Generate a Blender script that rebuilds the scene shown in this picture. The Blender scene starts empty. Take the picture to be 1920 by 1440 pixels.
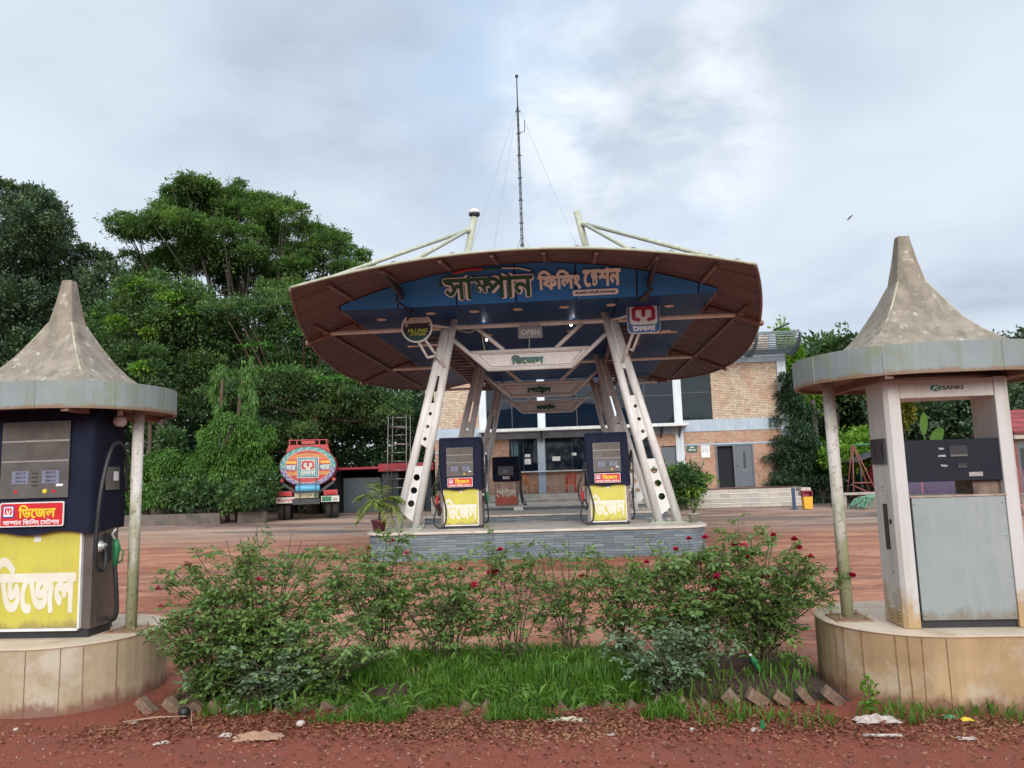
import bpy, math, random
import numpy as np
from mathutils import Vector, Matrix, geometry

sc = bpy.context.scene
COL = sc.collection
R = math.radians
random.seed(7)

# ------------------------------------------------------------------ camera
cam = bpy.data.cameras.new('camera')
camo = bpy.data.objects.new('camera', cam)
COL.objects.link(camo)
cam.sensor_width = 36.0
cam.lens = 36.0 * 1400 / 1920
cam.clip_start = 0.05
cam.clip_end = 3000
_yaw, _pitch, _roll = R(4.33), R(7.0), 0.031
camo.matrix_world = (Matrix.Translation((0, 0, 1.76)) @ Matrix.Rotation(_yaw, 4, 'Z')
                     @ Matrix.Rotation(math.pi / 2 + _pitch, 4, 'X') @ Matrix.Rotation(-_roll, 4, 'Z'))
sc.camera = camo
sc.view_settings.view_transform = 'Standard'
sc.view_settings.look = 'None'
sc.view_settings.exposure = 0.36
sc.view_settings.gamma = 1.0

# ------------------------------------------------------------------ sun and sky
SUN_EL, SUN_AZ = R(23), R(170)      # azimuth measured clockwise from +Y
sun = bpy.data.lights.new('sun', 'SUN')
sun.energy = 2.0
sun.angle = R(26)
sun.color = (1.0, 0.95, 0.88)
suno = bpy.data.objects.new('sun', sun)
COL.objects.link(suno)
_d = Vector((math.sin(SUN_AZ) * math.cos(SUN_EL), math.cos(SUN_AZ) * math.cos(SUN_EL), math.sin(SUN_EL)))
suno.rotation_euler = _d.to_track_quat('Z', 'Y').to_euler()


class NT:
    """small helper for node trees"""
    def __init__(s, tree):
        s.t = tree
        tree.nodes.clear()

    def n(s, typ, **kw):
        nd = s.t.nodes.new(typ)
        for k, v in kw.items():
            setattr(nd, k, v)
        return nd

    def l(s, a, b):
        s.t.links.new(a, b)

    def setin(s, sock, v):
        if hasattr(v, 'is_output') or isinstance(v, bpy.types.NodeSocket):
            s.l(v, sock)
        else:
            if sock.type == 'RGBA' and len(v) == 3:
                v = (*v, 1)
            sock.default_value = v

    def math(s, op, a, b=0.0, clamp=False):
        nd = s.n('ShaderNodeMath', operation=op, use_clamp=clamp)
        s.setin(nd.inputs[0], a)
        s.setin(nd.inputs[1], b)
        return nd.outputs[0]

    def vmath(s, op, a, b=(0, 0, 0)):
        nd = s.n('ShaderNodeVectorMath', operation=op)
        s.setin(nd.inputs[0], a)
        s.setin(nd.inputs[1], b)
        return nd.outputs['Value' if op in ('DOT_PRODUCT', 'LENGTH') else 'Vector']

    def mix(s, f, a, b, mode='MIX'):
        nd = s.n('ShaderNodeMix', data_type='RGBA', blend_type=mode)
        s.setin(nd.inputs[0], f)
        s.setin(nd.inputs[6], a)
        s.setin(nd.inputs[7], b)
        return nd.outputs[2]

    def ramp(s, f, stops, interp='LINEAR'):
        nd = s.n('ShaderNodeValToRGB')
        cr = nd.color_ramp
        cr.interpolation = interp
        while len(cr.elements) < len(stops):
            cr.elements.new(0.5)
        for e, (p, c) in zip(cr.elements, stops):
            e.position = p
            e.color = (c, c, c, 1) if isinstance(c, (int, float)) else (*c, 1)
        s.setin(nd.inputs[0], f)
        return nd.outputs[0]

    def noise(s, vec, scale, detail=4.0, rough=0.55, dist=0.0):
        nd = s.n('ShaderNodeTexNoise')
        s.l(vec, nd.inputs['Vector'])
        nd.inputs['Scale'].default_value = scale
        nd.inputs['Detail'].default_value = detail
        nd.inputs['Roughness'].default_value = rough
        nd.inputs['Distortion'].default_value = dist
        return nd.outputs[0]

    def mapping(s, vec, scale=(1, 1, 1), rot=(0, 0, 0), loc=(0, 0, 0)):
        nd = s.n('ShaderNodeMapping')
        s.l(vec, nd.inputs[0])
        nd.inputs['Scale'].default_value = scale
        nd.inputs['Rotation'].default_value = rot
        nd.inputs['Location'].default_value = loc
        return nd.outputs[0]


world = bpy.data.worlds.new('World')
sc.world = world
world.use_nodes = True
t = NT(world.node_tree)
tc = t.n('ShaderNodeTexCoord')
sep = t.n('ShaderNodeSeparateXYZ')
t.l(tc.outputs['Generated'], sep.inputs[0])
zz = t.math('MAXIMUM', sep.outputs[2], 0.0)
den = t.math('ADD', zz, 0.22)
cx = t.math('DIVIDE', sep.outputs[0], den)
cy = t.math('DIVIDE', sep.outputs[1], den)
cmb = t.n('ShaderNodeCombineXYZ')
t.l(cx, cmb.inputs[0])
t.l(cy, cmb.inputs[1])
pl = t.mapping(cmb.outputs[0], rot=(0, 0, R(28)), scale=(1.0, 1.35, 1.0), loc=(3.1, 1.7, 0))
n1 = t.noise(pl, 1.15, 5, 0.48, 0.2)
n2 = t.noise(t.mapping(cmb.outputs[0], scale=(1.0, 1.1, 1), loc=(1.3, 0.4, 0)), 2.6, 5, 0.5, 0.1)
n3 = t.noise(t.mapping(cmb.outputs[0], loc=(9, 4, 2)), 1.7, 5, 0.5, 0.2)
sky = t.n('ShaderNodeTexSky', sky_type='NISHITA')
sky.sun_disc = False
sky.sun_elevation = SUN_EL
sky.sun_rotation = SUN_AZ
blue = t.vmath('MULTIPLY', sky.outputs[0], (0.10, 0.10, 0.10))
# grey / white cloud deck
deck = t.ramp(n1, [(0.31, (0.41, 0.47, 0.56)), (0.47, (0.53, 0.595, 0.685)), (0.67, (0.64, 0.705, 0.79))])
deck = t.mix(t.ramp(n2, [(0.44, 0.0), (0.70, 0.65)]), deck, (0.645, 0.71, 0.795))
# brighter, thinner part of the deck ahead of the camera
def _dir(px, py):
    v = camo.matrix_world.to_3x3() @ Vector(((px - 960) / 1400, (720 - py) / 1400, -1))
    return v.normalized()
dt = t.vmath('DOT_PRODUCT', tc.outputs['Generated'], tuple(_dir(1190, 215)))
dt2 = t.vmath('DOT_PRODUCT', tc.outputs['Generated'], tuple(_dir(1080, 90)))
glow = t.ramp(dt, [(0.974, 0.0), (0.996, 1.0)], 'EASE')
glow2 = t.ramp(dt2, [(0.945, 0.0), (0.995, 1.0)], 'EASE')
gap = t.math('MULTIPLY', t.ramp(n3, [(0.44, 0.0), (0.64, 0.8)]), glow2)
pale = t.mix(0.85, blue, (0.46, 0.63, 0.84))
deck = t.mix(t.math('MULTIPLY', gap, 0.9), deck, pale)
puff = t.math('MULTIPLY', t.ramp(t.noise(t.mapping(cmb.outputs[0], scale=(1.0, 1.0, 1), loc=(0.2, 2.4, 0)), 3.6, 6, 0.55, 0.2), [(0.42, 0.0), (0.60, 1.0)]), glow)
deck = t.mix(t.math('MULTIPLY', puff, 0.75), deck, (0.84, 0.88, 0.93))
deck = t.mix(0.93, blue, deck)
# overcast skies are brighter towards the zenith
lift = t.ramp(zz, [(0.0, 0.97), (0.56, 1.0), (0.75, 1.6), (1.0, 2.3)])
final = t.mix(1.0, deck, lift, 'MULTIPLY')
# the cloud is thinner and brighter round the hidden sun, behind the camera
sd_ = t.vmath('DOT_PRODUCT', tc.outputs['Generated'], tuple(_d))
final = t.vmath('SCALE', final)
_sc = final.node
t.l(t.math('ADD', 1.0, t.math('MULTIPLY', t.ramp(sd_, [(0.55, 0.0), (0.97, 1.0)], 'EASE'), 1.0)), _sc.inputs['Scale'])
bg = t.n('ShaderNodeBackground')
t.l(final, bg.inputs[0])
bg.inputs[1].default_value = 1.0
wo = t.n('ShaderNodeOutputWorld')
t.l(bg.outputs[0], wo.inputs[0])

# ------------------------------------------------------------------ materials
def pbsdf(name):
    m = bpy.data.materials.new(name)
    m.use_nodes = True
    t = NT(m.node_tree)
    b = t.n('ShaderNodeBsdfPrincipled')
    o = t.n('ShaderNodeOutputMaterial')
    t.l(b.outputs[0], o.inputs[0])
    tc = t.n('ShaderNodeTexCoord')
    return m, t, b, tc.outputs['Object'], o


def addbump(t, b, h, strength, dist=0.02):
    bp = t.n('ShaderNodeBump')
    bp.inputs['Strength'].default_value = strength
    bp.inputs['Distance'].default_value = dist
    t.l(h, bp.inputs['Height'])
    t.l(bp.outputs[0], b.inputs['Normal'])


def mat(name, c, c2=None, rough=0.7, metal=0.0, scale=6.0, streak=None, streak_amt=0.6, grime=None,
        grime_scale=3.0, grime_amt=0.7, grime_th=0.55, bump=0.0, bscale=40.0, spec=0.5, stretch=(1, 1, 1), coat=0.0, trans=0.0, splash=None):
    m, t, b, oc, o = pbsdf(name)
    c2 = c2 or tuple(x * 0.78 for x in c)
    n = t.noise(t.mapping(oc, stretch), scale, 5, 0.6)
    col = t.mix(t.ramp(n, [(0.35, 0.0), (0.68, 1.0)]), c, c2)
    if streak:
        sn = t.noise(t.mapping(oc, (9, 9, 0.7)), 1.0, 5, 0.65)
        col = t.mix(t.math('MULTIPLY', t.ramp(sn, [(0.48, 0.0), (0.68, 1.0)]), streak_amt), col, streak)
    if grime:
        gn = t.noise(t.mapping(oc, loc=(3.3, 8.1, 1.2)), grime_scale, 7, 0.68)
        col = t.mix(t.math('MULTIPLY', t.ramp(gn, [(grime_th, 0.0), (grime_th + 0.13, 1.0)]), grime_amt), col, grime)
    if splash:
        sc_, h_, z0_ = splash          # mud or rust that has crept up from the foot
        s = t.n('ShaderNodeSeparateXYZ')
        t.l(oc, s.inputs[0])
        hh = t.math('DIVIDE', t.math('SUBTRACT', z0_ + h_, s.outputs[2]), h_)
        sn = t.noise(t.mapping(oc, (1, 1, 0.5), loc=(1.3, 4.4, 0)), 9, 6, 0.7)
        col = t.mix(t.math('MULTIPLY', t.ramp(t.math('ADD', t.math('MULTIPLY', hh, 0.55), t.math('SUBTRACT', sn, 0.3)), [(0.35, 0.0), (0.62, 1.0)]), 0.85), col, sc_)
    t.l(col, b.inputs['Base Color'])
    rn = t.math('ADD', t.math('MULTIPLY', n, 0.25), rough - 0.12)
    t.l(rn, b.inputs['Roughness'])
    b.inputs['Metallic'].default_value = metal
    b.inputs['Specular IOR Level'].default_value = spec
    b.inputs['Coat Weight'].default_value = coat
    if trans:
        b.inputs['Transmission Weight'].default_value = trans
    if bump:
        addbump(t, b, t.noise(oc, bscale, 6, 0.7), bump)
    return m


def brickmat(name, c1, c2, mortar, bw=0.25, rh=0.075, ms=0.012, stain=None, bump=0.5, stain_th=0.55, patch=None):
    m, t, b, oc, o = pbsdf(name)
    s = t.n('ShaderNodeSeparateXYZ')
    t.l(oc, s.inputs[0])
    cb = t.n('ShaderNodeCombineXYZ')
    t.l(t.math('ADD', s.outputs[0], s.outputs[1]), cb.inputs[0])
    t.l(s.outputs[2], cb.inputs[1])
    br = t.n('ShaderNodeTexBrick')
    t.l(cb.outputs[0], br.inputs['Vector'])
    br.inputs['Scale'].default_value = 1.0
    br.inputs['Mortar Size'].default_value = ms
    br.inputs['Mortar Smooth'].default_value = 0.3
    br.inputs['Brick Width'].default_value = bw
    br.inputs['Row Height'].default_value = rh
    br.inputs['Color1'].default_value = (*c1, 1)
    br.inputs['Color2'].default_value = (*c2, 1)
    br.inputs['Mortar'].default_value = (*mortar, 1)
    br.inputs['Bias'].default_value = -0.15
    col = br.outputs[0]
    # per-brick tint from a coarse cell lookup
    wn = t.n('ShaderNodeTexWhiteNoise', noise_dimensions='2D')
    fl = t.n('ShaderNodeCombineXYZ')
    t.l(t.math('FLOOR', t.math('DIVIDE', t.math('ADD', s.outputs[0], s.outputs[1]), bw * 0.5)), fl.inputs[0])
    t.l(t.math('FLOOR', t.math('DIVIDE', s.outputs[2], rh)), fl.inputs[1])
    t.l(fl.outputs[0], wn.inputs['Vector'])
    col = t.mix(0.45, col, t.ramp(wn.outputs[0], [(0.0, 0.62), (1.0, 1.25)]), 'MULTIPLY')
    pn = t.noise(oc, 1.1, 5, 0.6)
    if patch:
        col = t.mix(t.math('MULTIPLY', t.ramp(pn, [(0.48, 0.0), (0.62, 1.0)]), 0.6), col, t.mix(0.8, col, patch, 'MULTIPLY'))
    if stain:
        sn = t.noise(t.mapping(oc, (2.2, 2.2, 0.35)), 1.0, 6, 0.7)
        col = t.mix(t.math('MULTIPLY', t.ramp(sn, [(stain_th, 0.0), (stain_th + 0.16, 1.0)]), 0.65), col, stain)
    t.l(col, b.inputs['Base Color'])
    b.inputs['Roughness'].default_value = 0.85
    addbump(t, b, t.math('SUBTRACT', t.noise(oc, 60, 3), t.math('MULTIPLY', br.outputs[1], 1.2)), bump, 0.01)
    return m


def leafmat(name, c1, c2, tip=None, tr=0.35, rough=0.55, hue=None):
    """leaves: per-leaf random tint, part of the light comes through"""
    m = bpy.data.materials.new(name)
    m.use_nodes = True
    t = NT(m.node_tree)
    g = t.n('ShaderNodeNewGeometry')
    rp = g.outputs['Random Per Island']
    col = t.mix(rp, c1, c2)
    if tip:
        tcn = t.n('ShaderNodeTexCoord')
        pn = t.noise(tcn.outputs['Object'], 0.9, 2, 0.5)
        f = t.math('MULTIPLY', t.ramp(pn, [(0.52, 0.0), (0.66, 1.0)]), t.math('ADD', t.math('MULTIPLY', rp, 0.6), 0.25))
        col = t.mix(f, col, tip)
    d = t.n('ShaderNodeBsdfPrincipled')
    t.l(col, d.inputs['Base Color'])
    d.inputs['Roughness'].default_value = rough
    d.inputs['Specular IOR Level'].default_value = 0.35
    tr_ = t.n('ShaderNodeBsdfTranslucent')
    t.l(t.mix(1.0, col, (1.0, 1.15, 0.5), 'MULTIPLY'), tr_.inputs[0])
    mx = t.n('ShaderNodeMixShader')
    mx.inputs[0].default_value = tr
    t.l(d.outputs[0], mx.inputs[1])
    t.l(tr_.outputs[0], mx.inputs[2])
    o = t.n('ShaderNodeOutputMaterial')
    t.l(mx.outputs[0], o.inputs[0])
    return m


def emit(name, c, s):
    m, t, b, oc, o = pbsdf(name)
    b.inputs['Base Color'].default_value = (*c, 1)
    b.inputs['Emission Color'].default_value = (*c, 1)
    b.inputs['Emission Strength'].default_value = s
    return m


# ------------------------------------------------------------------ mesh builder
def flat_M(x, y, z):
    """places a drawing (x right, y up, z towards the viewer) on a wall that faces -Y"""
    return Matrix(((1, 0, 0, x), (0, 0, -1, y), (0, 1, 0, z), (0, 0, 0, 1)))


def side_M(x, y, z):
    """same on a wall that faces +X"""
    return Matrix(((0, 0, 1, x), (1, 0, 0, y), (0, 1, 0, z), (0, 0, 0, 1)))


def sideL_M(x, y, z):
    """same on a wall that faces -X"""
    return Matrix(((0, 0, -1, x), (-1, 0, 0, y), (0, 1, 0, z), (0, 0, 0, 1)))


_glyph_cache = {}


def bn(txt):
    """Bengali in the order in which its glyphs stand (no shaping engine here)"""
    out = []
    cons = lambda ch: '\u0995' <= ch <= '\u09b9' or ch in '\u09dc\u09dd\u09df'
    i = 0
    cl = []                                   # current consonant cluster
    start = 0
    for ch in txt:
        if cons(ch):
            if not (out and out[-1] == '\u09cd'):
                start = len(out)
            out.append(ch)
        elif ch in '\u09bf\u09c7\u09c8':
            out.insert(start, ch)
        elif ch == '\u09cb':
            out.insert(start, '\u09c7')
            out.append('\u09be')
        else:
            out.append(ch)
    return ''.join(out).replace('\u09cd', '')


def text_contours(body, bold=0.0):
    body = bn(body)
    key = (body, bold)
    if key in _glyph_cache:
        return _glyph_cache[key]
    cu = bpy.data.curves.new('lettering_curve', 'FONT')
    cu.body = body
    cu.size = 1.0
    cu.fill_mode = 'NONE'
    cu.resolution_u = 3
    ob = bpy.data.objects.new('lettering_curve', cu)
    me = bpy.data.meshes.new_from_object(ob)
    nxt = {e.vertices[0]: e.vertices[1] for e in me.edges}
    P = [tuple(v.co[:2]) for v in me.vertices]
    loops, seen = [], set()
    adj = {}
    for e in me.edges:
        a, b = e.vertices
        adj.setdefault(a, []).append(b)
        adj.setdefault(b, []).append(a)
    for st in range(len(P)):
        if st in seen or st not in adj:
            continue
        comp, stack = [], [st]
        cs = set()
        while stack:
            q = stack.pop()
            if q in cs:
                continue
            cs.add(q)
            stack.extend(adj[q])
        seen |= cs
        ids = sorted(cs)           # curve points come out in order, so the index order is the contour order
        loops.append([P[i] for i in ids])
    if bold > 0 and loops:
        # thicken: the outline itself becomes a band of width 2 * bold that is joined to the area
        area = sum(l[i][0] * l[(i + 1) % len(l)][1] - l[(i + 1) % len(l)][0] * l[i][1] for l in loops for i in range(len(l)))
        band = []
        for l in loops:
            for i in range(len(l)):
                p, q, o = l[i], l[(i + 1) % len(l)], l[i - 1]
                dx, dy = q[0] - p[0], q[1] - p[1]
                L = math.hypot(dx, dy)
                if L < 1e-6:
                    continue
                ox, oy = -dy / L * bold, dx / L * bold
                band.append([(p[0] - ox, p[1] - oy), (q[0] - ox, q[1] - oy), (q[0] + ox, q[1] + oy), (p[0] + ox, p[1] + oy)])
                band.append([(p[0] + bold * math.cos(a * math.pi / 4), p[1] + bold * math.sin(a * math.pi / 4)) for a in range(8)])
        if area < 0:
            band = [b[::-1] for b in band]
        loops = loops + band
    bpy.data.objects.remove(ob)
    bpy.data.curves.remove(cu)
    bpy.data.meshes.remove(me)
    _glyph_cache[key] = loops
    return loops


def fill_contours(loops, tol=1e-5, evenodd=False):
    """triangles of the non-zero winding area of closed contours"""
    V, E = [], []
    for lp in loops:
        b = len(V)
        V += [Vector(p) for p in lp]
        E += [(b + i, b + (i + 1) % len(lp)) for i in range(len(lp))]
    vs, es, fs, *_ = geometry.delaunay_2d_cdt(V, E, [], 0, tol)
    vs = np.array([tuple(v) for v in vs])
    fs = np.array([tuple(f) for f in fs if len(f) == 3])
    if not len(fs):
        return vs, []
    c = vs[fs].mean(axis=1)
    w = np.zeros(len(c), int)
    order = np.argsort(c[:, 0])
    cs = c[order, 0]
    for lp in loops:
        a = np.array(lp)
        lo, hi = np.searchsorted(cs, a[:, 0].min()), np.searchsorted(cs, a[:, 0].max())
        k = order[lo:hi]
        k = k[(c[k, 1] >= a[:, 1].min()) & (c[k, 1] <= a[:, 1].max())]
        if not len(k):
            continue
        b = np.roll(a, -1, 0)
        px, py = c[k, 0][:, None], c[k, 1][:, None]
        x0, y0, x1, y1 = a[:, 0], a[:, 1], b[:, 0], b[:, 1]
        cr = (x1 - x0) * (py - y0) - (px - x0) * (y1 - y0)
        w[k] += (((y0 <= py) & (y1 > py) & (cr > 0)).astype(int) - ((y0 > py) & (y1 <= py) & (cr < 0)).astype(int)).sum(1)
    keep = (w % 2 != 0) if evenodd else (w != 0)
    return vs, [tuple(int(i) for i in f) for f in fs[keep]]


class MB:
    def __init__(s):
        s.v, s.f, s.m, s.s = [], [], [], []

    def add(s, vs, fs, mi=0, smooth=False):
        b = len(s.v)
        s.v += [tuple(v) for v in vs]
        for f in fs:
            s.f.append(tuple(i + b for i in f))
            s.m.append(mi)
            s.s.append(smooth)
        return s

    def box(s, x0, x1, y0, y1, z0, z1, mi=0):
        v = [(x0, y0, z0), (x1, y0, z0), (x1, y1, z0), (x0, y1, z0), (x0, y0, z1), (x1, y0, z1), (x1, y1, z1), (x0, y1, z1)]
        return s.add(v, [(0, 3, 2, 1), (4, 5, 6, 7), (0, 1, 5, 4), (1, 2, 6, 5), (2, 3, 7, 6), (3, 0, 4, 7)], mi)

    def obox(s, M, sx, sy, sz, mi=0):
        v = [M @ Vector((x * sx / 2, y * sy / 2, z * sz / 2)) for z in (-1, 1) for x, y in ((-1, -1), (1, -1), (1, 1), (-1, 1))]
        return s.add(v, [(0, 3, 2, 1), (4, 5, 6, 7), (0, 1, 5, 4), (1, 2, 6, 5), (2, 3, 7, 6), (3, 0, 4, 7)], mi)

    def bar(s, p0, p1, w, h, mi=0, up=(0, 0, 1)):
        """rectangular bar between two points"""
        p0, p1 = Vector(p0), Vector(p1)
        d = (p1 - p0)
        L = d.length
        d.normalize()
        u = Vector(up)
        if abs(d.dot(u)) > 0.98:
            u = Vector((0, 1, 0))
        x = d.cross(u).normalized()
        z = x.cross(d)
        M = Matrix((x, d, z)).transposed().to_4x4()
        M.translation = (p0 + p1) / 2
        return s.obox(M, w, L, h, mi)

    def path(s, pts, r, n=8, mi=0, caps=True, closed=False):
        pts = [Vector(p) for p in pts]
        N = len(pts)
        rr = r if isinstance(r, (list, tuple)) else [r] * N
        tang = []
        for i in range(N):
            a = pts[i - 1] if (i or closed) else pts[0]
            b = pts[(i + 1) % N] if (i < N - 1 or closed) else pts[-1]
            d = (b - a)
            tang.append(d.normalized() if d.length > 1e-9 else Vector((0, 0, 1)))
        u = tang[0].orthogonal().normalized()
        vs = []
        for i in range(N):
            u = (u - tang[i] * u.dot(tang[i]))
            u = u.normalized() if u.length > 1e-6 else tang[i].orthogonal().normalized()
            w = tang[i].cross(u)
            for k in range(n):
                a = 2 * math.pi * k / n
                vs.append(pts[i] + (u * math.cos(a) + w * math.sin(a)) * rr[i])
        fs = []
        for i in range(N if closed else N - 1):
            j = (i + 1) % N
            for k in range(n):
                fs.append((i * n + k, i * n + (k + 1) % n, j * n + (k + 1) % n, j * n + k))
        s.add(vs, fs, mi, True)
        if caps and not closed:
            b = len(s.v) - len(vs)
            s.f += [tuple(b + k for k in reversed(range(n))), tuple(b + (N - 1) * n + k for k in range(n))]
            s.m += [mi, mi]
            s.s += [False, False]
        return s

    def tube(s, p0, p1, r, r1=None, n=12, mi=0):
        return s.path([p0, p1], [r, r if r1 is None else r1], n, mi)

    def lathe(s, prof, c=(0, 0, 0), n=24, mi=0, smooth=True, M=None):
        vs, fs = [], []
        for r, z in prof:
            for k in range(n):
                a = 2 * math.pi * k / n
                v = Vector((r * math.cos(a), r * math.sin(a), z))
                vs.append((M @ v) if M else v + Vector(c))
        for i in range(len(prof) - 1):
            for k in range(n):
                fs.append((i * n + k, i * n + (k + 1) % n, (i + 1) * n + (k + 1) % n, (i + 1) * n + k))
        s.add(vs, fs, mi, smooth)
        b = len(s.v) - len(vs)
        if prof[0][0] > 1e-4:
            s.f.append(tuple(b + k for k in reversed(range(n)))); s.m.append(mi); s.s.append(False)
        if prof[-1][0] > 1e-4:
            s.f.append(tuple(b + (len(prof) - 1) * n + k for k in range(n))); s.m.append(mi); s.s.append(False)
        return s

    def ball(s, c, r, mi=0, n=16, sz=1.0):
        pr = [(max(1e-5, r * math.sin(math.pi * i / 10)), -r * sz * math.cos(math.pi * i / 10)) for i in range(11)]
        return s.lathe(pr, c, n, mi)

    def prism(s, poly, M, d, mi=0, d0=0.0):
        """simple polygon drawn in the xy plane of M, from depth d0 to d0+d along its z"""
        a = sum(poly[i][0] * poly[(i + 1) % len(poly)][1] - poly[(i + 1) % len(poly)][0] * poly[i][1] for i in range(len(poly)))
        if a < 0:
            poly = poly[::-1]
        n = len(poly)
        vs = [M @ Vector((x, y, d0)) for x, y in poly] + [M @ Vector((x, y, d0 + d)) for x, y in poly]
        fs = [tuple(reversed(range(n))), tuple(range(n, 2 * n))]
        fs += [(i, (i + 1) % n, n + (i + 1) % n, n + i) for i in range(n)]
        return s.add(vs, fs, mi)

    def region(s, loops, M, d, mi=0, d0=0.0, evenodd=False):
        """area of several contours (holes allowed), extruded"""
        vs, fs = fill_contours(loops, evenodd=evenodd)
        if not fs:
            return s
        n = len(vs)
        W = [M @ Vector((x, y, d0 + d)) for x, y in vs] + [M @ Vector((x, y, d0)) for x, y in vs]
        F = []
        cnt = {}
        for f in fs:
            F.append(f)
            F.append(tuple(n + i for i in reversed(f)))
            for i in range(3):
                cnt[(f[i], f[(i + 1) % 3])] = 1
        for (a, b) in list(cnt):
            if (b, a) not in cnt:
                F.append((b, a, n + a, n + b))
        return s.add(W, F, mi)

    def text(s, pieces, M, w, h=None, d=0.004, mi=0, bold=0.0, d0=0.0, align='C', slant=0.0):
        """pieces: a string, or [(string, scale, dy, kern)]; the line is fitted to width w (and height h), centred on M"""
        if isinstance(pieces, str):
            pieces = [(pieces, 1.0, 0.0, 0.0)]
        loops, x = [], 0.0
        for body, k, dy, kern in pieces:
            ls = text_contours(body, bold)
            if not ls:
                continue
            mn = min(p[0] for l in ls for p in l)
            mx = max(p[0] for l in ls for p in l)
            x += kern
            loops += [[((p[0] - mn) * k + x, p[1] * k + dy) for p in l] for l in ls]
            x += (mx - mn) * k
        xs = [p[0] for l in loops for p in l]
        ys = [p[1] for l in loops for p in l]
        sx = w / (max(xs) - min(xs))
        sy = sx if h is None else h / (max(ys) - min(ys))
        mx, my = (max(xs) + min(xs)) / 2, (max(ys) + min(ys)) / 2
        loops = [[((p[0] - mx) * sx + slant * (p[1] - my) * sy, (p[1] - my) * sy) for p in l] for l in loops]
        return s.region(loops, M, d, mi, d0)

    def stroke(s, pts, w, M, d, mi=0, d0=0.0):
        """thick line (or several lines, as one area) with round joints drawn on the plane of M"""
        loops = []
        r = w / 2
        for line in (pts if isinstance(pts[0][0], (tuple, list)) else [pts]):
            for p in line:
                loops.append([(p[0] + r * math.cos(a * math.pi / 8), p[1] + r * math.sin(a * math.pi / 8)) for a in range(16)])
            for p, q in zip(line, line[1:]):
                dx, dy = q[0] - p[0], q[1] - p[1]
                L = math.hypot(dx, dy) or 1
                ox, oy = -dy / L * r, dx / L * r
                loops.append([(p[0] - ox, p[1] - oy), (q[0] - ox, q[1] - oy), (q[0] + ox, q[1] + oy), (p[0] + ox, p[1] + oy)])
        return s.region(loops, M, d, mi, d0)

    def build(s, name, mats, parent=None, bevel=0.0, solid=0.0):
        me = bpy.data.meshes.new(name)
        off = Vector((0, 0, 0))
        p = parent
        while p:
            off += p.location
            p = p.parent
        me.from_pydata([(v[0] - off.x, v[1] - off.y, v[2] - off.z) for v in s.v], [], s.f)
        mats = mats if isinstance(mats, (list, tuple)) else [mats]
        for m in mats:
            me.materials.append(m)
        me.polygons.foreach_set('material_index', s.m)
        me.polygons.foreach_set('use_smooth', s.s)
        me.update()
        o = bpy.data.objects.new(name, me)
        COL.objects.link(o)
        if parent:
            o.parent = parent
        if bevel:
            b = o.modifiers.new('bevel', 'BEVEL')
            b.width = bevel
            b.segments = 2
            b.limit_method = 'ANGLE'
            b.angle_limit = R(50)
        if solid:
            q = o.modifiers.new('solid', 'SOLIDIFY')
            q.thickness = solid
        return o


def rrect(w, h, r, n=6):
    out = []
    for cx_, cy_, a0 in ((w / 2 - r, h / 2 - r, 0), (-w / 2 + r, h / 2 - r, 90), (-w / 2 + r, -h / 2 + r, 180), (w / 2 - r, -h / 2 + r, 270)):
        for i in range(n + 1):
            a = R(a0 + 90 * i / n)
            out.append((cx_ + r * math.cos(a), cy_ + r * math.sin(a)))
    return out


def circ(cx_, cy_, r, n=24, ry=None):
    ry = ry or r
    return [(cx_ + r * math.cos(2 * math.pi * i / n), cy_ + ry * math.sin(2 * math.pi * i / n)) for i in range(n)]


def tag(o, label, cat, group=None, kind=None):
    o['label'] = label
    o['category'] = cat
    if group:
        o['group'] = group
    if kind:
        o['kind'] = kind
    return o


def thing(name, label, cat, loc=(0, 0, 0), group=None, rz=0.0):
    o = bpy.data.objects.new(name, None)
    o.empty_display_size = 0.2
    COL.objects.link(o)
    o.location = loc
    o.rotation_euler = (0, 0, rz)
    return tag(o, label, cat, group)


def structure(o):
    o['kind'] = 'structure'
    return o


def dup(root, loc, rz=0.0, label=None, scale=None):
    """copy of a thing with its parts and their sub-parts"""
    def cp(o, par):
        c = o.copy()
        COL.objects.link(c)
        if par:
            c.parent = par
        for ch in list(o.children):
            cp(ch, c)
        return c
    r = cp(root, None)
    r.location = loc
    r.rotation_euler = (0, 0, rz)
    if scale:
        r.scale = (scale,) * 3 if isinstance(scale, (int, float)) else scale
    if label:
        r['label'] = label
    return r


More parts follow.
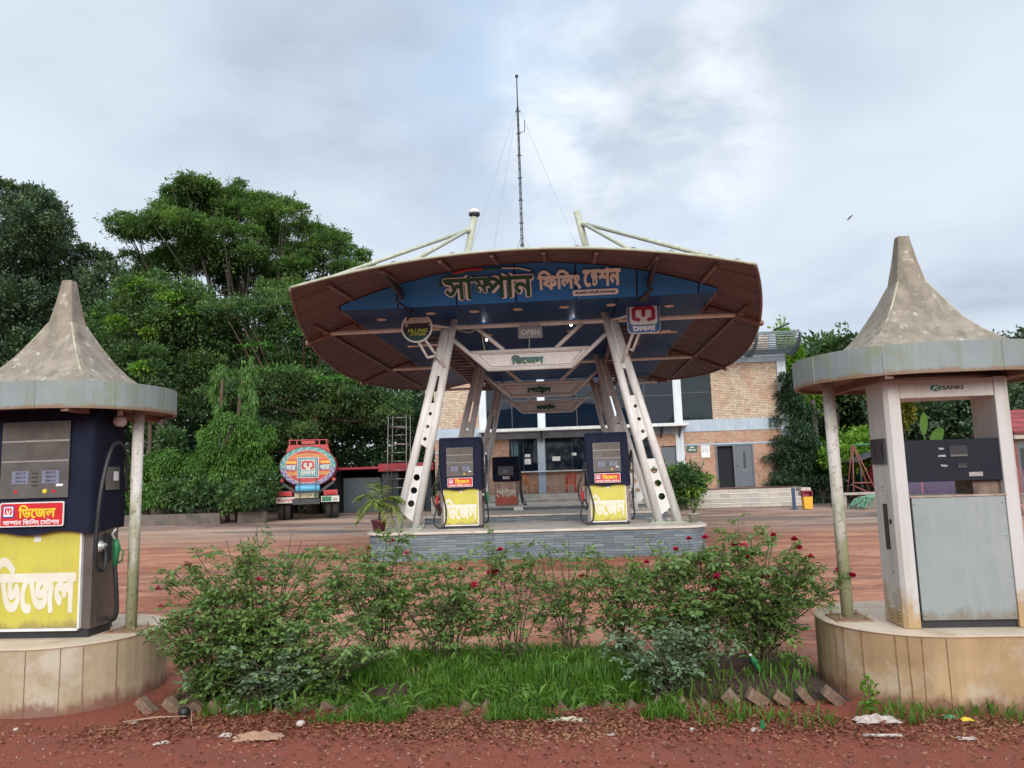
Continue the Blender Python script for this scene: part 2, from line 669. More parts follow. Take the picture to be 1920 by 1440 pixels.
# ------------------------------------------------------------------ foliage
def leaf_mesh(name, P, N, size, aspect=0.45, mats=None, parent=None, droop=None, seed=0, jitter=0.35, fold=0.15):
    """P: leaf base points (n,3); N: growing directions (n,3). One folded four-point leaf each."""
    rng = np.random.default_rng(seed)
    P = np.asarray(P, float)
    N = np.asarray(N, float)
    n = len(P)
    N = N + rng.normal(0, jitter, (n, 3))
    N /= np.linalg.norm(N, axis=1, keepdims=True) + 1e-9
    ref = rng.normal(0, 0.45, (n, 3)) + np.array([0, 0, 1.0])
    S = np.cross(N, ref)
    S /= np.linalg.norm(S, axis=1, keepdims=True) + 1e-9
    U = np.cross(S, N)
    L = np.asarray(size) * rng.uniform(0.65, 1.25, n)
    L = L[:, None]
    W = L * aspect
    v0 = P
    v1 = P + N * L * 0.45 + S * W * 0.5 + U * L * fold
    v2 = P + N * L - U * L * fold * 0.6
    v3 = P + N * L * 0.45 - S * W * 0.5 + U * L * fold
    V = np.stack([v0, v1, v2, v3], 1).reshape(-1, 3)
    off = np.zeros(3)
    p = parent
    while p:
        off += np.array(p.location)
        p = p.parent
    V = V - off
    me = bpy.data.meshes.new(name)
    me.vertices.add(len(V))
    me.vertices.foreach_set('co', V.ravel().astype(np.float32))
    me.loops.add(4 * n)
    me.loops.foreach_set('vertex_index', np.arange(4 * n, dtype=np.int32))
    me.polygons.add(n)
    me.polygons.foreach_set('loop_start', np.arange(0, 4 * n, 4, dtype=np.int32))
    me.update(calc_edges=True)
    me.materials.append(mats)
    o = bpy.data.objects.new(name, me)
    COL.objects.link(o)
    if parent:
        o.parent = parent
    return o


def clump_points(clumps, per, seed=0, shell=0.55, flat_bottom=0.35):
    """points near the surface of many small ellipsoids, thinner underneath; returns points and outward directions"""
    rng = np.random.default_rng(seed)
    PP, NN = [], []
    vol = np.array([(c[3] * c[4] + c[4] * c[5] + c[3] * c[5]) for c in clumps])
    tot = per * len(clumps)
    cnt = np.maximum(20, (tot * vol / vol.sum())).astype(int)
    for c, k in zip(clumps, cnt):
        d = rng.normal(0, 1, (k, 3))
        d /= np.linalg.norm(d, axis=1, keepdims=True)
        low = d[:, 2] < 0
        flip = low & (rng.random(k) > flat_bottom)
        d[flip, 2] *= -1
        r = (shell + (1 - shell) * rng.random(k) ** 0.6) * (1 + 0.12 * rng.normal(0, 1, k))
        p = d * r[:, None] * np.array(c[3:6]) + np.array(c[:3])
        PP.append(p)
        NN.append(d * 0.8 + np.array([0, 0, 0.1]))
    return np.concatenate(PP), np.concatenate(NN)
# ------------------------------------------------------------------ shared materials
M_white = mat('white_paint', (0.74, 0.73, 0.70), (0.62, 0.60, 0.56), 0.5, scale=2.5, streak=(0.40, 0.34, 0.27), streak_amt=0.35, bump=0.05)
M_frame = mat('frame_paint', (0.76, 0.75, 0.73), (0.66, 0.63, 0.60), 0.5, scale=1.5, streak=(0.42, 0.34, 0.28), streak_amt=0.4, bump=0.05)
M_black = mat('black_rubber', (0.012, 0.012, 0.014), (0.02, 0.02, 0.022), 0.45)
M_steel = mat('brushed_steel', (0.25, 0.215, 0.195), (0.19, 0.16, 0.145), 0.4, metal=0.75, scale=2, stretch=(6, 6, 0.5), grime=(0.12, 0.09, 0.07), grime_scale=5, grime_amt=0.5)
M_dark = mat('dark_metal', (0.035, 0.036, 0.04), (0.02, 0.02, 0.022), 0.5)
M_rust = mat('rusty_steel', (0.30, 0.20, 0.12), (0.20, 0.09, 0.04), 0.8, scale=9)
M_concrete = mat('pale_concrete', (0.50, 0.44, 0.36), (0.40, 0.34, 0.27), 0.85, scale=3, grime=(0.25, 0.2, 0.15), grime_amt=0.5, bump=0.25)

# ------------------------------------------------------------------ ground
def ground_material():
    m, t, b, oc, o = pbsdf('laterite_ground')
    s = t.n('ShaderNodeSeparateXYZ')
    t.l(oc, s.inputs[0])
    y = s.outputs[1]
    fine = t.noise(oc, 14, 8, 0.75)
    med = t.noise(t.mapping(oc, (0.35, 1.0, 1)), 0.9, 6, 0.6, 0.3)
    str_ = t.noise(t.mapping(oc, (0.22, 0.50, 1), rot=(0, 0, R(-12))), 1.0, 8, 0.7, 1.6)
    ruts = t.noise(t.mapping(oc, (0.35, 1.5, 1), rot=(0, 0, R(14))), 1.0, 7, 0.7, 1.6)
    near = t.mix(t.ramp(fine, [(0.3, 0.0), (0.7, 1.0)]), (0.30, 0.088, 0.054), (0.21, 0.056, 0.036))
    mid = t.mix(t.ramp(str_, [(0.36, 0.0), (0.62, 1.0)]), (0.34, 0.118, 0.065), (0.56, 0.285, 0.175))
    damp = t.noise(t.mapping(oc, (0.30, 0.42, 1), rot=(0, 0, R(-18)), loc=(2.2, 7.7, 0)), 1.0, 8, 0.7, 1.2)
    mid = t.mix(t.math('MULTIPLY', t.ramp(damp, [(0.50, 0.0), (0.64, 1.0)]), 0.6), mid, (0.20, 0.10, 0.075))
    mid = t.mix(t.math('MULTIPLY', t.ramp(ruts, [(0.5, 0.0), (0.66, 1.0)]), 0.55), mid, (0.19, 0.062, 0.043))
    far = t.mix(t.ramp(str_, [(0.40, 0.0), (0.60, 1.0)]), (0.42, 0.31, 0.235), (0.36, 0.20, 0.135))
    tar = t.ramp(t.noise(t.mapping(oc, (0.11, 0.34, 1), loc=(5.2, 0.4, 0)), 1.0, 5, 0.6, 0.6), [(0.47, 0.0), (0.58, 1.0)])
    far = t.mix(t.math('MULTIPLY', tar, 0.8), far, (0.105, 0.085, 0.08))
    ywob = t.math('ADD', y, t.math('MULTIPLY', t.math('SUBTRACT', med, 0.5), 7.0))
    f1 = t.n('ShaderNodeMapRange', interpolation_type='SMOOTHSTEP')
    t.l(y, f1.inputs[0]); f1.inputs[1].default_value = 6.2; f1.inputs[2].default_value = 8.5
    f2 = t.n('ShaderNodeMapRange', interpolation_type='SMOOTHSTEP')
    t.l(ywob, f2.inputs[0]); f2.inputs[1].default_value = 19.5; f2.inputs[2].default_value = 25.5
    col = t.mix(f1.outputs[0], near, mid)
    col = t.mix(f2.outputs[0], col, far)
    # wheel tracks sweeping round the islands
    for a_, b_, c_, w_ in ((9.2, 0.10, 0.010, 0.16), (10.8, 0.11, 0.009, 0.17), (12.6, -0.06, 0.004, 0.2), (14.2, -0.07, 0.004, 0.2), (20.3, -0.10, -0.006, 0.25), (22.0, -0.11, -0.006, 0.25)):
        x_ = s.outputs[0]
        cur = t.math('ADD', t.math('MULTIPLY', t.math('MULTIPLY', x_, x_), c_), t.math('ADD', t.math('MULTIPLY', x_, b_), a_))
        dd = t.math('ABSOLUTE', t.math('SUBTRACT', t.math('ADD', y, t.math('MULTIPLY', t.math('SUBTRACT', med, 0.5), 0.7)), cur))
        tread = t.noise(t.mapping(oc, (5, 0.8, 1), rot=(0, 0, R(20))), 2.0, 3, 0.6)
        f_ = t.math('MULTIPLY', t.ramp(t.math('DIVIDE', dd, w_ * 2), [(0.35, 1.0), (0.6, 0.0)]), t.ramp(tread, [(0.35, 0.15), (0.6, 0.75)]))
        col = t.mix(t.math('MULTIPLY', f_, 0.75), col, (0.15, 0.06, 0.042))
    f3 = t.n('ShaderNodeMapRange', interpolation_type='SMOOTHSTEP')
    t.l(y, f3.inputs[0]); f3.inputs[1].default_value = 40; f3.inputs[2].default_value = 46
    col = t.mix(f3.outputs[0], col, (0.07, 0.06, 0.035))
    col = t.mix(0.6, col, t.mix(1.0, col, t.ramp(fine, [(0.25, 0.5), (0.75, 1.45)]), 'MULTIPLY'))
    grain = t.noise(oc, 85, 3, 0.6)
    col = t.mix(0.7, col, t.mix(1.0, col, t.ramp(grain, [(0.3, 0.5), (0.7, 1.4)]), 'MULTIPLY'))
    spots = t.noise(t.mapping(oc, (0.5, 1, 1)), 2.3, 7, 0.7, 0.4)
    col = t.mix(t.math('MULTIPLY', t.ramp(spots, [(0.52, 0.0), (0.66, 1.0)]), 0.45), col, (0.15, 0.06, 0.045))
    t.l(col, b.inputs['Base Color'])
    wet = t.ramp(med, [(0.45, 0.9), (0.66, 0.42)])
    t.l(wet, b.inputs['Roughness'])
    b.inputs['Specular IOR Level'].default_value = 0.22
    h = t.math('ADD', t.math('MULTIPLY', ruts, 1.5), t.math('ADD', fine, t.noise(oc, 70, 3)))
    addbump(t, b, h, 0.55, 0.025)
    return m


from mathutils import noise as mnoise


def gz(x, y):
    """height of the ground"""
    if y > 14 or y < 0 or abs(x) > 9:
        return 0.0
    k = min(1, (14 - y) / 4, (9 - abs(x)) / 2)
    return k * 0.02 * mnoise.noise((x * 1.3, y * 1.3, 0.3)) + k * 0.012 * mnoise.noise((x * 4, y * 4, 2.3))


def axis(dense0, dense1, step, far):
    a = list(np.arange(dense0, dense1 + 1e-6, step))
    lo, hi, st = dense0, dense1, step
    while hi < far:
        st *= 1.7
        lo -= st
        hi += st
        a = [lo] + a + [hi]
    return a


gxs, gys = axis(-9, 9, 0.18, 1600), axis(0, 14, 0.18, 1600)
g = MB()
nx = len(gxs)
g.add([(x, y, gz(x, y)) for y in gys for x in gxs],
      [(j * nx + i, j * nx + i + 1, (j + 1) * nx + i + 1, (j + 1) * nx + i) for j in range(len(gys) - 1) for i in range(nx - 1)], 0, True)
structure(g.build('ground', ground_material()))

# earth of the rose bed, slightly heaped
M_soil = mat('bed_soil', (0.085, 0.045, 0.032), (0.05, 0.03, 0.022), 0.95, scale=20, bump=0.8, bscale=60)
BX0, BX1, BY0, BY1 = -3.45, 2.1, 5.98, 7.65


def bedz(x, y):
    e = min((x - BX0) / 0.35, (BX1 - x) / 0.35, (y - BY0) / 0.3, (BY1 - y) / 0.5, 1)
    e = max(0.0, e)
    return gz(x, y) - 0.012 + 0.10 * (e * e * (3 - 2 * e)) + 0.02 * e * mnoise.noise((x * 3, y * 3, 7))


b = MB()
bx = np.linspace(BX0, BX1, 70)
by = np.linspace(BY0, BY1, 26)
b.add([(x, y, bedz(x, y)) for y in by for x in bx],
      [(j * 70 + i, j * 70 + i + 1, (j + 1) * 70 + i + 1, (j + 1) * 70 + i) for j in range(25) for i in range(69)], 0, True)
structure(b.build('soil_bed', M_soil))

# ------------------------------------------------------------------ pump islands
AX = -0.87
M_stone = brickmat('slate_cladding', (0.13, 0.16, 0.18), (0.23, 0.26, 0.275), (0.06, 0.065, 0.07), 0.42, 0.055, 0.004, bump=0.5,
                   stain=(0.25, 0.17, 0.13), stain_th=0.62)
M_slab = mat('stone_slab_edge', (0.62, 0.57, 0.50), (0.50, 0.43, 0.36), 0.55, scale=2, grime=(0.25, 0.18, 0.13), grime_amt=0.6, bump=0.08)


def stadium(cx_, cy_, w, d, r, n=8):
    return [(cx_ + x, cy_ + y) for x, y in rrect(w, d, r, n)]


I4 = Matrix.Identity(4)
ISL_L = ['slate clad pump island in front, carrying the two yellow diesel pumps',
         'slate clad middle pump island, the one with the plant in a dark red pot',
         'slate clad pump island farthest back, with the red petrol pump']
for k in range(3):
    y0 = 16.15 + 6.3 * k
    t_ = thing('pump_island', ISL_L[k], 'pump island', (AX, y0 + 1.3, 0), 'slate clad pump islands under the canopy')
    c = MB()
    c.prism(stadium(AX, y0 + 1.3, 7.36, 2.56, 0.55), I4, 0.555)
    c.build('cladding', M_stone, t_)
    c = MB()
    c.prism(stadium(AX, y0 + 1.3, 7.46, 2.66, 0.58), I4, 0.055, d0=0.556)
    c.build('top_slab', M_slab, t_, bevel=0.012)
# ------------------------------------------------------------------ kiosks on the road side
M_plinth = mat('ochre_plaster', (0.52, 0.355, 0.195), (0.36, 0.235, 0.12), 0.85, splash=((0.22, 0.085, 0.055), 0.16, 0.0), scale=2.2, streak=(0.30, 0.19, 0.11), streak_amt=0.35,
               grime=(0.58, 0.52, 0.43), grime_scale=1.7, grime_amt=0.6, bump=0.15)
M_plinthtop = mat('plinth_top', (0.62, 0.50, 0.37), (0.50, 0.38, 0.27), 0.7, scale=4, grime=(0.34, 0.24, 0.16), grime_amt=0.6, bump=0.1)
M_cone = mat('mossy_cement', (0.32, 0.27, 0.21), (0.21, 0.175, 0.13), 0.9, scale=7, streak=(0.12, 0.105, 0.07), streak_amt=0.6,
             grime=(0.62, 0.57, 0.48), grime_scale=9, grime_amt=0.85, grime_th=0.57, bump=0.5, bscale=30)
M_ridge = mat('lime_ridge', (0.52, 0.46, 0.36), (0.36, 0.33, 0.22), 0.9, scale=9, grime=(0.25, 0.27, 0.14), grime_scale=6, grime_amt=0.6, bump=0.4)
M_fascia = mat('weathered_band', (0.255, 0.295, 0.295), (0.20, 0.23, 0.225), 0.6, scale=2, streak=(0.20, 0.21, 0.15), streak_amt=0.8,
               grime=(0.20, 0.235, 0.11), grime_scale=4, grime_amt=0.6, grime_th=0.5, bump=0.05, splash=((0.22, 0.12, 0.06), 0.05, 1.90))
M_soffit = mat('soffit_paint', (0.26, 0.15, 0.12), (0.17, 0.09, 0.07), 0.8)


def pole_material():
    m, t, b, oc, o = pbsdf('mossy_pole')
    s = t.n('ShaderNodeSeparateXYZ')
    t.l(oc, s.inputs[0])
    base = t.mix(t.noise(oc, 5, 5), (0.68, 0.64, 0.60), (0.55, 0.50, 0.45))
    n = t.noise(t.mapping(oc, (1, 1, 0.35)), 9, 6, 0.65)
    mr = t.n('ShaderNodeMapRange', interpolation_type='SMOOTHSTEP')
    t.l(s.outputs[2], mr.inputs[0])
    mr.inputs[1].default_value = 1.5
    mr.inputs[2].default_value = 0.2
    f = t.math('MULTIPLY', t.ramp(t.math('ADD', n, t.math('MULTIPLY', mr.outputs[0], 0.28)), [(0.56, 0), (0.72, 1)]), 0.8)
    col = t.mix(f, base, (0.30, 0.33, 0.15))
    sp = t.noise(oc, 26, 4, 0.75)
    col = t.mix(t.math('MULTIPLY', t.ramp(sp, [(0.57, 0), (0.64, 1)]), 0.75), col, (0.13, 0.115, 0.09))
    t.l(col, b.inputs['Base Color'])
    b.inputs['Roughness'].default_value = 0.7
    return m


M_pole = pole_material()
M_bulb = mat('milky_plastic', (0.72, 0.62, 0.58), (0.66, 0.55, 0.52), 0.4)


M_plinthl = mat('grey_beige_plaster', (0.52, 0.41, 0.27), (0.37, 0.28, 0.175), 0.85, scale=2.2, splash=((0.20, 0.08, 0.055), 0.16, 0.0), streak=(0.30, 0.21, 0.13), streak_amt=0.35,
                grime=(0.58, 0.54, 0.46), grime_scale=1.7, grime_amt=0.6, bump=0.15)


def kiosk(cx_, labels, pole_x, seam_seed):
    cy_ = 6.5
    HX, HY = 0.95, 0.75
    pl = thing('pump_plinth', labels[0], 'plinth', (cx_, cy_, 0), 'plinths of the roadside pumps')
    c = MB()
    c.prism(stadium(cx_, cy_, HX * 2 - 0.02, HY * 2 - 0.02, HY - 0.02, 14), I4, 0.54, d0=-0.03)
    c.build('base', M_plinth if cx_ > 0 else M_plinthl, pl)
    # thin board joints standing a little proud, as in the rendered facing
    c = MB()
    rs = random.Random(seam_seed)
    pts = stadium(cx_, cy_, HX * 2 - 0.014, HY * 2 - 0.014, HY - 0.017, 14)
    P = [Vector((*p, 0)) for p in pts]
    per = []
    for i, p in enumerate(P):
        q = P[(i + 1) % len(P)]
        L = (q - p).length
        n = max(1, int(round(L / (0.10 if L < 0.4 else 0.5))))
        for j in range(n):
            per.append((p + (q - p) * ((j + 0.5 * (L > 0.4)) / n), (q - p).normalized()))
    for p, d in per[::1]:
        if rs.random() < (0.6 if cx_ > 0 else 0.74) + 0.1 * (abs(d.x) > 0.99):
            continue
        c = MB()
        c.bar(p + Vector((0, 0, 0.01)), p + d * rs.uniform(-0.006, 0.006) + Vector((0, 0, 0.505)), 0.004, 0.005, up=(d.x, d.y, 0))
        c.build('board_joint', M_rust, pl)
    c = MB()
    c.prism(stadium(cx_, cy_, HX * 2, HY * 2, HY - 0.01, 14), I4, 0.014, d0=0.511)
    c.build('top', M_plinthtop, pl, bevel=0.006)

    ro = thing('pump_shelter', labels[1], 'shelter', (cx_, cy_, 0.525), 'tent roofed shelters over the roadside pumps')
    # band round the eaves
    outer = stadium(cx_, cy_, HX * 2 + 0.02, HY * 2 + 0.06, HY, 14)
    inner = stadium(cx_, cy_, HX * 2 - 0.04, HY * 2, HY - 0.03, 14)
    n = len(outer)
    c = MB()
    zb, zt = 2.425, 2.655
    vs = [(x, y, zb) for x, y in outer] + [(x, y, zt) for x, y in outer] + [(x, y, zb) for x, y in inner] + [(x, y, zt) for x, y in inner]
    fs = []
    for i in range(n):
        j = (i + 1) % n
        fs += [(i, j, n + j, n + i), (2 * n + j, 2 * n + i, 3 * n + i, 3 * n + j), (n + i, n + j, 3 * n + j, 3 * n + i), (j, i, 2 * n + i, 2 * n + j)]
    c.add(vs, fs, 0)
    for q in range(9):          # sheet joints and screw heads
        a = outer[int(q * n / 9)]
        c.box(a[0] - 0.004, a[0] + 0.004, a[1] - 0.004, a[1] + 0.004, zb + 0.004, zt - 0.004)
    c.build('eaves_band', M_fascia, ro)
    c = MB()
    c.prism(inner, I4, 0.03, d0=2.455)
    for q in (-0.5, 0.5):
        c.box(cx_ + q - 0.03, cx_ + q + 0.03, cy_ - HY + 0.05, cy_ + HY - 0.05, 2.40, 2.454)
    c.build('soffit', M_soffit, ro)
    # concave four sided tent roof
    prof = [(0.045, 3.70), (0.05, 3.66), (0.078, 3.48), (0.115, 3.28), (0.122, 3.275), (0.195, 3.13), (0.305, 2.94), (0.395, 2.82), (0.48, 2.74), (0.57, 2.67), (0.61, 2.64)]
    c = MB()
    K = 12
    vs, fs = [], []
    for hs, z in prof:
        sq = rrect(hs * 2 * 1.04, hs * 2 * 0.95, hs * 0.16, 2)
        # resample the rounded square evenly, ridges stay marked
        for (x, y) in sq:
            vs.append((cx_ + x, cy_ + y, z + 0.006 * mnoise.noise((x * 7, y * 7, z * 5 + cx_))))
    K = len(rrect(1, 1, .1, 2))
    for i in range(len(prof) - 1):
        for k in range(K):
            fs.append((i * K + k, (i + 1) * K + k, (i + 1) * K + (k + 1) % K, i * K + (k + 1) % K))
    fs.append(tuple(range(K)))
    c.add(vs, fs, 0)
    for k in range(4):      # rolled ridges
        a = R(45 + 90 * k)
        rg_ = MB()
        rg_.path([(cx_ + math.cos(a) * hs * 1.28 * 1.02, cy_ + math.sin(a) * hs * 1.28 * 0.95, z + 0.004) for hs, z in prof[3:]], [0.006, 0.008, 0.012, 0.015, 0.017, 0.016, 0.013, 0.008], 6)
        rg_.build('roof_ridge', M_ridge, ro)
    c.build('tent_roof', M_cone, ro)
    for px in pole_x:
        c = MB()
        c.tube((px, cy_ - 0.02, 0.53), (px + 0.0, cy_, 2.46), 0.048, n=16)
        p = c.build('pole', M_pole, ro)
        c = MB()
        c.box(px - 0.14, px + 0.14, cy_ - 0.19, cy_ + 0.11, 0.526, 0.536)
        for sx in (-0.1, 0.1):
            for sy in (-0.15, 0.07):
                c.tube((px + sx, cy_ + sy, 0.536), (px + sx, cy_ + sy, 0.572), 0.008, n=6)
                c.tube((px + sx, cy_ + sy, 0.54), (px + sx, cy_ + sy, 0.55), 0.014, n=6)
        c.build('foot_plate', M_rust, p)
    return ro


KL = kiosk(-4.63, ('stained ochre plinth under the navy covered pump with the yellow diesel panel',
                   'tent roofed shelter with a round lamp, over the navy covered pump beside the road'), (-3.91, -5.35), 3)
KR = kiosk(2.92, ('stained ochre plinth under the white pump with the grey blank panel',
                  'tent roofed shelter with mossy poles, over the white portal pump'), (2.20, 3.55), 5)
c = MB()
c.tube((-4.0, 6.36, 2.456), (-4.0, 6.36, 2.40), 0.025, n=10)
c.lathe([(0.001, 2.30), (0.03, 2.303), (0.052, 2.325), (0.058, 2.35), (0.05, 2.378), (0.03, 2.395)], (-4.0, 6.36, 0), 18)
c.build('lamp', M_bulb, KL)

# ------------------------------------------------------------------ diesel pump with its navy cover (built once, standing at the origin)
M_navy = mat('navy_cover', (0.010, 0.012, 0.027), (0.016, 0.019, 0.04), 0.85, spec=0.2, scale=5, bump=1.0, bscale=6, stretch=(1, 1, 0.4))
M_yellow = mat('yellow_panel', (0.60, 0.54, 0.085), (0.53, 0.465, 0.075), 0.45, scale=2, grime=(0.46, 0.38, 0.12), grime_amt=0.6, streak=(0.42, 0.33, 0.10), streak_amt=0.35, splash=((0.30, 0.22, 0.08), 0.12, 0.06))
M_lpaint = mat('faded_white_lettering', (0.74, 0.71, 0.62), (0.68, 0.63, 0.48), 0.6, scale=6)
M_red = mat('label_red', (0.62, 0.02, 0.03), (0.52, 0.02, 0.025), 0.4)
M_lyel = mat('label_yellow', (0.85, 0.62, 0.03), rough=0.5)
M_lwhite = mat('label_white', (0.82, 0.80, 0.78), rough=0.5)
M_lblue = mat('label_blue', (0.03, 0.08, 0.32), rough=0.5)
M_screen = mat('display_face', (0.22, 0.23, 0.30), (0.16, 0.17, 0.24), 0.3)
M_window = mat('clear_vinyl_backing', (0.135, 0.125, 0.118), (0.085, 0.078, 0.072), 0.25, scale=4, spec=0.6, bump=0.15, bscale=14)
M_inner = mat('pump_inner_face', (0.07, 0.06, 0.052), (0.12, 0.10, 0.085), 0.6)
M_green = mat('nozzle_green', (0.015, 0.16, 0.06), (0.01, 0.11, 0.04), 0.4)
M_nred = mat('nozzle_red', (0.50, 0.01, 0.02), (0.38, 0.01, 0.015), 0.4)
M_alu = mat('cast_aluminium', (0.62, 0.60, 0.57), (0.5, 0.48, 0.46), 0.4, metal=0.4)
M_rail = mat('meter_rail', (0.34, 0.30, 0.28), (0.26, 0.22, 0.2), 0.5)
M_bluesheet = mat('blue_sheet', (0.012, 0.045, 0.11), (0.016, 0.05, 0.12), 0.35)


def meghna_m(mb, M, w, h, d, mi, d0=0.0):
    """the m shaped emblem: two round arches, feet turned inward"""
    lw = min(w, h) * 0.24
    a, bq = w / 2 - lw / 2, h / 2 - lw / 2
    mb.stroke([[(s_ * a * 0.52, -bq), (s_ * a, -bq * 0.78), (s_ * a, bq * 0.55), (s_ * a * 0.8, bq), (s_ * a * 0.2, bq), (0, bq * 0.72)] for s_ in (-1, 1)] + [[(0, bq * 0.7), (0, -bq * 0.25)]], lw, M, d, mi, d0)


def smooth_pts(pts, n=5):
    P = [Vector(p) for p in pts]
    out = []
    for i in range(len(P) - 1):
        p0, p1, p2, p3 = P[max(0, i - 1)], P[i], P[i + 1], P[min(len(P) - 1, i + 2)]
        for k in range(n):
            u = k / n
            out.append(0.5 * ((2 * p1) + (p2 - p0) * u + (2 * p0 - 5 * p1 + 4 * p2 - p3) * u * u + (3 * p1 - p0 - 3 * p2 + p3) * u ** 3))
    out.append(P[-1])
    return out


def nozzle(x, y, z, side, m, root):
    """fuel nozzle hanging in its holster, spout up"""
    c = MB()
    c.path([(x, y, z + 0.19), (x - side * 0.035, y, z + 0.145), (x, y, z + 0.09)], 0.011, 8, 1)
    c.path([(x, y, z + 0.10), (x + side * 0.01, y, z + 0.04), (x + side * 0.005, y, z - 0.07), (x, y, z - 0.13)], [0.022, 0.034, 0.026, 0.02], 10, 0)
    c.path([(x + side * 0.03, y, z + 0.03), (x + side * 0.075, y, z - 0.01), (x + side * 0.06, y, z - 0.09), (x + side * 0.01, y, z - 0.11)], 0.008, 6, 0)
    o = c.build('nozzle', [m, M_alu], root)
    return o


def diesel_pump(label, group):
    p = thing('fuel_pump', label, 'fuel pump', (0, 0, 0), group)
    c = MB()
    c.box(-0.475, 0.475, -0.20, 0.22, 0.07, 0.98)
    for s_ in (-1, 1):      # louvre slots on both flanks
        for j in range(2):
            for q in range(5):
                c.box(s_ * 0.4755 - 0.003, s_ * 0.4755 + 0.003, -0.12 + j * 0.16, -0.03 + j * 0.16, 0.14 + q * 0.03, 0.148 + q * 0.03)
    c.build('cabinet', M_steel, p, bevel=0.008)
    c = MB()
    c.box(-0.455, 0.455, -0.19, 0.20, 0.0, 0.069)
    c.build('kick_plate', M_dark, p)
    c = MB()
    c.box(-0.385, 0.385, -0.232, -0.202, 0.085, 0.895)
    f = c.build('front_panel', [M_yellow], p, bevel=0.005)
    c = MB()
    for x0, x1, z0, z1 in ((-0.40, -0.384, 0.08, 0.9), (0.384, 0.40, 0.08, 0.9), (-0.384, 0.384, 0.062, 0.084)):
        c.box(x0, x1, -0.24, -0.203, z0, z1)
    c.build('panel_trim', M_lwhite, f)
    c = MB()
    c.text('ডিজেল', flat_M(-0.01, -0.2335, 0.44), 0.74, 0.47, 0.002, 0, bold=0.045)
    c.build('lettering', M_lpaint, f)
    c = MB()
    c.box(-0.03, 0.03, -0.2345, -0.2325, 0.80, 0.86)
    c.build('sticker', M_lwhite, f)
    # fabric cover, slightly wavy hem and tapered shoulders
    nx, nz = 14, 10
    c = MB()
    ring = []
    W, D0, D1 = 0.5, -0.30, 0.27
    base = []
    for i in range(nx):
        base.append((-W + 2 * W * i / nx, D0, 0))
    for i in range(6):
        base.append((W, D0 + (D1 - D0) * i / 6, 0))
    for i in range(nx):
        base.append((W - 2 * W * i / nx, D1, 0))
    for i in range(6):
        base.append((-W, D1 - (D1 - D0) * i / 6, 0))
    n = len(base)
    vs, fs = [], []
    for j in range(nz + 1):
        zf = j / nz
        for i, (x, y, _) in enumerate(base):
            k = 1.0 - 0.05 * max(0, zf - 0.1) - (0.04 if j == nz else 0)
            wob = 0.012 * math.sin(i * 1.9 + j * 0.7) * (1 - zf) + 0.006 * math.sin(i * 0.8 + j * 2.1)
            hem = 0.018 * math.sin(i * 0.75) if j == 0 else 0
            vs.append((x * (k + wob), y * (k + wob * 1.2), 0.875 + hem + zf * 1.175))
        if j:
            for i in range(n):
                i2 = (i + 1) % n
                fs.append(((j - 1) * n + i, (j - 1) * n + i2, j * n + i2, j * n + i))
    fs.append(tuple(nz * n + i for i in range(n)))
    c.add(vs, fs, 0, True)
    c.box(-0.5, 0.5, -0.303, -0.30, 2.0, 2.01)
    cov = c.build('cover', M_navy, p)
    # clear window in the cover with the meters behind it
    c = MB()
    c.box(-0.305, 0.305, -0.322, -0.31, 1.17, 1.82, 0)
    wv = c.build('cover_window', M_window, cov)
    c = MB()
    c.box(-0.25, 0.29, -0.3245, -0.3225, 1.67, 1.80, 0)
    c.box(-0.30, 0.30, -0.326, -0.3225, 1.645, 1.660, 1)
    c.box(-0.30, 0.30, -0.326, -0.3225, 1.475, 1.488, 1)
    c.box(-0.09, 0.29, -0.3245, -0.3225, 1.49, 1.64, 0)
    c.box(-0.20, -0.05, -0.327, -0.3225, 1.29, 1.40, 2)
    c.box(0.07, 0.225, -0.327, -0.3225, 1.29, 1.40, 2)
    for x0 in (-0.18, 0.09):
        for q in range(3):
            c.text('88%d%d' % (q + 2, 5 - q), flat_M(x0 + 0.06, -0.3272, 1.382 - q * 0.035), 0.09, 0.022, 0.001, 4)
    for q in range(4):
        c.box(-0.02, 0.03, -0.326, -0.3225, 1.27 + q * 0.035, 1.28 + q * 0.035, 4)
    c.box(0.20, 0.26, -0.327, -0.3225, 1.265, 1.285, 3)
    c.lathe([(0.02, 0), (0.02, 0.006), (0.01, 0.009)], n=16, mi=5, M=flat_M(0.10, -0.3225, 1.225))
    c.lathe([(0.014, 0), (0.014, 0.005)], n=16, mi=6, M=flat_M(0.18, -0.3225, 1.225))
    c.lathe([(0.014, 0), (0.014, 0.005)], n=16, mi=6, M=flat_M(-0.16, -0.3225, 1.225))
    c.build('meter', [M_inner, M_rail, M_screen, M_lwhite, M_dark, M_lyel, M_red], wv)
    # red label sewn on the cover
    c = MB()
    c.prism(rrect(0.57, 0.205, 0.015), flat_M(0.0, -0.325, 1.035), 0.01, 0)
    lb = c.build('label', M_lwhite, cov)
    c = MB()
    LM = flat_M(0.0, -0.3355, 1.035)
    c.prism(rrect(0.55, 0.185, 0.012), LM, 0.003, 0)
    c.prism(rrect(0.10, 0.10, 0.006), LM @ Matrix.Translation((-0.205, 0.025, 0)), 0.005, 1)
    c.prism(rrect(0.084, 0.082, 0.006), LM @ Matrix.Translation((-0.205, 0.027, 0)), 0.006, 2)
    meghna_m(c, LM @ Matrix.Translation((-0.205, 0.03, 0)), 0.066, 0.056, 0.0075, 0)
    c.text('ডিজেল', LM @ Matrix.Translation((0.05, 0.025, 0.003)), 0.33, 0.11, 0.003, 3, bold=0.03)
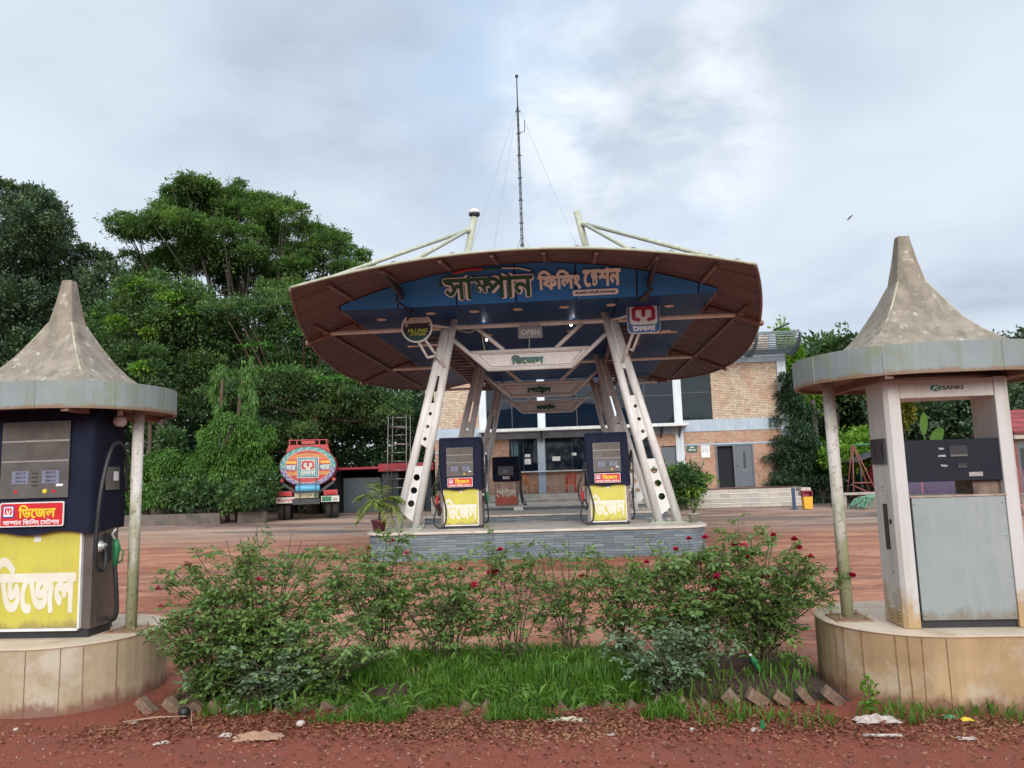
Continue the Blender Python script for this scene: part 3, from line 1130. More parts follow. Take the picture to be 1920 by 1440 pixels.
    c.text([('সা', 1, 0, 0), ('ম', 0.62, 0.24, 0.0), ('পান ফিলিং ', 1, 0, -0.12), ('স্টেশন', 1, 0, 0.2)],
           LM @ Matrix.Translation((0.0, -0.062, 0.003)), 0.50, 0.052, 0.003, 2, bold=0.02)
    c.build('lettering', [M_red, M_lblue, M_lwhite, M_lyel], lb)
    # clear pocket on the flank
    c = MB()
    c.box(0.515, 0.522, -0.10, 0.13, 1.22, 1.42, 0)
    c.box(0.5215, 0.525, 0.02, 0.10, 1.30, 1.38, 1)
    c.build('side_pocket', [M_window, M_lwhite], cov)
    # hoses and nozzles on both sides
    nozzle(0.56, 0.02, 0.69, 1, M_green, p)
    nozzle(-0.56, -0.1, 0.66, -1, M_nred, p)
    for q in ((0.478, 0.50, -0.02, 0.07, 0.60, 0.84), (-0.50, -0.478, -0.14, -0.05, 0.55, 0.82)):
        c = MB()
        c.box(*q)
        c.build('holster', M_dark, p)
    c = MB()
    c.lathe([(0.045, 0), (0.05, 0.02), (0.028, 0.035), (0.028, 0.06)], n=14, M=side_M(0.476, -0.1, 0.74))
    c.build('coupling', M_alu, p)
    c = MB()
    c.path(smooth_pts([(0.54, 0.20, 1.20), (0.565, 0.17, 1.46), (0.57, 0.04, 1.62), (0.575, -0.13, 1.58), (0.575, -0.27, 1.25), (0.56, -0.30, 0.85), (0.55, -0.27, 0.60), (0.56, -0.17, 0.55), (0.545, -0.11, 0.64), (0.53, -0.1, 0.74)]), 0.019, 8)
    c.path(smooth_pts([(0.56, 0.02, 0.57), (0.575, 0.02, 0.42), (0.58, 0.04, 0.18), (0.53, 0.07, 0.10), (0.48, 0.08, 0.12)]), 0.019, 8)
    c.build('hose', M_black, p)
    c = MB()
    c.path(smooth_pts([(-0.50, -0.12, 1.42), (-0.57, -0.22, 1.1), (-0.66, -0.22, 0.84), (-0.62, -0.2, 0.55), (-0.50, -0.2, 0.35), (-0.46, -0.22, 0.45), (-0.53, -0.14, 0.56)]), 0.018, 8)
    c.path(smooth_pts([(-0.49, -0.3, 1.42), (-0.45, -0.34, 1.03), (-0.38, -0.33, 0.69), (-0.33, -0.32, 0.42), (-0.355, -0.33, 0.15), (-0.46, -0.36, 0.03), (-0.59, -0.33, 0.10), (-0.62, -0.25, 0.26), (-0.56, -0.15, 0.52)]), 0.018, 8)
    c.build('hose', M_black, p)
    return p


PG = 'navy covered diesel pumps'
pump = diesel_pump('navy covered yellow pump at the roadside, close to the camera under the tent roof', PG)
p1 = dup(pump, (-2.52, 17.18, 0.612), 0, 'yellow diesel pump on the slate island, under the round FILLING STATION sign')
p2 = dup(pump, (0.79, 17.18, 0.612), 0, 'yellow diesel pump on the slate island, under the square emblem sign')
pump.location = (-4.555, 6.33, 0.526)
pump.scale = (1, 0.85, 1)

# petrol pump on the rearmost island
p = thing('fuel_pump', 'navy hooded pump with a red petrol panel on the rearmost island', 'fuel pump', (-2.10, 29.35, 0.612))
c = MB()
c.box(-2.54, -1.66, 29.15, 29.6, 0.612, 1.56)
c.build('cabinet', M_steel, p, bevel=0.01)
c = MB()
c.box(-2.50, -1.72, 29.118, 29.149, 0.66, 1.54, 0)
c.box(-2.50, -1.72, 29.112, 29.118, 1.16, 1.53, 1)
f = c.build('front_panel', [mat('petrol_red', (0.50, 0.10, 0.05), (0.40, 0.07, 0.04), 0.5, scale=3), mat('peeled_panel', (0.55, 0.47, 0.40), (0.45, 0.2, 0.12), 0.7, scale=5)], p)
c = MB()
c.text('পেটোল', flat_M(-2.11, 29.1115, 1.13), 0.76, 0.36, 0.003, 0, bold=0.04)
c.stroke([(-0.10, -0.10), (0.02, -0.16), (0.08, -0.10)], 0.03, flat_M(-2.10, 29.1115, 1.10), 0.003)
c.build('lettering', M_lpaint, f)
c = MB()
c.box(-2.62, -1.58, 29.02, 29.68, 1.545, 2.5)
cv = c.build('cover', M_navy, p, bevel=0.05)
c = MB()
c.box(-2.40, -1.80, 29.005, 29.019, 1.78, 2.13)
c.box(-2.20, -2.02, 29.0, 29.004, 1.86, 2.02, 1)
c.build('cover_window', [M_window, M_screen], cv)
c = MB()
c.box(-2.22, -1.95, 29.005, 29.019, 1.64, 1.74, 0)
c.text('পেটোল', flat_M(-2.085, 29.004, 1.69), 0.2, 0.06, 0.003, 1, bold=0.02)
c.build('label', [M_lwhite, M_red], cv)
nozzle(-1.54, 29.3, 1.15, 1, M_green, p)
c = MB()
c.path(smooth_pts([(-1.58, 29.2, 2.1), (-1.50, 29.1, 1.7), (-1.52, 29.1, 1.25), (-1.47, 29.15, 0.9), (-1.35, 29.2, 0.64), (-1.46, 29.25, 0.66), (-1.54, 29.3, 1.05)]), 0.022, 8)
c.path(smooth_pts([(-1.55, 29.3, 1.7), (-1.57, 29.2, 1.2), (-1.50, 29.2, 0.7), (-1.36, 29.3, 0.64)]), 0.022, 8)
c.build('hose', M_black, p)
p.location.x -= 0.45
c = MB()
c.box(-2.2, -1.86, 28.05, 28.068, 0.30, 0.60, 0)
c.text('018', flat_M(-2.03, 28.049, 0.44), 0.16, 0.1, 0.002, 1, bold=0.02)
tag(c.build('number_plate', [M_lwhite, M_rust]), 'small pale notice leaning on the front of the rearmost slate island', 'notice')

# ------------------------------------------------------------------ white portal pump on the right hand plinth
M_pumpw = mat('pump_enamel', (0.61, 0.595, 0.575), (0.54, 0.515, 0.485), 0.4, scale=2, streak=(0.45, 0.36, 0.24), streak_amt=0.55, splash=((0.42, 0.26, 0.09), 0.38, 0.0), grime=(0.36, 0.30, 0.22), grime_scale=14, grime_th=0.66)
M_greyp = mat('grey_blank_panel', (0.31, 0.345, 0.335), (0.265, 0.295, 0.29), 0.45, scale=2.5, streak=(0.38, 0.40, 0.38), streak_amt=0.55, bump=0.12, bscale=3, splash=((0.20, 0.17, 0.13), 0.14, 0.04), grime=(0.2, 0.21, 0.2), grime_scale=11, grime_th=0.66)
M_disp = mat('display_grey', (0.012, 0.015, 0.023), (0.017, 0.02, 0.028), 0.6, spec=0.2)
p = thing('fuel_pump', 'white portal pump with a grey blank panel and dark display board', 'fuel pump', (2.92, 6.25, 0.526))
z0 = 0.526
for s_ in (-1, 1):
    x = 2.92 + s_ * 0.41
    c = MB()
    c.prism([(-0.058, -0.24), (-0.03, -0.27), (0.058, -0.27), (0.058, 0.09), (-0.058, 0.09)] if s_ < 0 else [(-0.058, -0.27), (0.03, -0.27), (0.058, -0.24), (0.058, 0.09), (-0.058, 0.09)],
            Matrix.Translation((x, 6.27, 0)), 1.885, d0=z0)
    col_ = c.build('column', M_pumpw, p, bevel=0.006)
    if s_ < 0:
        SM = sideL_M(x - 0.0585, 6.27, 0)
        c = MB()
        c.box(x - 0.073, x - 0.059, 6.06, 6.33, 1.76, 1.96, 0)
        c.box(x - 0.078, x - 0.0735, 6.10, 6.20, 1.80, 1.92, 1)
        for q in range(4):
            c.box(x - 0.078, x - 0.0735, 6.23, 6.28, 1.80 + q * 0.03, 1.815 + q * 0.03, 1)
        c.build('card_reader', [M_dark, M_black], col_)
        c = MB()
        c.box(x - 0.064, x - 0.0585, 6.14, 6.21, 1.10, 1.45, 0)
        c.box(x - 0.064, x - 0.0585, 6.08, 6.11, 1.30, 1.335, 0)
        for y_, z_ in ((6.19, 1.55), (6.19, 1.58), (6.13, 0.93)):
            c.lathe([(0.006, 0), (0.006, 0.003)], n=8, M=sideL_M(x - 0.0585, y_, z_))
        c.build('nozzle_slot', M_black, col_)
        c = MB()
        c.box(x - 0.062, x - 0.0585, 6.08, 6.18, 0.69, 0.78, 0)
        c.build('data_plate', M_alu, col_)
        c = MB()
        for j in range(2):
            for q in range(5):
                c.bar((x - 0.061, 6.06 + j * 0.13, 0.555 + q * 0.024), (x - 0.061, 6.16 + j * 0.13, 0.555 + q * 0.024), 0.012, 0.008)
        c.build('louvre', M_pumpw, col_)
c = MB()
c.box(2.57, 3.27, 6.005, 6.35, 2.262, 2.405)
h = c.build('header', M_pumpw, p, bevel=0.005)
c = MB()
M_logo = mat('logo_teal', (0.01, 0.14, 0.16), rough=0.5)
M_logog = mat('logo_green', (0.03, 0.28, 0.10), rough=0.5)
M_ink = mat('ink', (0.015, 0.017, 0.03), rough=0.5)
HM = flat_M(2.92, 6.0045, 2.335)
c.text('SANKI', HM @ Matrix.Translation((0.05, 0, 0)), 0.155, 0.032, 0.002, 0, bold=0.03)
c.region([circ(-0.075, 0, 0.045, 28, 0.026)], HM, 0.0015, 1)
c.region([circ(-0.065, 0.004, 0.03, 20, 0.016)], HM, 0.002, 2)
c.stroke([(-0.105, -0.026), (-0.078, 0.026)], 0.007, HM, 0.0025, 3)
c.stroke([(-0.045, 0.022), (-0.085, 0.0), (-0.05, -0.022)], 0.006, HM, 0.0025, 3)
c.build('lettering', [M_ink, M_logo, M_logog, M_pumpw], h)
c = MB()
c.box(2.57, 3.29, 6.02, 6.30, 1.615, 1.935)
dsp = c.build('display_board', M_disp, p, bevel=0.004)
M_lcd = mat('lcd_glass', (0.16, 0.155, 0.13), rough=0.25)
for x0, x1, z0_, z1_ in ((2.90, 3.035, 1.80, 1.885), (2.95, 3.02, 1.715, 1.75)):
    c = MB()
    c.box(x0, x1, 6.012, 6.0198, z0_, z1_, 0)
    c.box(x0 + 0.005, x1 - 0.005, 6.009, 6.0118, z0_ + 0.002, z0_ + 0.2 * (z1_ - z0_), 1)
    c.build('readout', [M_black, M_lcd], dsp)
c = MB()
c.text('TAKA', flat_M(2.845, 6.0185, 1.865), 0.04, 0.014, 0.0015, 0, bold=0.02)
c.text('LITRES', flat_M(2.845, 6.0185, 1.81), 0.055, 0.014, 0.0015, 0, bold=0.02)
c.text('TK/Ltr', flat_M(2.855, 6.0185, 1.735), 0.05, 0.015, 0.0015, 0, bold=0.02)
c.box(3.03, 3.13, 6.014, 6.0198, 1.648, 1.68, 1)
c.build('lettering', [M_lwhite, mat('worn_sticker', (0.42, 0.40, 0.36), (0.2, 0.19, 0.17), 0.6, scale=60)], dsp)
c = MB()
c.box(3.07, 3.27, 6.06, 6.33, 1.512, 1.614)
c.build('junction_box', mat('brown_stained_metal', (0.22, 0.15, 0.11), (0.06, 0.04, 0.03), 0.6, scale=7), p)
c = MB()
c.box(2.565, 3.275, 6.03, 6.35, 0.60, 1.508)
cab = c.build('cabinet', M_dark, p)
c = MB()
c.box(2.585, 3.268, 6.006, 6.028, 0.585, 1.495)
for sx in (2.60, 3.25):
    for sz in (0.62, 0.9, 1.2, 1.45):
        c.box(sx - 0.008, sx + 0.008, 6.000, 6.0058, sz - 0.006, sz + 0.006)
c.build('front_panel', M_greyp, p, bevel=0.004)
c = MB()
c.box(2.56, 3.28, 6.035, 6.34, 0.527, 0.599)
c.build('kick_plate', M_dark, p)
c = MB()
c.box(2.56, 3.28, 6.0, 6.36, 1.498, 1.511)
c.build('top_tray', mat('stained_tray', (0.45, 0.38, 0.32), (0.25, 0.16, 0.1), 0.6, scale=8), p)
# ------------------------------------------------------------------ boat shaped canopy
def corrugated():
    m, t, b, oc, o = pbsdf('brown_corrugated_sheet')
    s = t.n('ShaderNodeSeparateXYZ')
    t.l(oc, s.inputs[0])
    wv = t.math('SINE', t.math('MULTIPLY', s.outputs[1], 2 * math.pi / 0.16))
    n = t.noise(t.mapping(oc, (0.5, 5, 0.5)), 1.0, 5, 0.6)
    col = t.mix(t.ramp(n, [(0.35, 0), (0.7, 1)]), (0.20, 0.128, 0.128), (0.135, 0.086, 0.088))
    seam = t.math('MODULO', t.math('ADD', s.outputs[1], 100.0), 0.92)
    col = t.mix(t.ramp(seam, [(0.0, 1.0), (0.035, 1.0), (0.045, 0.0)], 'LINEAR'), col, (0.05, 0.025, 0.022))
    col = t.mix(t.ramp(t.math('ADD', t.math('MULTIPLY', wv, 0.5), 0.5), [(0.0, 0.85), (0.22, 0.5), (0.4, 0.0)]), col, (0.06, 0.028, 0.024))  # wave troughs darkened in the colour, as shade between the ribs
    t.l(col, b.inputs['Base Color'])
    b.inputs['Roughness'].default_value = 0.6
    b.inputs['Specular IOR Level'].default_value = 0.15
    addbump(t, b, wv, 0.8, 0.02)
    return m


def bluepanel(name, base, pw, pd, x0, y0, rough, spec=0.2):
    m, t, b, oc, o = pbsdf(name)
    s = t.n('ShaderNodeSeparateXYZ')
    t.l(oc, s.inputs[0])
    col = t.mix(t.noise(oc, 0.8, 3), base, tuple(c * 0.85 for c in base))
    for k, p, off in ((0, pw, x0), (1, pd, y0)):
        if p:
            f = t.math('MODULO', t.math('ADD', s.outputs[k], 100 * p + off), p)
            col = t.mix(t.ramp(f, [(0.0, 1.0), (0.03, 1.0), (0.04, 0.0)]), col, (0.006, 0.01, 0.02))
    t.l(col, b.inputs['Base Color'])
    b.inputs['Roughness'].default_value = rough
    b.inputs['Specular IOR Level'].default_value = spec
    return m


M_corr = corrugated()
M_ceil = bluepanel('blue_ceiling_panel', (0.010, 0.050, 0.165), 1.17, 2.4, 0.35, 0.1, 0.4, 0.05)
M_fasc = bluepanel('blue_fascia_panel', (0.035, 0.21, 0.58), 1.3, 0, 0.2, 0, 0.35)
M_rim = mat('lichen_rim', (0.47, 0.47, 0.38), (0.33, 0.35, 0.24), 0.7, scale=7, grime=(0.22, 0.23, 0.13), grime_amt=0.5)
M_brown = mat('brown_purlin', (0.20, 0.105, 0.09), (0.14, 0.07, 0.06), 0.55)
M_gland = mat('downlight_ring', (0.72, 0.52, 0.42), rough=0.4)
M_lamp = emit('led_lamp', (0.93, 0.97, 1.0), 9.0)
M_lampoff = mat('lamp_glass', (0.75, 0.72, 0.68), rough=0.3)

YF, YB = 13.7, 31.2


def rz_(w, y):
    q = min(max(min(y - YF, YB - y), 0.0), 1.75)
    return 5.99 + 0.16 * q - (0.027 + 0.0124 * q / 1.75) * w * w


def wmax(y):
    return 5.82 - 1.42 * ((y - 22.45) / 8.75) ** 2


cano = thing('station_canopy', 'boat shaped brown canopy with blue ceiling on leaning white lattice legs', 'canopy', (AX, 22.4, 0))
ys = list(np.linspace(YF, YB, 36))
us = list(np.linspace(-1, 1, 41))
c = MB()
for top in (0, 1):
    vs = [(AX + u * wmax(y), y, rz_(u * wmax(y), y) + top * 0.035) for y in ys for u in us]
    n = len(us)
    fs = []
    for j in range(len(ys) - 1):
        for i in range(n - 1):
            q = (j * n + i, j * n + i + 1, (j + 1) * n + i + 1, (j + 1) * n + i)
            fs.append(q if top else q[::-1])
    c.add(vs, fs, 0, True)
# closing strip at the edges + rolled sheet ends that stand up a little along the front rim
rim = [(u, YF) for u in us] + [(1, y) for y in ys[1:]] + [(u, YB) for u in us[::-1][1:]] + [(-1, y) for y in ys[::-1][1:-1]]
vs = []
for u, y in rim:
    w = u * wmax(y)
    vs += [(AX + w, y, rz_(w, y)), (AX + w, y, rz_(w, y) + 0.035)]
n = len(rim)
c.add(vs, [(2 * i, 2 * ((i + 1) % n), 2 * ((i + 1) % n) + 1, 2 * i + 1) for i in range(n)], 0)
for w in (-3.1, -2.4, -1.25, 1.15, 2.2, 2.9, 3.6, 4.1):
    c.path([(AX + w - 0.1, YF + 0.12, rz_(w - .1, YF) + 0.05), (AX + w, YF + 0.12, rz_(w, YF) + 0.085), (AX + w + 0.1, YF + 0.12, rz_(w + .1, YF) + 0.05)], 0.03, 6)
roof = c.build('roof_sheet', M_corr, cano)
c = MB()
c.path([(AX + u * wmax(YF), YF - 0.012, rz_(u * wmax(YF), YF) + 0.02) for u in us], 0.028, 8)
c.build('front_rim', M_rim, roof)
for s_ in (-1, 1):
    c = MB()
    c.path([(AX + s_ * wmax(y), y, rz_(wmax(y), y) - 0.005) for y in ys], 0.032, 6)
    c.build('side_rim', M_brown, roof)
# ceiling + fascia
c = MB()
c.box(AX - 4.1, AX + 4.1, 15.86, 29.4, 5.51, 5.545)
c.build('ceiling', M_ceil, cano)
c = MB()
ws = np.linspace(-4.1, 4.1, 42)
fb = [(AX + w, 15.85, 5.50) for w in ws]
def fas_top(w):
    a, b = 0.0, 1.4
    for _ in range(30):
        q = (a + b) / 2
        if 5.50 + 0.76 * q < rz_(w, 15.85 - 0.40 * q) - 0.03:
            a = q
        else:
            b = q
    return a


ft = [(AX + w, 15.85 - 0.40 * fas_top(w), 5.50 + 0.76 * fas_top(w)) for w in ws]
n = len(ws)
c.add(fb + ft + [(x, y + 0.03, z) for x, y, z in fb] + [(x, y + 0.03, z) for x, y, z in ft],
      [(i, i + 1, n + i + 1, n + i) for i in range(n - 1)] + [(2 * n + i + 1, 2 * n + i, 3 * n + i, 3 * n + i + 1) for i in range(n - 1)])
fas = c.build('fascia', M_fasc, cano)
for s_ in (-1, 1):
    c = MB()
    c.box(AX + s_ * 4.1 - 0.02, AX + s_ * 4.1 + 0.02, 15.9, 29.3, 5.50, 5.66)
    c.build('side_board', M_brown, cano)
# purlins
for s_ in (-1, 1):
    for w, y0, y1 in ((4.85, 16.4, 28.5), (3.75, 14.0, 15.6), (2.65, 13.85, 15.3), (1.5, 13.8, 15.1), (0.5, 13.8, 15.05)):
        c = MB()
        yy = np.linspace(y0, y1, 8)
        c.path([(AX + s_ * w, y, rz_(w, y) - 0.045) for y in yy], 0.042, 8)
        c.build('purlin', M_brown, cano)
    c = MB()      # gusseted rib from the front rim back to the first portal
    c.prism([(14.0, 5.76), (14.3, 5.84), (15.0, 5.92), (16.1, 5.74), (16.1, 5.62)], Matrix(((0, 0, 1, AX + s_ * 2.66 - 0.03), (1, 0, 0, 0), (0, 1, 0, 0), (0, 0, 0, 1))), 0.06)
    c.prism([(-0.03, 15.2), (0.03, 15.2), (0.03 - s_ * 0.06, 16.25), (-0.03 - s_ * 0.18, 16.25)], Matrix.Translation((AX + s_ * 2.66, 0, 5.46)), 0.045)
    c.build('rib', mat('dark_rib', (0.035, 0.022, 0.03), (0.025, 0.016, 0.022), 0.6), cano)


def leg_line(s_, kind, z):
    w = (3.23 - (z - 0.63) * (3.23 - 2.01) / 4.67) if kind == 'o' else (2.80 - (z - 0.63) * (2.80 - 1.74) / 5.12)
    return AX + s_ * w


for k in range(3):
    Y = 17.4 + 6.3 * k
    fr = thing('portal', '', '', (AX, Y, 0)) if False else None
    for s_ in (-1, 1):
        c = MB()
        c.tube((leg_line(s_, 'o', 0.60), Y, 0.60), (leg_line(s_, 'o', 5.36), Y, 5.36), 0.105, 0.092, 18)
        c.tube((leg_line(s_, 'i', 0.60), Y, 0.60), (leg_line(s_, 'i', 5.56), Y, 5.56), 0.105, 0.09, 18)
        leg = c.build('leg', M_frame, cano)
        # perforated gusset plates between the two tubes
        for zt, zb, zbi, holes, hr in ((2.05, 1.00, 0.72, (1.79, 1.49, 1.19), 0.078), (3.52, 2.62, 2.42, (3.27, 2.97, 2.68), 0.043), (5.25, 4.12, 4.20, (), 0)):
            c = MB()
            X = lambda kk, z: leg_line(s_, kk, z)
            poly = [(X('o', zt) + s_ * 0.0, zt), (X('i', zt), zt), (X('i', zbi), zbi), (X('o', zb), zb)]
            if s_ < 0:
                poly = poly[:2] + [(X('i', zb), zb), (X('o', zbi), zbi)] if zt > 4 else [(X('o', zt), zt), (X('i', zt), zt), (X('i', zbi), zbi), (X('o', zb), zb)]
            loops = [poly]
            for hz in holes:
                loops.append(circ((X('o', hz) + X('i', hz)) / 2, hz, hr, 20))
            c.region(loops, flat_M(0, Y - 0.055, 0), -0.03, 0, 0, evenodd=True)
            c.build('gusset_plate', M_white, leg)
        c = MB()
        xm = (leg_line(s_, 'o', 0.6) + leg_line(s_, 'i', 0.6)) / 2
        c.box(xm - 0.42, xm + 0.42, Y - 0.2, Y + 0.2, 0.611, 0.63)
        for bx_ in (-0.37, 0.0, 0.37):
            for by_ in (-0.15, 0.15):
                c.tube((xm + bx_, Y + by_, 0.63), (xm + bx_, Y + by_, 0.70), 0.014, n=6)
                c.tube((xm + bx_, Y + by_, 0.631), (xm + bx_, Y + by_, 0.652), 0.025, n=6)
        c.build('foot_plate', M_rim, leg)
    # cross beam, rafters, braces of this portal
    c = MB()
    wm = wmax(Y)
    e = wm - 0.35
    c.tube((AX - e, Y, 5.32), (AX + e, Y, 5.32), 0.058, n=12)
    for s_ in (-1, 1):
        c.tube((AX + s_ * 1.80, Y, 5.0), (AX + s_ * 0.98, Y, 4.26), 0.05, n=10)
        c.tube((AX + s_ * 1.27, Y, 5.30), (AX + s_ * 0.62, Y, 4.72), 0.048, n=10)
    c.tube((AX - 1.4, Y, 4.69), (AX + 1.4, Y, 4.69), 0.045, n=10)
    c.tube((AX - 0.99, Y, 4.26), (AX + 0.99, Y, 4.26), 0.042, n=10)
    c.build('cross_beam', M_frame, cano)
    for s_ in (-1, 1):
        c = MB()
        c.path([(AX + s_ * w, Y, rz_(w, Y) - 0.05) for w in np.linspace(4.12, wm + 0.02, 6)], 0.055, 8)
        c.tube((AX + s_ * 4.16, Y, rz_(4.16, Y) - 0.05), (AX + s_ * 4.10, Y, 5.32), 0.045, n=8)
        c.tube((AX + s_ * e, Y, 5.32), (AX + s_ * (wm + 0.02), Y, rz_(wm, Y) - 0.04), 0.055, n=8)
        c.ball((AX + s_ * (wm + 0.02), Y, rz_(wm, Y) - 0.05), 0.075)
        c.build('rafter', M_brown, cano)
for s_ in (-1, 1):
    # ladder like girders that run from portal to portal
    c = MB()
    for w in (2.05, 2.75):
        c.tube((AX + s_ * w, 17.4, 5.22), (AX + s_ * w, 30.0, 5.22), 0.05, n=8)
    for y in np.arange(17.9, 29.9, 0.62):
        c.tube((AX + s_ * 2.05, y, 5.22), (AX + s_ * 2.75, y, 5.22), 0.035, n=8)
    c.build('girder', M_brown, cano)
    # mast through the roof with its two stays
    c = MB()
    c.tube((AX + s_ * 1.76, 17.4, 5.56), (AX + s_ * 1.24, 17.4, 8.02), 0.088, 0.082, 16)
    mst = c.build('mast', M_rim, cano)
    top = Vector((AX + s_ * 1.36, 17.4, 7.72))
    for w, y in ((4.05, 14.1), (2.35, 14.5)):
        c = MB()
        e = Vector((AX + s_ * w, y, rz_(w, y) + 0.10))
        st = top + (e - top).normalized() * 0.12
        c.tube(st, e, 0.045, n=10)
        c.ball(st, 0.075)
        c.build('stay', M_rim, mst)
    if s_ < 0:
        c = MB()
        c.lathe([(0.07, -0.06), (0.13, -0.02), (0.14, 0.03)], (AX - 1.235, 17.4, 8.08), 18, 0)
        c.lathe([(0.14, 0.03), (0.13, 0.08), (0.085, 0.13), (0.001, 0.15)], (AX - 1.235, 17.4, 8.08), 18, 1)
        c.build('lamp', [M_dark, M_lampoff], mst)
# recessed downlights, four of them burning
spots = [(-3.45, 17.0), (-2.2, 16.6), (-1.2, 16.6), (-0.2, 16.6), (0.85, 16.6), (1.9, 16.6), (3.25, 17.0), (-3.0, 19.6), (3.0, 19.6), (-1.2, 19.5), (1.0, 19.5),
         (-2.9, 22.0), (2.9, 22.0), (-1.2, 22.5), (1.0, 22.5), (2.6, 25.5), (-2.6, 25.5)]
dl0 = None
for i, (w, y) in enumerate(spots):
    c = MB()
    c.lathe([(0.085, -0.018), (0.11, -0.012), (0.115, -0.001)], (AX + w, y, 5.51), 18, 0)
    c.build('downlight', [M_gland], cano)
for w, y, drop in ((-1.13, 17.9, 0.02), (1.06, 17.9, 0.02), (-1.13, 18.4, 0.30), (1.0, 18.4, 0.02)):
    c = MB()
    c.lathe([(0.015, 0.0), (0.026, -0.02), (0.03, -0.04), (0.02, -0.055), (0.001, -0.06)], (AX + w, y, 5.50 - drop), 14, 0)
    lp = c.build('lamp_bulb', M_lamp, cano)
    if drop > 0.1:
        c = MB()
        c.tube((AX + w, y, 5.51), (AX + w, y, 5.50 - drop), 0.012, n=6)
        c.build('lamp_stem', M_dark, lp)
# loose cable under the beam
c = MB()
c.path(smooth_pts([(AX - 1.75, 17.34, 5.27), (AX - 1.45, 17.3, 5.16), (AX - 1.15, 17.3, 5.24), (AX - 1.1, 17.3, 4.95), (AX - 1.06, 17.3, 4.72)]), 0.012, 6)
c.path(smooth_pts([(AX + 0.0, 17.33, 4.95), (AX + 0.0, 17.33, 4.85), (AX - 0.02, 17.33, 4.72)]), 0.01, 6)
c.build('loose_cable', M_rim, cano)

# ------------------------------------------------------------------ signs
M_sgreen = mat('letter_green', (0.01, 0.12, 0.075), (0.008, 0.08, 0.05), 0.45)
M_swhite = mat('letter_white', (0.84, 0.88, 0.89), (0.78, 0.82, 0.82), 0.45)
M_sred = mat('letter_crimson', (0.42, 0.02, 0.07), (0.36, 0.015, 0.06), 0.45)
FM = Matrix(((1, 0, 0, AX), (0, -0.466, -0.885, 15.65), (0, 0.885, -0.466, 5.88), (0, 0, 0, 1)))


def fas_M(x, v, d=0.0):
    return FM @ Matrix.Translation((x - AX, v * 0.86, d))


def title(mb, pieces, x0, x1, v0, v1, mi_out, mi_in, bo, bi):
    M = fas_M((x0 + x1) / 2, (v0 + v1) / 2, 0.012)
    v0, v1 = v0 * 0.88, v1 * 0.88
    mb.text(pieces, M, x1 - x0, v1 - v0, 0.05, mi_out, bold=bo)
    mb.text(pieces, M, (x1 - x0) * 0.975, (v1 - v0) * 0.93, 0.058, mi_in, bold=bi)


t_ = thing('fascia_lettering', 'large green letters with white outline, first word on the blue fascia', 'sign lettering', tuple(fas_M(-1.6, 0, 0).translation))
c = MB()
title(c, [('সা', 1, 0, 0), ('ম', 0.70, 0.19, -0.02), ('পান', 1, 0, -0.14)], -2.62, -0.64, -0.37, 0.26, 0, 1, 0.075, 0.022)
c.build('letters', [M_swhite, M_sgreen], t_)
c = MB()      # the thin boat drawn as one sweeping line above the word
c.stroke([(-2.66, 0.05), (-2.68, 0.17), (-2.5, 0.27), (-2.2, 0.33), (-1.9, 0.36), (-1.55, 0.39), (-1.2, 0.40), (-0.9, 0.37), (-0.7, 0.31), (-0.62, 0.24)], 0.035,
         FM @ Matrix.Translation((-AX, -0.055, 0.015)), 0.03, 0)
c.stroke([(-2.35, 0.34), (-2.05, 0.39), (-1.75, 0.40)], 0.05, FM @ Matrix.Translation((-AX, -0.055, 0.015)), 0.032, 1)
c.stroke([(-1.3, 0.395), (-0.95, 0.375), (-0.72, 0.31)], 0.025, FM @ Matrix.Translation((-AX, -0.055, 0.015)), 0.034, 2)
c.build('boat_outline', [M_sgreen, M_sred, M_swhite], t_)
t_ = thing('fascia_lettering', 'cream raised letters of the second and third words on the blue fascia', 'sign lettering', tuple(fas_M(0.3, 0, 0).translation))
c = MB()
M_cream = mat('letter_cream', (0.84, 0.88, 0.87), (0.78, 0.82, 0.80), 0.45)
c.text('ফিলিং', fas_M(-0.1, 0.03, 0.012), 0.92, 0.44, 0.05, 0, bold=0.045)
c.text([('ে', 1, 0, 0), ('ষ', 0.64, 0.24, -0.02), ('ট', 0.62, 0.0, -0.42), ('শন', 1, 0, -0.02)], fas_M(0.80, 0.05, 0.012), 0.80, 0.41, 0.05, 0, bold=0.045)
c.build('letters', M_cream, t_)
c = MB()
AM = fas_M(0.66, -0.33, 0.015)
c.prism(rrect(0.98, 0.13, 0.06), AM, 0.04, 0)
t2 = tag(c.build('address_plate', M_swhite), 'long cream address plate below the fascia letters', 'sign')
c = MB()
c.text('উতরকান্দি, কাশিয়ানী, গোপালগঞ্জ।', AM @ Matrix.Translation((0, 0, 0.041)), 0.86, 0.08, 0.003, 0, bold=0.02)
o = c.build('lettering', M_ink, t2)

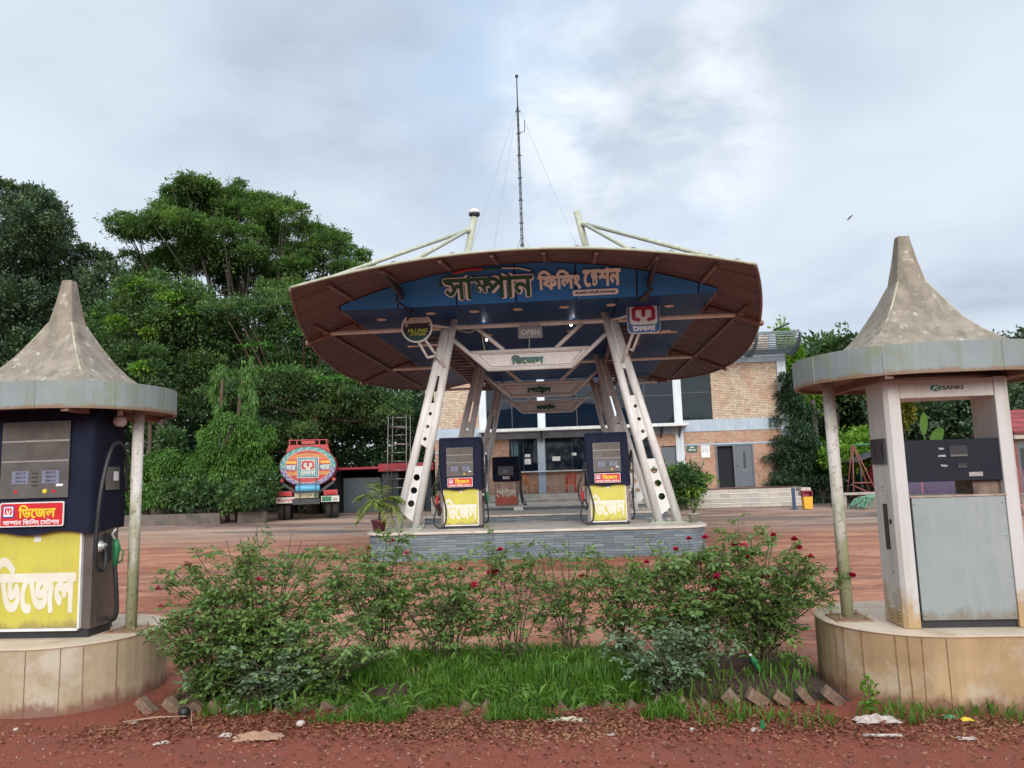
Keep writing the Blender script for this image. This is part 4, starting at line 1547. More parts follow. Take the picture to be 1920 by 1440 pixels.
SGN = [('ডিজেল', 'white trapezoid board with green diesel lettering under the first beam'),
       ('পেটোল', 'shaded trapezoid board with dark petrol lettering under the middle beam'),
       ('অকটেন', 'shaded trapezoid board with dark octane lettering under the rearmost beam')]
M_board = mat('sign_board', (0.76, 0.73, 0.70), (0.68, 0.64, 0.60), 0.5)
for k, (tx, lab) in enumerate(SGN):
    Y = 17.4 + 6.3 * k
    t_ = thing('fuel_sign', lab, 'sign', (AX, Y, 4.26), 'fuel name boards under the canopy')
    c = MB()
    c.prism([(-1.33, 4.645), (-0.97, 4.302), (0.97, 4.302), (1.33, 4.645)], flat_M(AX, Y + 0.03, 0), 0.04)
    c.build('board', M_board, t_)
    c = MB()
    q = [(-1.22, 4.625), (-0.93, 4.33), (0.93, 4.33), (1.22, 4.625)]
    for i in range(4):
        c.stroke([q[i], q[(i + 1) % 4]], 0.012, flat_M(AX, Y - 0.0105, 0), 0.006)
    c.build('border', M_brown, t_)
    c = MB()
    LM = flat_M(AX - 0.06, Y - 0.011, 4.475)
    c.text(tx, LM, 0.76, 0.215, 0.045, 0, bold=0.045)
    if k == 1:
        c.stroke([(0.02, -0.05), (0.10, -0.13), (0.16, -0.06)], 0.03, LM, 0.045)
    c.build('lettering', M_sgreen, t_)

# round sign on the leg
t_ = thing('round_sign', 'round black sign with yellow FILLING STATION lettering on a leg bracket', 'sign', (-3.47, 16.9, 5.27))
RM = flat_M(-3.47, 16.92, 5.27)
c = MB()
c.lathe([(0.33, -0.06), (0.365, -0.05), (0.37, 0.0), (0.355, 0.012), (0.335, 0.012), (0.33, 0.0), (0.33, -0.06)], n=40, M=RM)
c.build('rim', M_swhite, t_)
c = MB()
c.region([circ(0, 0, 0.331, 48)], RM, 0.004, 0, d0=-0.04)
half = [(0.326 * math.cos(a), 0.326 * math.sin(a)) for a in np.linspace(R(18), R(162), 24)]
c.prism(half, RM, 0.004, 1, d0=-0.036)
seg = [(0.326 * math.cos(a), 0.326 * math.sin(a)) for a in np.linspace(R(213), R(327), 24)]
c.prism(seg, RM, 0.004, 2, d0=-0.036)
c.prism([(-0.31, 0.10), (0.31, 0.10), (0.325, -0.01), (-0.325, -0.01)], RM, 0.0045, 4, d0=-0.036)
c.text('FILLING', RM @ Matrix.Translation((0.02, -0.075, -0.031)), 0.46, 0.085, 0.006, 3, bold=0.02, slant=0.15)
c.text('STATION', RM @ Matrix.Translation((0.02, -0.165, -0.031)), 0.36, 0.062, 0.006, 3, bold=0.02, slant=0.15)
c.stroke([(-0.13, 0.265), (-0.20, 0.245), (-0.225, 0.19)], 0.03, RM, 0.006, 0, d0=-0.031)
c.stroke([(-0.275, 0.12), (-0.275, 0.05), (-0.25, 0.03), (-0.225, 0.05), (-0.225, 0.11)], 0.018, RM, 0.006, 1, d0=-0.031)
c.build('face', [M_ink, mat('grey_white_face', (0.66, 0.66, 0.63), rough=0.5), mat('sign_green_dark', (0.01, 0.07, 0.05), rough=0.5), mat('sign_lime', (0.72, 0.78, 0.05), rough=0.5), mat('sign_maroon', (0.045, 0.02, 0.025), rough=0.5)], t_)
c = MB()
c.tube((-3.29, 16.97, 4.98), (-2.88, 17.33, 4.35), 0.035, n=8)
c.tube((-3.45, 16.97, 4.94), (-3.24, 17.0, 4.55), 0.03, n=8)
c.tube((-3.24, 17.0, 4.55), (-3.05, 17.15, 4.62), 0.03, n=8)
c.tube((-3.19, 16.96, 5.32), (-2.75, 17.32, 5.30), 0.03, n=8)
c.build('bracket', M_frame, t_)
# square company sign
t_ = thing('square_sign', 'square blue bordered sign with a crimson m emblem on a leg bracket', 'sign', (1.775, 16.9, 5.26))
QM = flat_M(1.775, 16.92, 5.265)
c = MB()
c.prism(rrect(0.74, 0.75, 0.11), QM, 0.09, 0, d0=-0.09)
c.build('frame', mat('sign_rim_white', (0.8, 0.8, 0.8), rough=0.4), t_)
c = MB()
c.prism(rrect(0.715, 0.725, 0.10), QM, 0.005, 0)
c.prism(rrect(0.63, 0.50, 0.08), QM @ Matrix.Translation((0, 0.07, 0)), 0.009, 1)
meghna_m(c, QM @ Matrix.Translation((0, 0.07, 0.009)), 0.53, 0.36, 0.008, 2)
c.text('মেঘনা', QM @ Matrix.Translation((0, -0.265, 0.005)), 0.52, 0.125, 0.008, 1, bold=0.05)
c.build('face', [mat('company_blue', (0.02, 0.12, 0.36), rough=0.4), M_swhite, M_sred], t_)
c = MB()
c.tube((1.52, 16.97, 4.9), (1.28, 17.33, 4.30), 0.035, n=8)
c.tube((1.66, 16.97, 4.9), (1.50, 17.0, 4.52), 0.03, n=8)
c.tube((1.50, 17.0, 4.52), (1.42, 17.15, 4.58), 0.03, n=8)
c.tube((1.45, 16.96, 5.32), (1.05, 17.32, 5.30), 0.03, n=8)
c.build('bracket', M_frame, t_)
# OPEN box
t_ = thing('open_sign', 'grey unlit OPEN box sign hanging below the first cross beam', 'sign', (-0.84, 17.3, 5.26))
OM = flat_M(-0.84, 17.25, 5.10)
c = MB()
c.prism(rrect(0.57, 0.29, 0.01), OM, 0.06, 0, d0=-0.06)
c.tube((-1.05, 17.29, 5.24), (-1.05, 17.36, 5.31), 0.01, n=6)
c.tube((-0.63, 17.29, 5.24), (-0.63, 17.36, 5.31), 0.01, n=6)
c.build('box', mat('sign_grey', (0.27, 0.26, 0.26), (0.22, 0.21, 0.21), 0.5), t_)
c = MB()
c.text('OPEN', OM, 0.44, 0.13, 0.008, 0, bold=0.03)
ov = circ(0, 0.01, 0.26, 40, 0.115)
c.stroke([ov[i] for i in range(2, 16)], 0.008, OM, 0.005, 1)
c.stroke([ov[i] for i in range(22, 37)], 0.008, OM, 0.005, 1)
c.build('lettering', [mat('dull_letter', (0.62, 0.62, 0.62), rough=0.4), mat('dull_tube', (0.36, 0.35, 0.35), rough=0.4)], t_)
# lamp battens on arms beside the legs
for x0, x1, y, z, lab in ((-3.75, -3.05, 17.2, 4.87, 'thin white batten lamp below the round sign'), (1.95, 2.55, 17.2, 4.93, 'thin white batten lamp below the square emblem sign')):
    c = MB()
    c.tube((x0, y, z), (x1, y + 0.05, z + 0.02), 0.022, n=8)
    c.box(x0 + 0.25, x1 - 0.15, y - 0.03, y + 0.03, z + 0.02, z + 0.05)
    tag(c.build('batten_lamp', M_gland), lab, 'lamp')
# ------------------------------------------------------------------ two storey brick building behind the canopy
M_bbuff = brickmat('buff_brick', (0.60, 0.485, 0.355), (0.48, 0.345, 0.245), (0.17, 0.135, 0.11), 0.26, 0.085, 0.011, stain=(0.10, 0.06, 0.045), stain_th=0.62, patch=(0.9, 0.6, 0.48))
M_bred = brickmat('red_brick', (0.45, 0.275, 0.185), (0.36, 0.185, 0.12), (0.36, 0.28, 0.21), 0.26, 0.085, 0.012, stain=(0.12, 0.07, 0.05), stain_th=0.6, patch=(0.8, 0.55, 0.45))
M_bluegrey = mat('blue_grey_paint', (0.40, 0.47, 0.53), (0.33, 0.39, 0.45), 0.7, scale=1.2, streak=(0.27, 0.29, 0.30), streak_amt=0.6)
M_colw = mat('column_paint', (0.60, 0.64, 0.67), (0.52, 0.56, 0.60), 0.7, scale=1.5, streak=(0.38, 0.38, 0.37), streak_amt=0.5)
M_ledge = mat('ledge_paint', (0.70, 0.70, 0.67), (0.58, 0.58, 0.55), 0.6, scale=1.5, streak=(0.35, 0.33, 0.28), streak_amt=0.5)
M_tile = brickmat('step_tile', (0.46, 0.40, 0.34), (0.41, 0.35, 0.29), (0.22, 0.19, 0.16), 0.9, 0.21, 0.008, bump=0.1, stain=(0.25, 0.2, 0.15), stain_th=0.6)
M_redtread = mat('red_tread', (0.36, 0.19, 0.16), (0.28, 0.14, 0.12), 0.6)
M_door = mat('door_grey', (0.085, 0.10, 0.12), (0.07, 0.085, 0.10), 0.45)


def glass(name, base, rough=0.04, spec=0.35):
    m, t, b, oc, o = pbsdf(name)
    b.inputs['Base Color'].default_value = (*base, 1)
    b.inputs['Roughness'].default_value = rough
    b.inputs['Specular IOR Level'].default_value = spec
    addbump(t, b, t.noise(t.mapping(oc, (1, 1, 1)), 0.9, 2), 0.04, 0.05)
    return m


M_glass = glass('blue_tinted_glass', (0.005, 0.010, 0.019))
M_glassg = glass('green_tinted_glass', (0.006, 0.015, 0.017))
M_inside = mat('dark_interior', (0.008, 0.009, 0.012), (0.014, 0.014, 0.018), 0.9)
BY = 38.0
bl = thing('station_building', 'two storey brick office with blue grey bands and tinted glass behind the canopy', 'building', (2, 42, 0))
# plinth and steps
c = MB()
c.box(-7.0, 10.86, 37.0, 50, -0.1, 0.845, 0)
for q in range(3):
    c.box(-6.0, 10.55, 35.4 + 0.4 * q, 36.999, 0.21 * q - (0.02 if q == 0 else 0), 0.21 * (q + 1), 0)
c.box(5.8, 10.55, 36.6, 36.998, 0.6305, 0.80, 0)
c.box(5.8, 10.5, 36.55, 37.6, 0.846, 0.856, 1)
for q in range(3):
    c.box(-6.0, 10.55, 35.37 + 0.4 * q, 35.40 + 0.4 * q, 0.21 * (q + 1) - 0.035, 0.21 * (q + 1) + 0.004, 2)
c.build('steps', [M_tile, M_redtread, M_ledge], bl)
c = MB()
c.box(10.56, 11.0, 35.9, 37.0, 0, 0.80)
c.box(10.87, 11.0, 37.0, 38.6, 0, 0.80)
c.build('step_wall', mat('pale_wall', (0.55, 0.50, 0.42), (0.45, 0.4, 0.32), 0.8, streak=(0.28, 0.24, 0.18)), bl)
# brick walls
c = MB()
c.box(-6.95, -4.62, BY, BY + 11, 4.25, 7.04)       # left upper
c.build('wall', M_bbuff, bl)
c = MB()
c.box(7.15, 10.42, BY, BY + 0.25, 4.25, 7.04)       # right upper
c.build('wall', M_bbuff, bl)
c = MB()
c.box(7.6, 10.15, BY + 0.02, BY + 4, 7.42, 8.42)    # parapet
c.build('parapet', M_bbuff, bl)
c = MB()
c.box(-6.95, -4.62, BY, BY + 11, 0.845, 3.66)
c.build('wall', M_bred, bl)
c = MB()
c.box(-4.25, -3.13, BY + 0.02, BY + 0.25, 0.846, 3.60)
c.build('wall', M_bred, bl)
c = MB()
c.box(-3.13, 4.45, BY + 0.02, BY + 0.25, 0.846, 1.90)
c.build('wall', M_bred, bl)
c = MB()
c.box(4.30, 4.53, BY + 0.02, BY + 0.25, 1.90, 3.60)
c.build('wall', M_bred, bl)
c = MB()
c.box(5.66, 7.16, BY, BY + 0.25, 0.846, 2.98)
c.build('wall', M_bred, bl)
c = MB()
c.box(9.02, 10.42, BY, BY + 0.25, 0.846, 2.98)
c.build('wall', M_bred, bl)
c = MB()
c.box(5.66, 10.42, BY, BY + 0.25, 3.065, 3.66)
c.build('wall', M_bred, bl)
c = MB()
c.box(4.53, 5.25, BY + 0.02, BY + 0.25, 3.0, 3.66)
c.build('wall', M_bred, bl)
c = MB()
c.box(10.44, 10.86, BY + 0.3, BY + 11, 0.845, 7.4)
c.build('wall', M_bred, bl)
c = MB()
c.box(-6.95, 10.43, BY + 10.7, BY + 11, 0.845, 7.4)
c.build('wall', M_bred, bl)
# painted concrete frame
for q in ((-4.62, -4.25, 0.05, 0.846, 7.04, 1), (-1.62, -1.24, 0.05, 4.1, 7.04, 1), (-1.68, -1.30, 0.03, 0.846, 3.9, 0),
          (5.25, 5.65, 0.05, 0.846, 7.04, 1), (10.43, 10.86, 0.08, 0.846, 7.04, 1), (2.0, 2.36, 0.05, 4.1, 7.04, 1)):
    c = MB()
    c.box(q[0], q[1], BY - q[2], BY + 0.3, q[3], q[4], 0)
    c.build('column', [M_bluegrey, M_colw][q[5]], bl)
c = MB()
c.box(-7.0, 10.9, BY - 0.06, BY + 0.3, 7.045, 7.41)
c.box(-7.0, 10.89, BY - 0.05, BY + 11, 7.411, 7.5)
c.box(5.655, 10.425, BY - 0.04, BY + 0.24, 3.665, 4.245)
c.box(-6.97, -4.625, BY - 0.04, BY + 0.24, 3.665, 4.245)
c.box(-4.245, 5.245, BY - 0.02, BY + 0.24, 3.61, 3.905)
c.box(5.655, 10.425, BY - 0.03, BY + 0.24, 2.985, 3.06)
c.box(-6.94, -4.625, BY - 0.03, BY + 0.24, 2.985, 3.06)
c.box(10.16, 10.5, BY - 0.02, BY + 1, 7.501, 8.5)
c.build('beam', M_bluegrey, bl)
# ledge over the ground floor with brackets
c = MB()
c.box(-4.6, 5.78, 36.9, BY - 0.055, 3.93, 4.08, 0)
led = c.build('ledge', M_ledge, bl, bevel=0.01)
for x in (-4.4, -1.45, 1.6, 4.55, 5.45):
    c = MB()
    c.bar((x, 37.1, 3.92), (x, 37.93, 3.92), 0.05, 0.05)
    c.bar((x, 37.9, 3.4), (x, 37.9, 3.9), 0.05, 0.05)
    c.bar((x, 37.9, 3.45), (x, 37.2, 3.9), 0.04, 0.04)
    c.build('bracket', M_dark, led)


def window(x0, x1, z0, z1, nx_, nz_, m, y=BY + 0.12):
    c = MB()
    c.box(x0, x1, y, y + 0.02, z0, z1)
    w = c.build('window', m, bl)
    c = MB()
    for i in range(nx_ + 1):
        x = x0 + (x1 - x0) * i / nx_
        c.box(x - 0.02, x + 0.02, y - 0.03, y - 0.001, z0, z1)
    for i in range(nz_ + 1):
        z = z0 + (z1 - z0) * i / nz_
        c.box(x0 + 0.021, x1 - 0.021, y - 0.025, y - 0.002, z - 0.02, z + 0.02)
    c.build('window_frame', M_dark, w)
    return w


window(-4.24, -1.63, 4.1, 7.03, 2, 2, M_glass)
window(-1.23, 1.99, 4.1, 7.03, 2, 2, M_glass)
window(2.37, 5.24, 4.1, 7.03, 2, 2, M_glass)
window(5.66, 7.14, 4.26, 7.03, 1, 2, M_glassg)
window(-3.12, -1.69, 1.96, 3.60, 2, 1, M_glass)
window(-1.29, 1.4, 1.96, 3.60, 2, 1, M_glass)
window(1.4, 4.29, 1.96, 3.60, 2, 1, M_glass)
c = MB()
c.box(-3.2, 4.30, 37.75, BY + 0.1, 1.905, 1.955)
c.build('counter', M_ledge, bl)
c = MB()
for x, z, w, h in ((-2.2, 2.45, 0.32, 0.28), (-2.2, 2.75, 0.28, 0.15), (-0.75, 2.55, 0.4, 0.22), (0.15, 2.75, 0.25, 0.14)):
    c.box(x - w / 2, x + w / 2, BY + 0.09, BY + 0.095, z - h / 2, z + h / 2)
c.build('paper_notice', M_ledge, bl)
c = MB()
for x in (-3.0, -2.86, -2.74):
    c.path([(x, BY + 0.105, 3.55), (x + 0.02, BY + 0.104, 2.9), (x - 0.01, BY + 0.105, 2.3)], [0.05, 0.06, 0.03], 8)
c.build('curtain', mat('faded_curtain', (0.10, 0.16, 0.20), rough=0.9), bl)
# doors
c = MB()
c.box(7.18, 9.0, BY + 0.18, BY + 0.24, 0.856, 2.97)
c.build('doorway', M_inside, bl)
c = MB()
for x0, x1 in ((7.165, 7.25), (8.02, 8.14), (8.93, 9.015)):
    c.box(x0, x1, BY - 0.03, BY + 0.17, 0.856, 2.90)
c.box(7.165, 9.015, BY - 0.03, BY + 0.17, 2.90, 2.98)
dr = c.build('door_frame', M_door, bl)
c = MB()
c.box(8.145, 8.925, BY + 0.0, BY + 0.05, 0.87, 2.895, 0)
c.box(8.50, 8.62, BY - 0.004, BY - 0.0002, 1.75, 2.6, 1)
c.box(8.42, 8.70, BY - 0.003, BY - 0.0001, 1.67, 1.75, 2)
c.box(8.19, 8.24, BY - 0.03, BY - 0.0001, 1.85, 1.95, 1)
c.build('door', [M_door, M_black, mat('door_pale', (0.13, 0.15, 0.17), rough=0.5)], dr)
c = MB()
c.box(4.54, 5.24, BY + 0.10, BY + 0.15, 0.85, 2.95)
c.build('door', M_door, bl)
# wall boards
c = MB()
c.box(5.77, 6.28, BY - 0.03, BY - 0.001, 2.64, 2.97, 0)
wb = tag(c.build('wall_sign', mat('board_green', (0.01, 0.09, 0.05), rough=0.5)), 'small dark green signboard on the brick wall by the doors', 'sign')
c = MB()
c.text('নামাজ', flat_M(6.03, BY - 0.031, 2.88), 0.2, 0.07, 0.004, 0, bold=0.03)
c.text('মহিলা কক্ষ', flat_M(6.03, BY - 0.031, 2.76), 0.38, 0.08, 0.004, 0, bold=0.03)
c.build('lettering', M_lwhite, wb)
c = MB()
c.box(6.46, 6.90, BY - 0.03, BY - 0.001, 2.36, 2.97, 0)
for q in range(3):
    c.box(6.56 + q * 0.1, 6.60 + q * 0.1, BY - 0.034, BY - 0.0305, 2.6 + 0.05 * (q % 2), 2.78, 1)
tag(c.build('notice_board', [M_ledge, mat('faint_print', (0.45, 0.46, 0.48), rough=0.6)]), 'white notice board on the brick wall beside the open door', 'notice board')
# pergola of curved louvres on the roof edge
arc = [(37.9, 7.56), (37.4, 7.40), (36.8, 7.40), (36.25, 7.56), (35.8, 7.84), (35.6, 8.12)]
pg = thing('roof_pergola', 'curved steel louvre pergola along the roof edge of the brick building', 'pergola', (9.7, 37.9, 7.5))
apts = smooth_pts([(0, y, z) for y, z in arc], 3)
M_slate = mat('slate_paint', (0.13, 0.17, 0.19), (0.1, 0.13, 0.15), 0.5)
for q in range(0, len(apts), 1):
    c = MB()
    c.bar((6.2, apts[q].y, apts[q].z), (10.95, apts[q].y, apts[q].z), 0.085, 0.055)
    c.build('louvre', M_slate, pg)
for x in (7.0, 9.0, 11.0):
    c = MB()
    for i in range(len(apts) - 1):
        c.bar((x, apts[i].y, apts[i].z - 0.06), (x, apts[i + 1].y, apts[i + 1].z - 0.06), 0.08, 0.26)
    c.build('curved_bracket', M_slate, pg)
c = MB()
c.bar((10.3, 37.5, 8.55), (10.9, 36.9, 8.75), 0.05, 0.08)
c.build('brace', M_dark, pg)
# radio mast with guy wires
ms = thing('radio_mast', 'thin dark lattice radio mast with guy wires rising behind the canopy', 'antenna mast', (-2.25, 40.5, 7.5))
c = MB()
mx, my = -2.25, 40.5
for k in range(3):
    a = R(90 + 120 * k)
    c.tube((mx + 0.09 * math.cos(a), my + 0.09 * math.sin(a), 7.5), (mx + 0.05 * math.cos(a), my + 0.05 * math.sin(a), 22.6), 0.022, n=5)
for q in range(34):
    z = 7.9 + q * 0.44
    r_ = 0.10 - 0.0012 * q
    for k in range(3):
        a, b_ = R(90 + 120 * k), R(210 + 120 * k)
        c.tube((mx + r_ * math.cos(a), my + r_ * math.sin(a), z), (mx + r_ * math.cos(b_), my + r_ * math.sin(b_), z + 0.22 * (q % 2)), 0.014, n=4)
    if q % 3 == 0:
        c.box(mx - 0.14, mx + 0.14, my - 0.02, my + 0.02, z, z + 0.05)
c.build('lattice', M_dark, ms)
c = MB()
c.tube((mx, my, 22.5), (mx, my, 24.5), 0.035, n=6)
c.ball((mx, my, 24.6), 0.10, n=8)
c.path([(mx, my, 21.2), (mx + 0.35, my, 21.2), (mx + 0.38, my, 21.9)], 0.025, 5)
c.build('aerial', M_dark, ms)
M_wire = mat('guy_wire', (0.35, 0.36, 0.38), rough=0.5, metal=0.5)
for zt, ex, ey in ((22.9, -6.6, 37.2), (22.9, -5.6, 43.5), (22.9, 3.2, 41), (15.2, -4.6, 37.6), (15.2, -5.2, 43.2), (15.2, 1.6, 41)):
    c = MB()
    c.tube((mx, my, zt), (ex, ey, 7.6), 0.011, n=4)
    c.build('guy_wire', M_wire, ms)

# chairs on the platform
M_orange = mat('orange_plastic', (0.52, 0.20, 0.07), (0.44, 0.16, 0.05), 0.45)
M_chred = mat('red_plastic', (0.60, 0.05, 0.025), (0.5, 0.04, 0.02), 0.45)
M_chmar = mat('maroon_plastic', (0.20, 0.05, 0.04), (0.15, 0.04, 0.03), 0.45)


def chair(x, y, rz, m, lab):
    t_ = thing('plastic_chair', lab, 'chair', (0, 0, 0), 'plastic chairs under the counter')
    c = MB()
    c.box(-0.22, 0.22, -0.22, 0.22, 0.42, 0.45)
    c.build('seat', m, t_, bevel=0.01)
    for sx in (-0.2, 0.2):
        for sy in (-0.2, 0.2):
            c = MB()
            c.tube((sx, sy, 0.42), (sx * 1.12, sy * 1.15, 0), 0.024, 0.02, 8)
            c.build('leg', m, t_)
    c = MB()
    for q in np.linspace(-0.17, 0.17, 6):
        c.bar((q, 0.2, 0.45), (q * 1.05, 0.30, 0.86), 0.035, 0.014, up=(0, 1, 0))
    c.path([(-0.21, 0.2, 0.45), (-0.21, 0.3, 0.84), (-0.12, 0.32, 0.90), (0.12, 0.32, 0.90), (0.21, 0.3, 0.84), (0.21, 0.2, 0.45)], 0.024, 8)
    c.build('backrest', m, t_)
    for s_ in (-1, 1):
        c = MB()
        c.path([(s_ * 0.23, 0.25, 0.64), (s_ * 0.26, 0.0, 0.66), (s_ * 0.25, -0.2, 0.62), (s_ * 0.23, -0.22, 0.43)], 0.02, 8)
        c.build('armrest', m, t_)
    t_.location = (x, y, 0.846)
    t_.rotation_euler = (0, 0, R(rz))


chair(-2.05, 37.4, 70, M_orange, 'orange plastic chair turned sideways under the counter')
chair(-0.05, 37.4, 185, M_chred, 'bright red plastic chair under the counter, half behind the yellow pump')
chair(-3.2, 37.4, 10, M_chmar, 'dark maroon plastic chair under the counter next to the petrol pump')
# ------------------------------------------------------------------ decorated fuel tanker parked under the trees
M_tred = mat('tanker_red', (0.42, 0.035, 0.035), (0.33, 0.025, 0.028), 0.45, scale=2)
M_teal = mat('painted_teal', (0.03, 0.25, 0.22), (0.02, 0.17, 0.16), 0.45, scale=6)
M_purp = mat('painted_violet', (0.13, 0.10, 0.24), (0.09, 0.07, 0.18), 0.45, scale=6)
M_oran = mat('painted_orange', (0.55, 0.17, 0.05), (0.42, 0.10, 0.035), 0.45, scale=6)
M_tw = mat('painted_white', (0.56, 0.53, 0.48), (0.44, 0.41, 0.37), 0.5)
M_tblue = mat('painted_blue', (0.02, 0.13, 0.20), (0.02, 0.10, 0.16), 0.45)
M_cyan = mat('gas_bottle_blue', (0.10, 0.40, 0.60), (0.08, 0.33, 0.5), 0.5)
M_tyre = mat('tyre_rubber', (0.02, 0.019, 0.018), (0.035, 0.03, 0.027), 0.85, bump=0.3, bscale=25)
TX, TY = 0.0, -3.5
tr = thing('tanker_truck', 'red fuel tanker truck with a painted oval rear, parked under the trees', 'tanker truck', (0, 0, 0))
ZC, RX, RZ = 2.50, 1.34, 0.98
c = MB()
n = 40
vs, fs = [], []
for j, (y, k) in enumerate(((TY, 0.97), (TY + 0.06, 1.0), (TY + 6.4, 1.0), (TY + 6.5, 0.97))):
    for i in range(n):
        a = 2 * math.pi * i / n
        vs.append((TX + RX * k * math.cos(a), y, ZC + RZ * k * math.sin(a)))
for j in range(3):
    for i in range(n):
        fs.append((j * n + i, j * n + (i + 1) % n, (j + 1) * n + (i + 1) % n, (j + 1) * n + i))
fs += [tuple(range(n))[::-1][::-1], tuple(3 * n + i for i in range(n))]
c.add(vs, fs, 0, True)
tank = c.build('tank', M_tred, tr)
TM = flat_M(TX, TY - 0.001, ZC)
c = MB()
E_ = lambda k, n=48: circ(0, 0, RX * k, n, RZ * k)
for mi, a0, a1 in ((0, -5, 185), (1, 185, 355)):
    o_ = [(RX * 0.965 * math.cos(R(a)), RZ * 0.965 * math.sin(R(a))) for a in np.linspace(a0, a1, 40)]
    i_ = [(RX * 0.80 * math.cos(R(a)), RZ * 0.80 * math.sin(R(a))) for a in np.linspace(a1, a0, 40)]
    c.region([o_ + i_], TM, 0.012, mi)
    for q in range(11):      # leaf scroll painted along the ring
        a = a0 + (a1 - a0) * (q + 0.5) / 11
        pts = [(RX * (0.88 + 0.05 * math.sin(u * 6.28)) * math.cos(R(a - 6 + 12 * u)), RZ * (0.88 + 0.05 * math.sin(u * 6.28)) * math.sin(R(a - 6 + 12 * u))) for u in np.linspace(0, 1, 7)]
        c.stroke(pts, 0.024, TM, 0.016, 2 + (q % 2) * 0)
rr_ = E_(0.795)
c.stroke(rr_ + rr_[:1], 0.022, TM, 0.015, 2)
c.region([E_(0.79)], TM, 0.010, 3)


def band(z0, z1, mi, k=0.775, d=0.013):
    hw = lambda z: RX * k * math.sqrt(max(0, 1 - (z / (RZ * k)) ** 2))
    zs = np.linspace(z0, z1, 8)
    c.prism([(-hw(z), z) for z in zs] + [(hw(z), z) for z in zs[::-1]], TM, d, mi)


band(0.33, 0.60, 4)
band(0.12, 0.30, 4, 0.77)
band(-0.42, -0.22, 4, 0.77)
for q in range(13):      # lines of small painted lettering on the orange bands, too small to read
    a = R(52 + 76 * q / 12)
    c.box(TX + RX * 0.62 * math.cos(a) - 0.03, TX + RX * 0.62 * math.cos(a) + 0.035, TY - 0.018, TY - 0.0145, ZC + RZ * 0.62 * math.sin(a) - 0.04, ZC + RZ * 0.62 * math.sin(a) + 0.03, 6)
for s_ in (-1, 1):
    for q in range(5):
        c.box(TX + s_ * (0.62 + q * 0.085), TX + s_ * (0.62 + q * 0.085) + 0.05, TY - 0.018, TY - 0.0145, ZC + 0.16, ZC + 0.25, 7)
        c.box(TX + s_ * (0.58 + q * 0.085), TX + s_ * (0.58 + q * 0.085) + 0.05, TY - 0.018, TY - 0.0145, ZC - 0.37, ZC - 0.29, 6)
    c.prism([(s_ * 0.52 - s_ * 0.0, -0.17), (s_ * 1.04, -0.17), (s_ * 1.04, 0.09), (s_ * 0.52, 0.09)], TM, 0.017, 5)
    c.text('সার' if s_ < 0 else 'ধার', TM @ Matrix.Translation((s_ * 0.79, -0.04, 0.017)), 0.46, 0.25, 0.004, 2, bold=0.045)
SQ = TM @ Matrix.Translation((0, -0.02, 0.0))
c.prism([(-0.50, -0.52), (0.50, -0.52), (0.50, 0.46), (-0.50, 0.46)], SQ, 0.020, 2)
c.prism([(-0.47, -0.49), (0.47, -0.49), (0.47, 0.43), (-0.47, 0.43)], SQ, 0.023, 5)
c.prism([(-0.42, -0.44), (0.42, -0.44), (0.42, 0.38), (-0.42, 0.38)], SQ, 0.025, 2)
c.prism([(-0.40, -0.42), (0.40, -0.42), (0.40, 0.36), (-0.40, 0.36)], SQ, 0.027, 8)
c.prism(rrect(0.66, 0.50, 0.09), SQ @ Matrix.Translation((0, 0.08, 0)), 0.029, 2)
meghna_m(c, SQ @ Matrix.Translation((0, 0.08, 0.029)), 0.60, 0.42, 0.004, 3)
c.text('মেঘনা', SQ @ Matrix.Translation((0, -0.29, 0.027)), 0.70, 0.20, 0.004, 2, bold=0.045)
c.build('painted_rear', [M_teal, M_purp, M_tw, M_tred, M_oran, M_tblue, mat('ochre_script', (0.45, 0.30, 0.05), rough=0.5), M_lyel, M_teal], tank)
# catwalk rail on top
c = MB()
zr = ZC + RZ
c.prism([(-1.02, zr - 0.30), (-0.90, zr + 0.06), (0.90, zr + 0.06), (1.02, zr - 0.30)], flat_M(TX, TY + 6.3, 0), 6.15)
for x in (-0.86, -0.52, 0.52, 0.86):
    c.box(TX + x - 0.025, TX + x + 0.025, TY + 0.17, TY + 0.22, zr + 0.06, zr + 0.27)
for s_ in (-1, 1):
    c.box(TX + s_ * 0.86 - 0.02, TX + s_ * 0.86 + 0.02, TY + 0.23, TY + 6.2, zr + 0.23, zr + 0.27)
c.box(TX - 0.9, TX + 0.9, TY + 0.17, TY + 0.22, zr + 0.271, zr + 0.31)
c.box(TX - 0.3, TX + 0.32, TY + 0.1, TY + 0.16, zr + 0.1, zr + 0.24)
c.build('catwalk_rail', M_tred, tr)
# chassis, rear rail, tool rack with the blue bottle
c = MB()
c.box(TX - 0.45, TX + 0.45, TY + 0.2, TY + 9, 0.95, 1.2)
for s_ in (-1, 1):
    c.bar((TX + s_ * 1.2, TY + 0.15, 1.75), (TX + s_ * 0.45, TY + 0.15, 1.22), 0.1, 0.12)
c.box(TX - 0.7, TX + 0.55, TY - 0.08, TY + 0.1, 0.72, 0.98)
c.build('chassis', M_dark, tr)
c = MB()
for s_ in (-1, 1):
    c.lathe([(0.085, 0), (0.085, 1.0)], n=14, M=Matrix(((1, 0, 0, TX + s_ * 1.2), (0, 0, 1, TY + 0.02), (0, 1, 0, 1.86), (0, 0, 0, 1))))
    c.box(TX + s_ * 1.05 - 0.32, TX + s_ * 1.05 + 0.32, TY - 0.02, TY + 0.5, 1.12, 1.36)
c.build('side_locker', M_tred, tr)
c = MB()
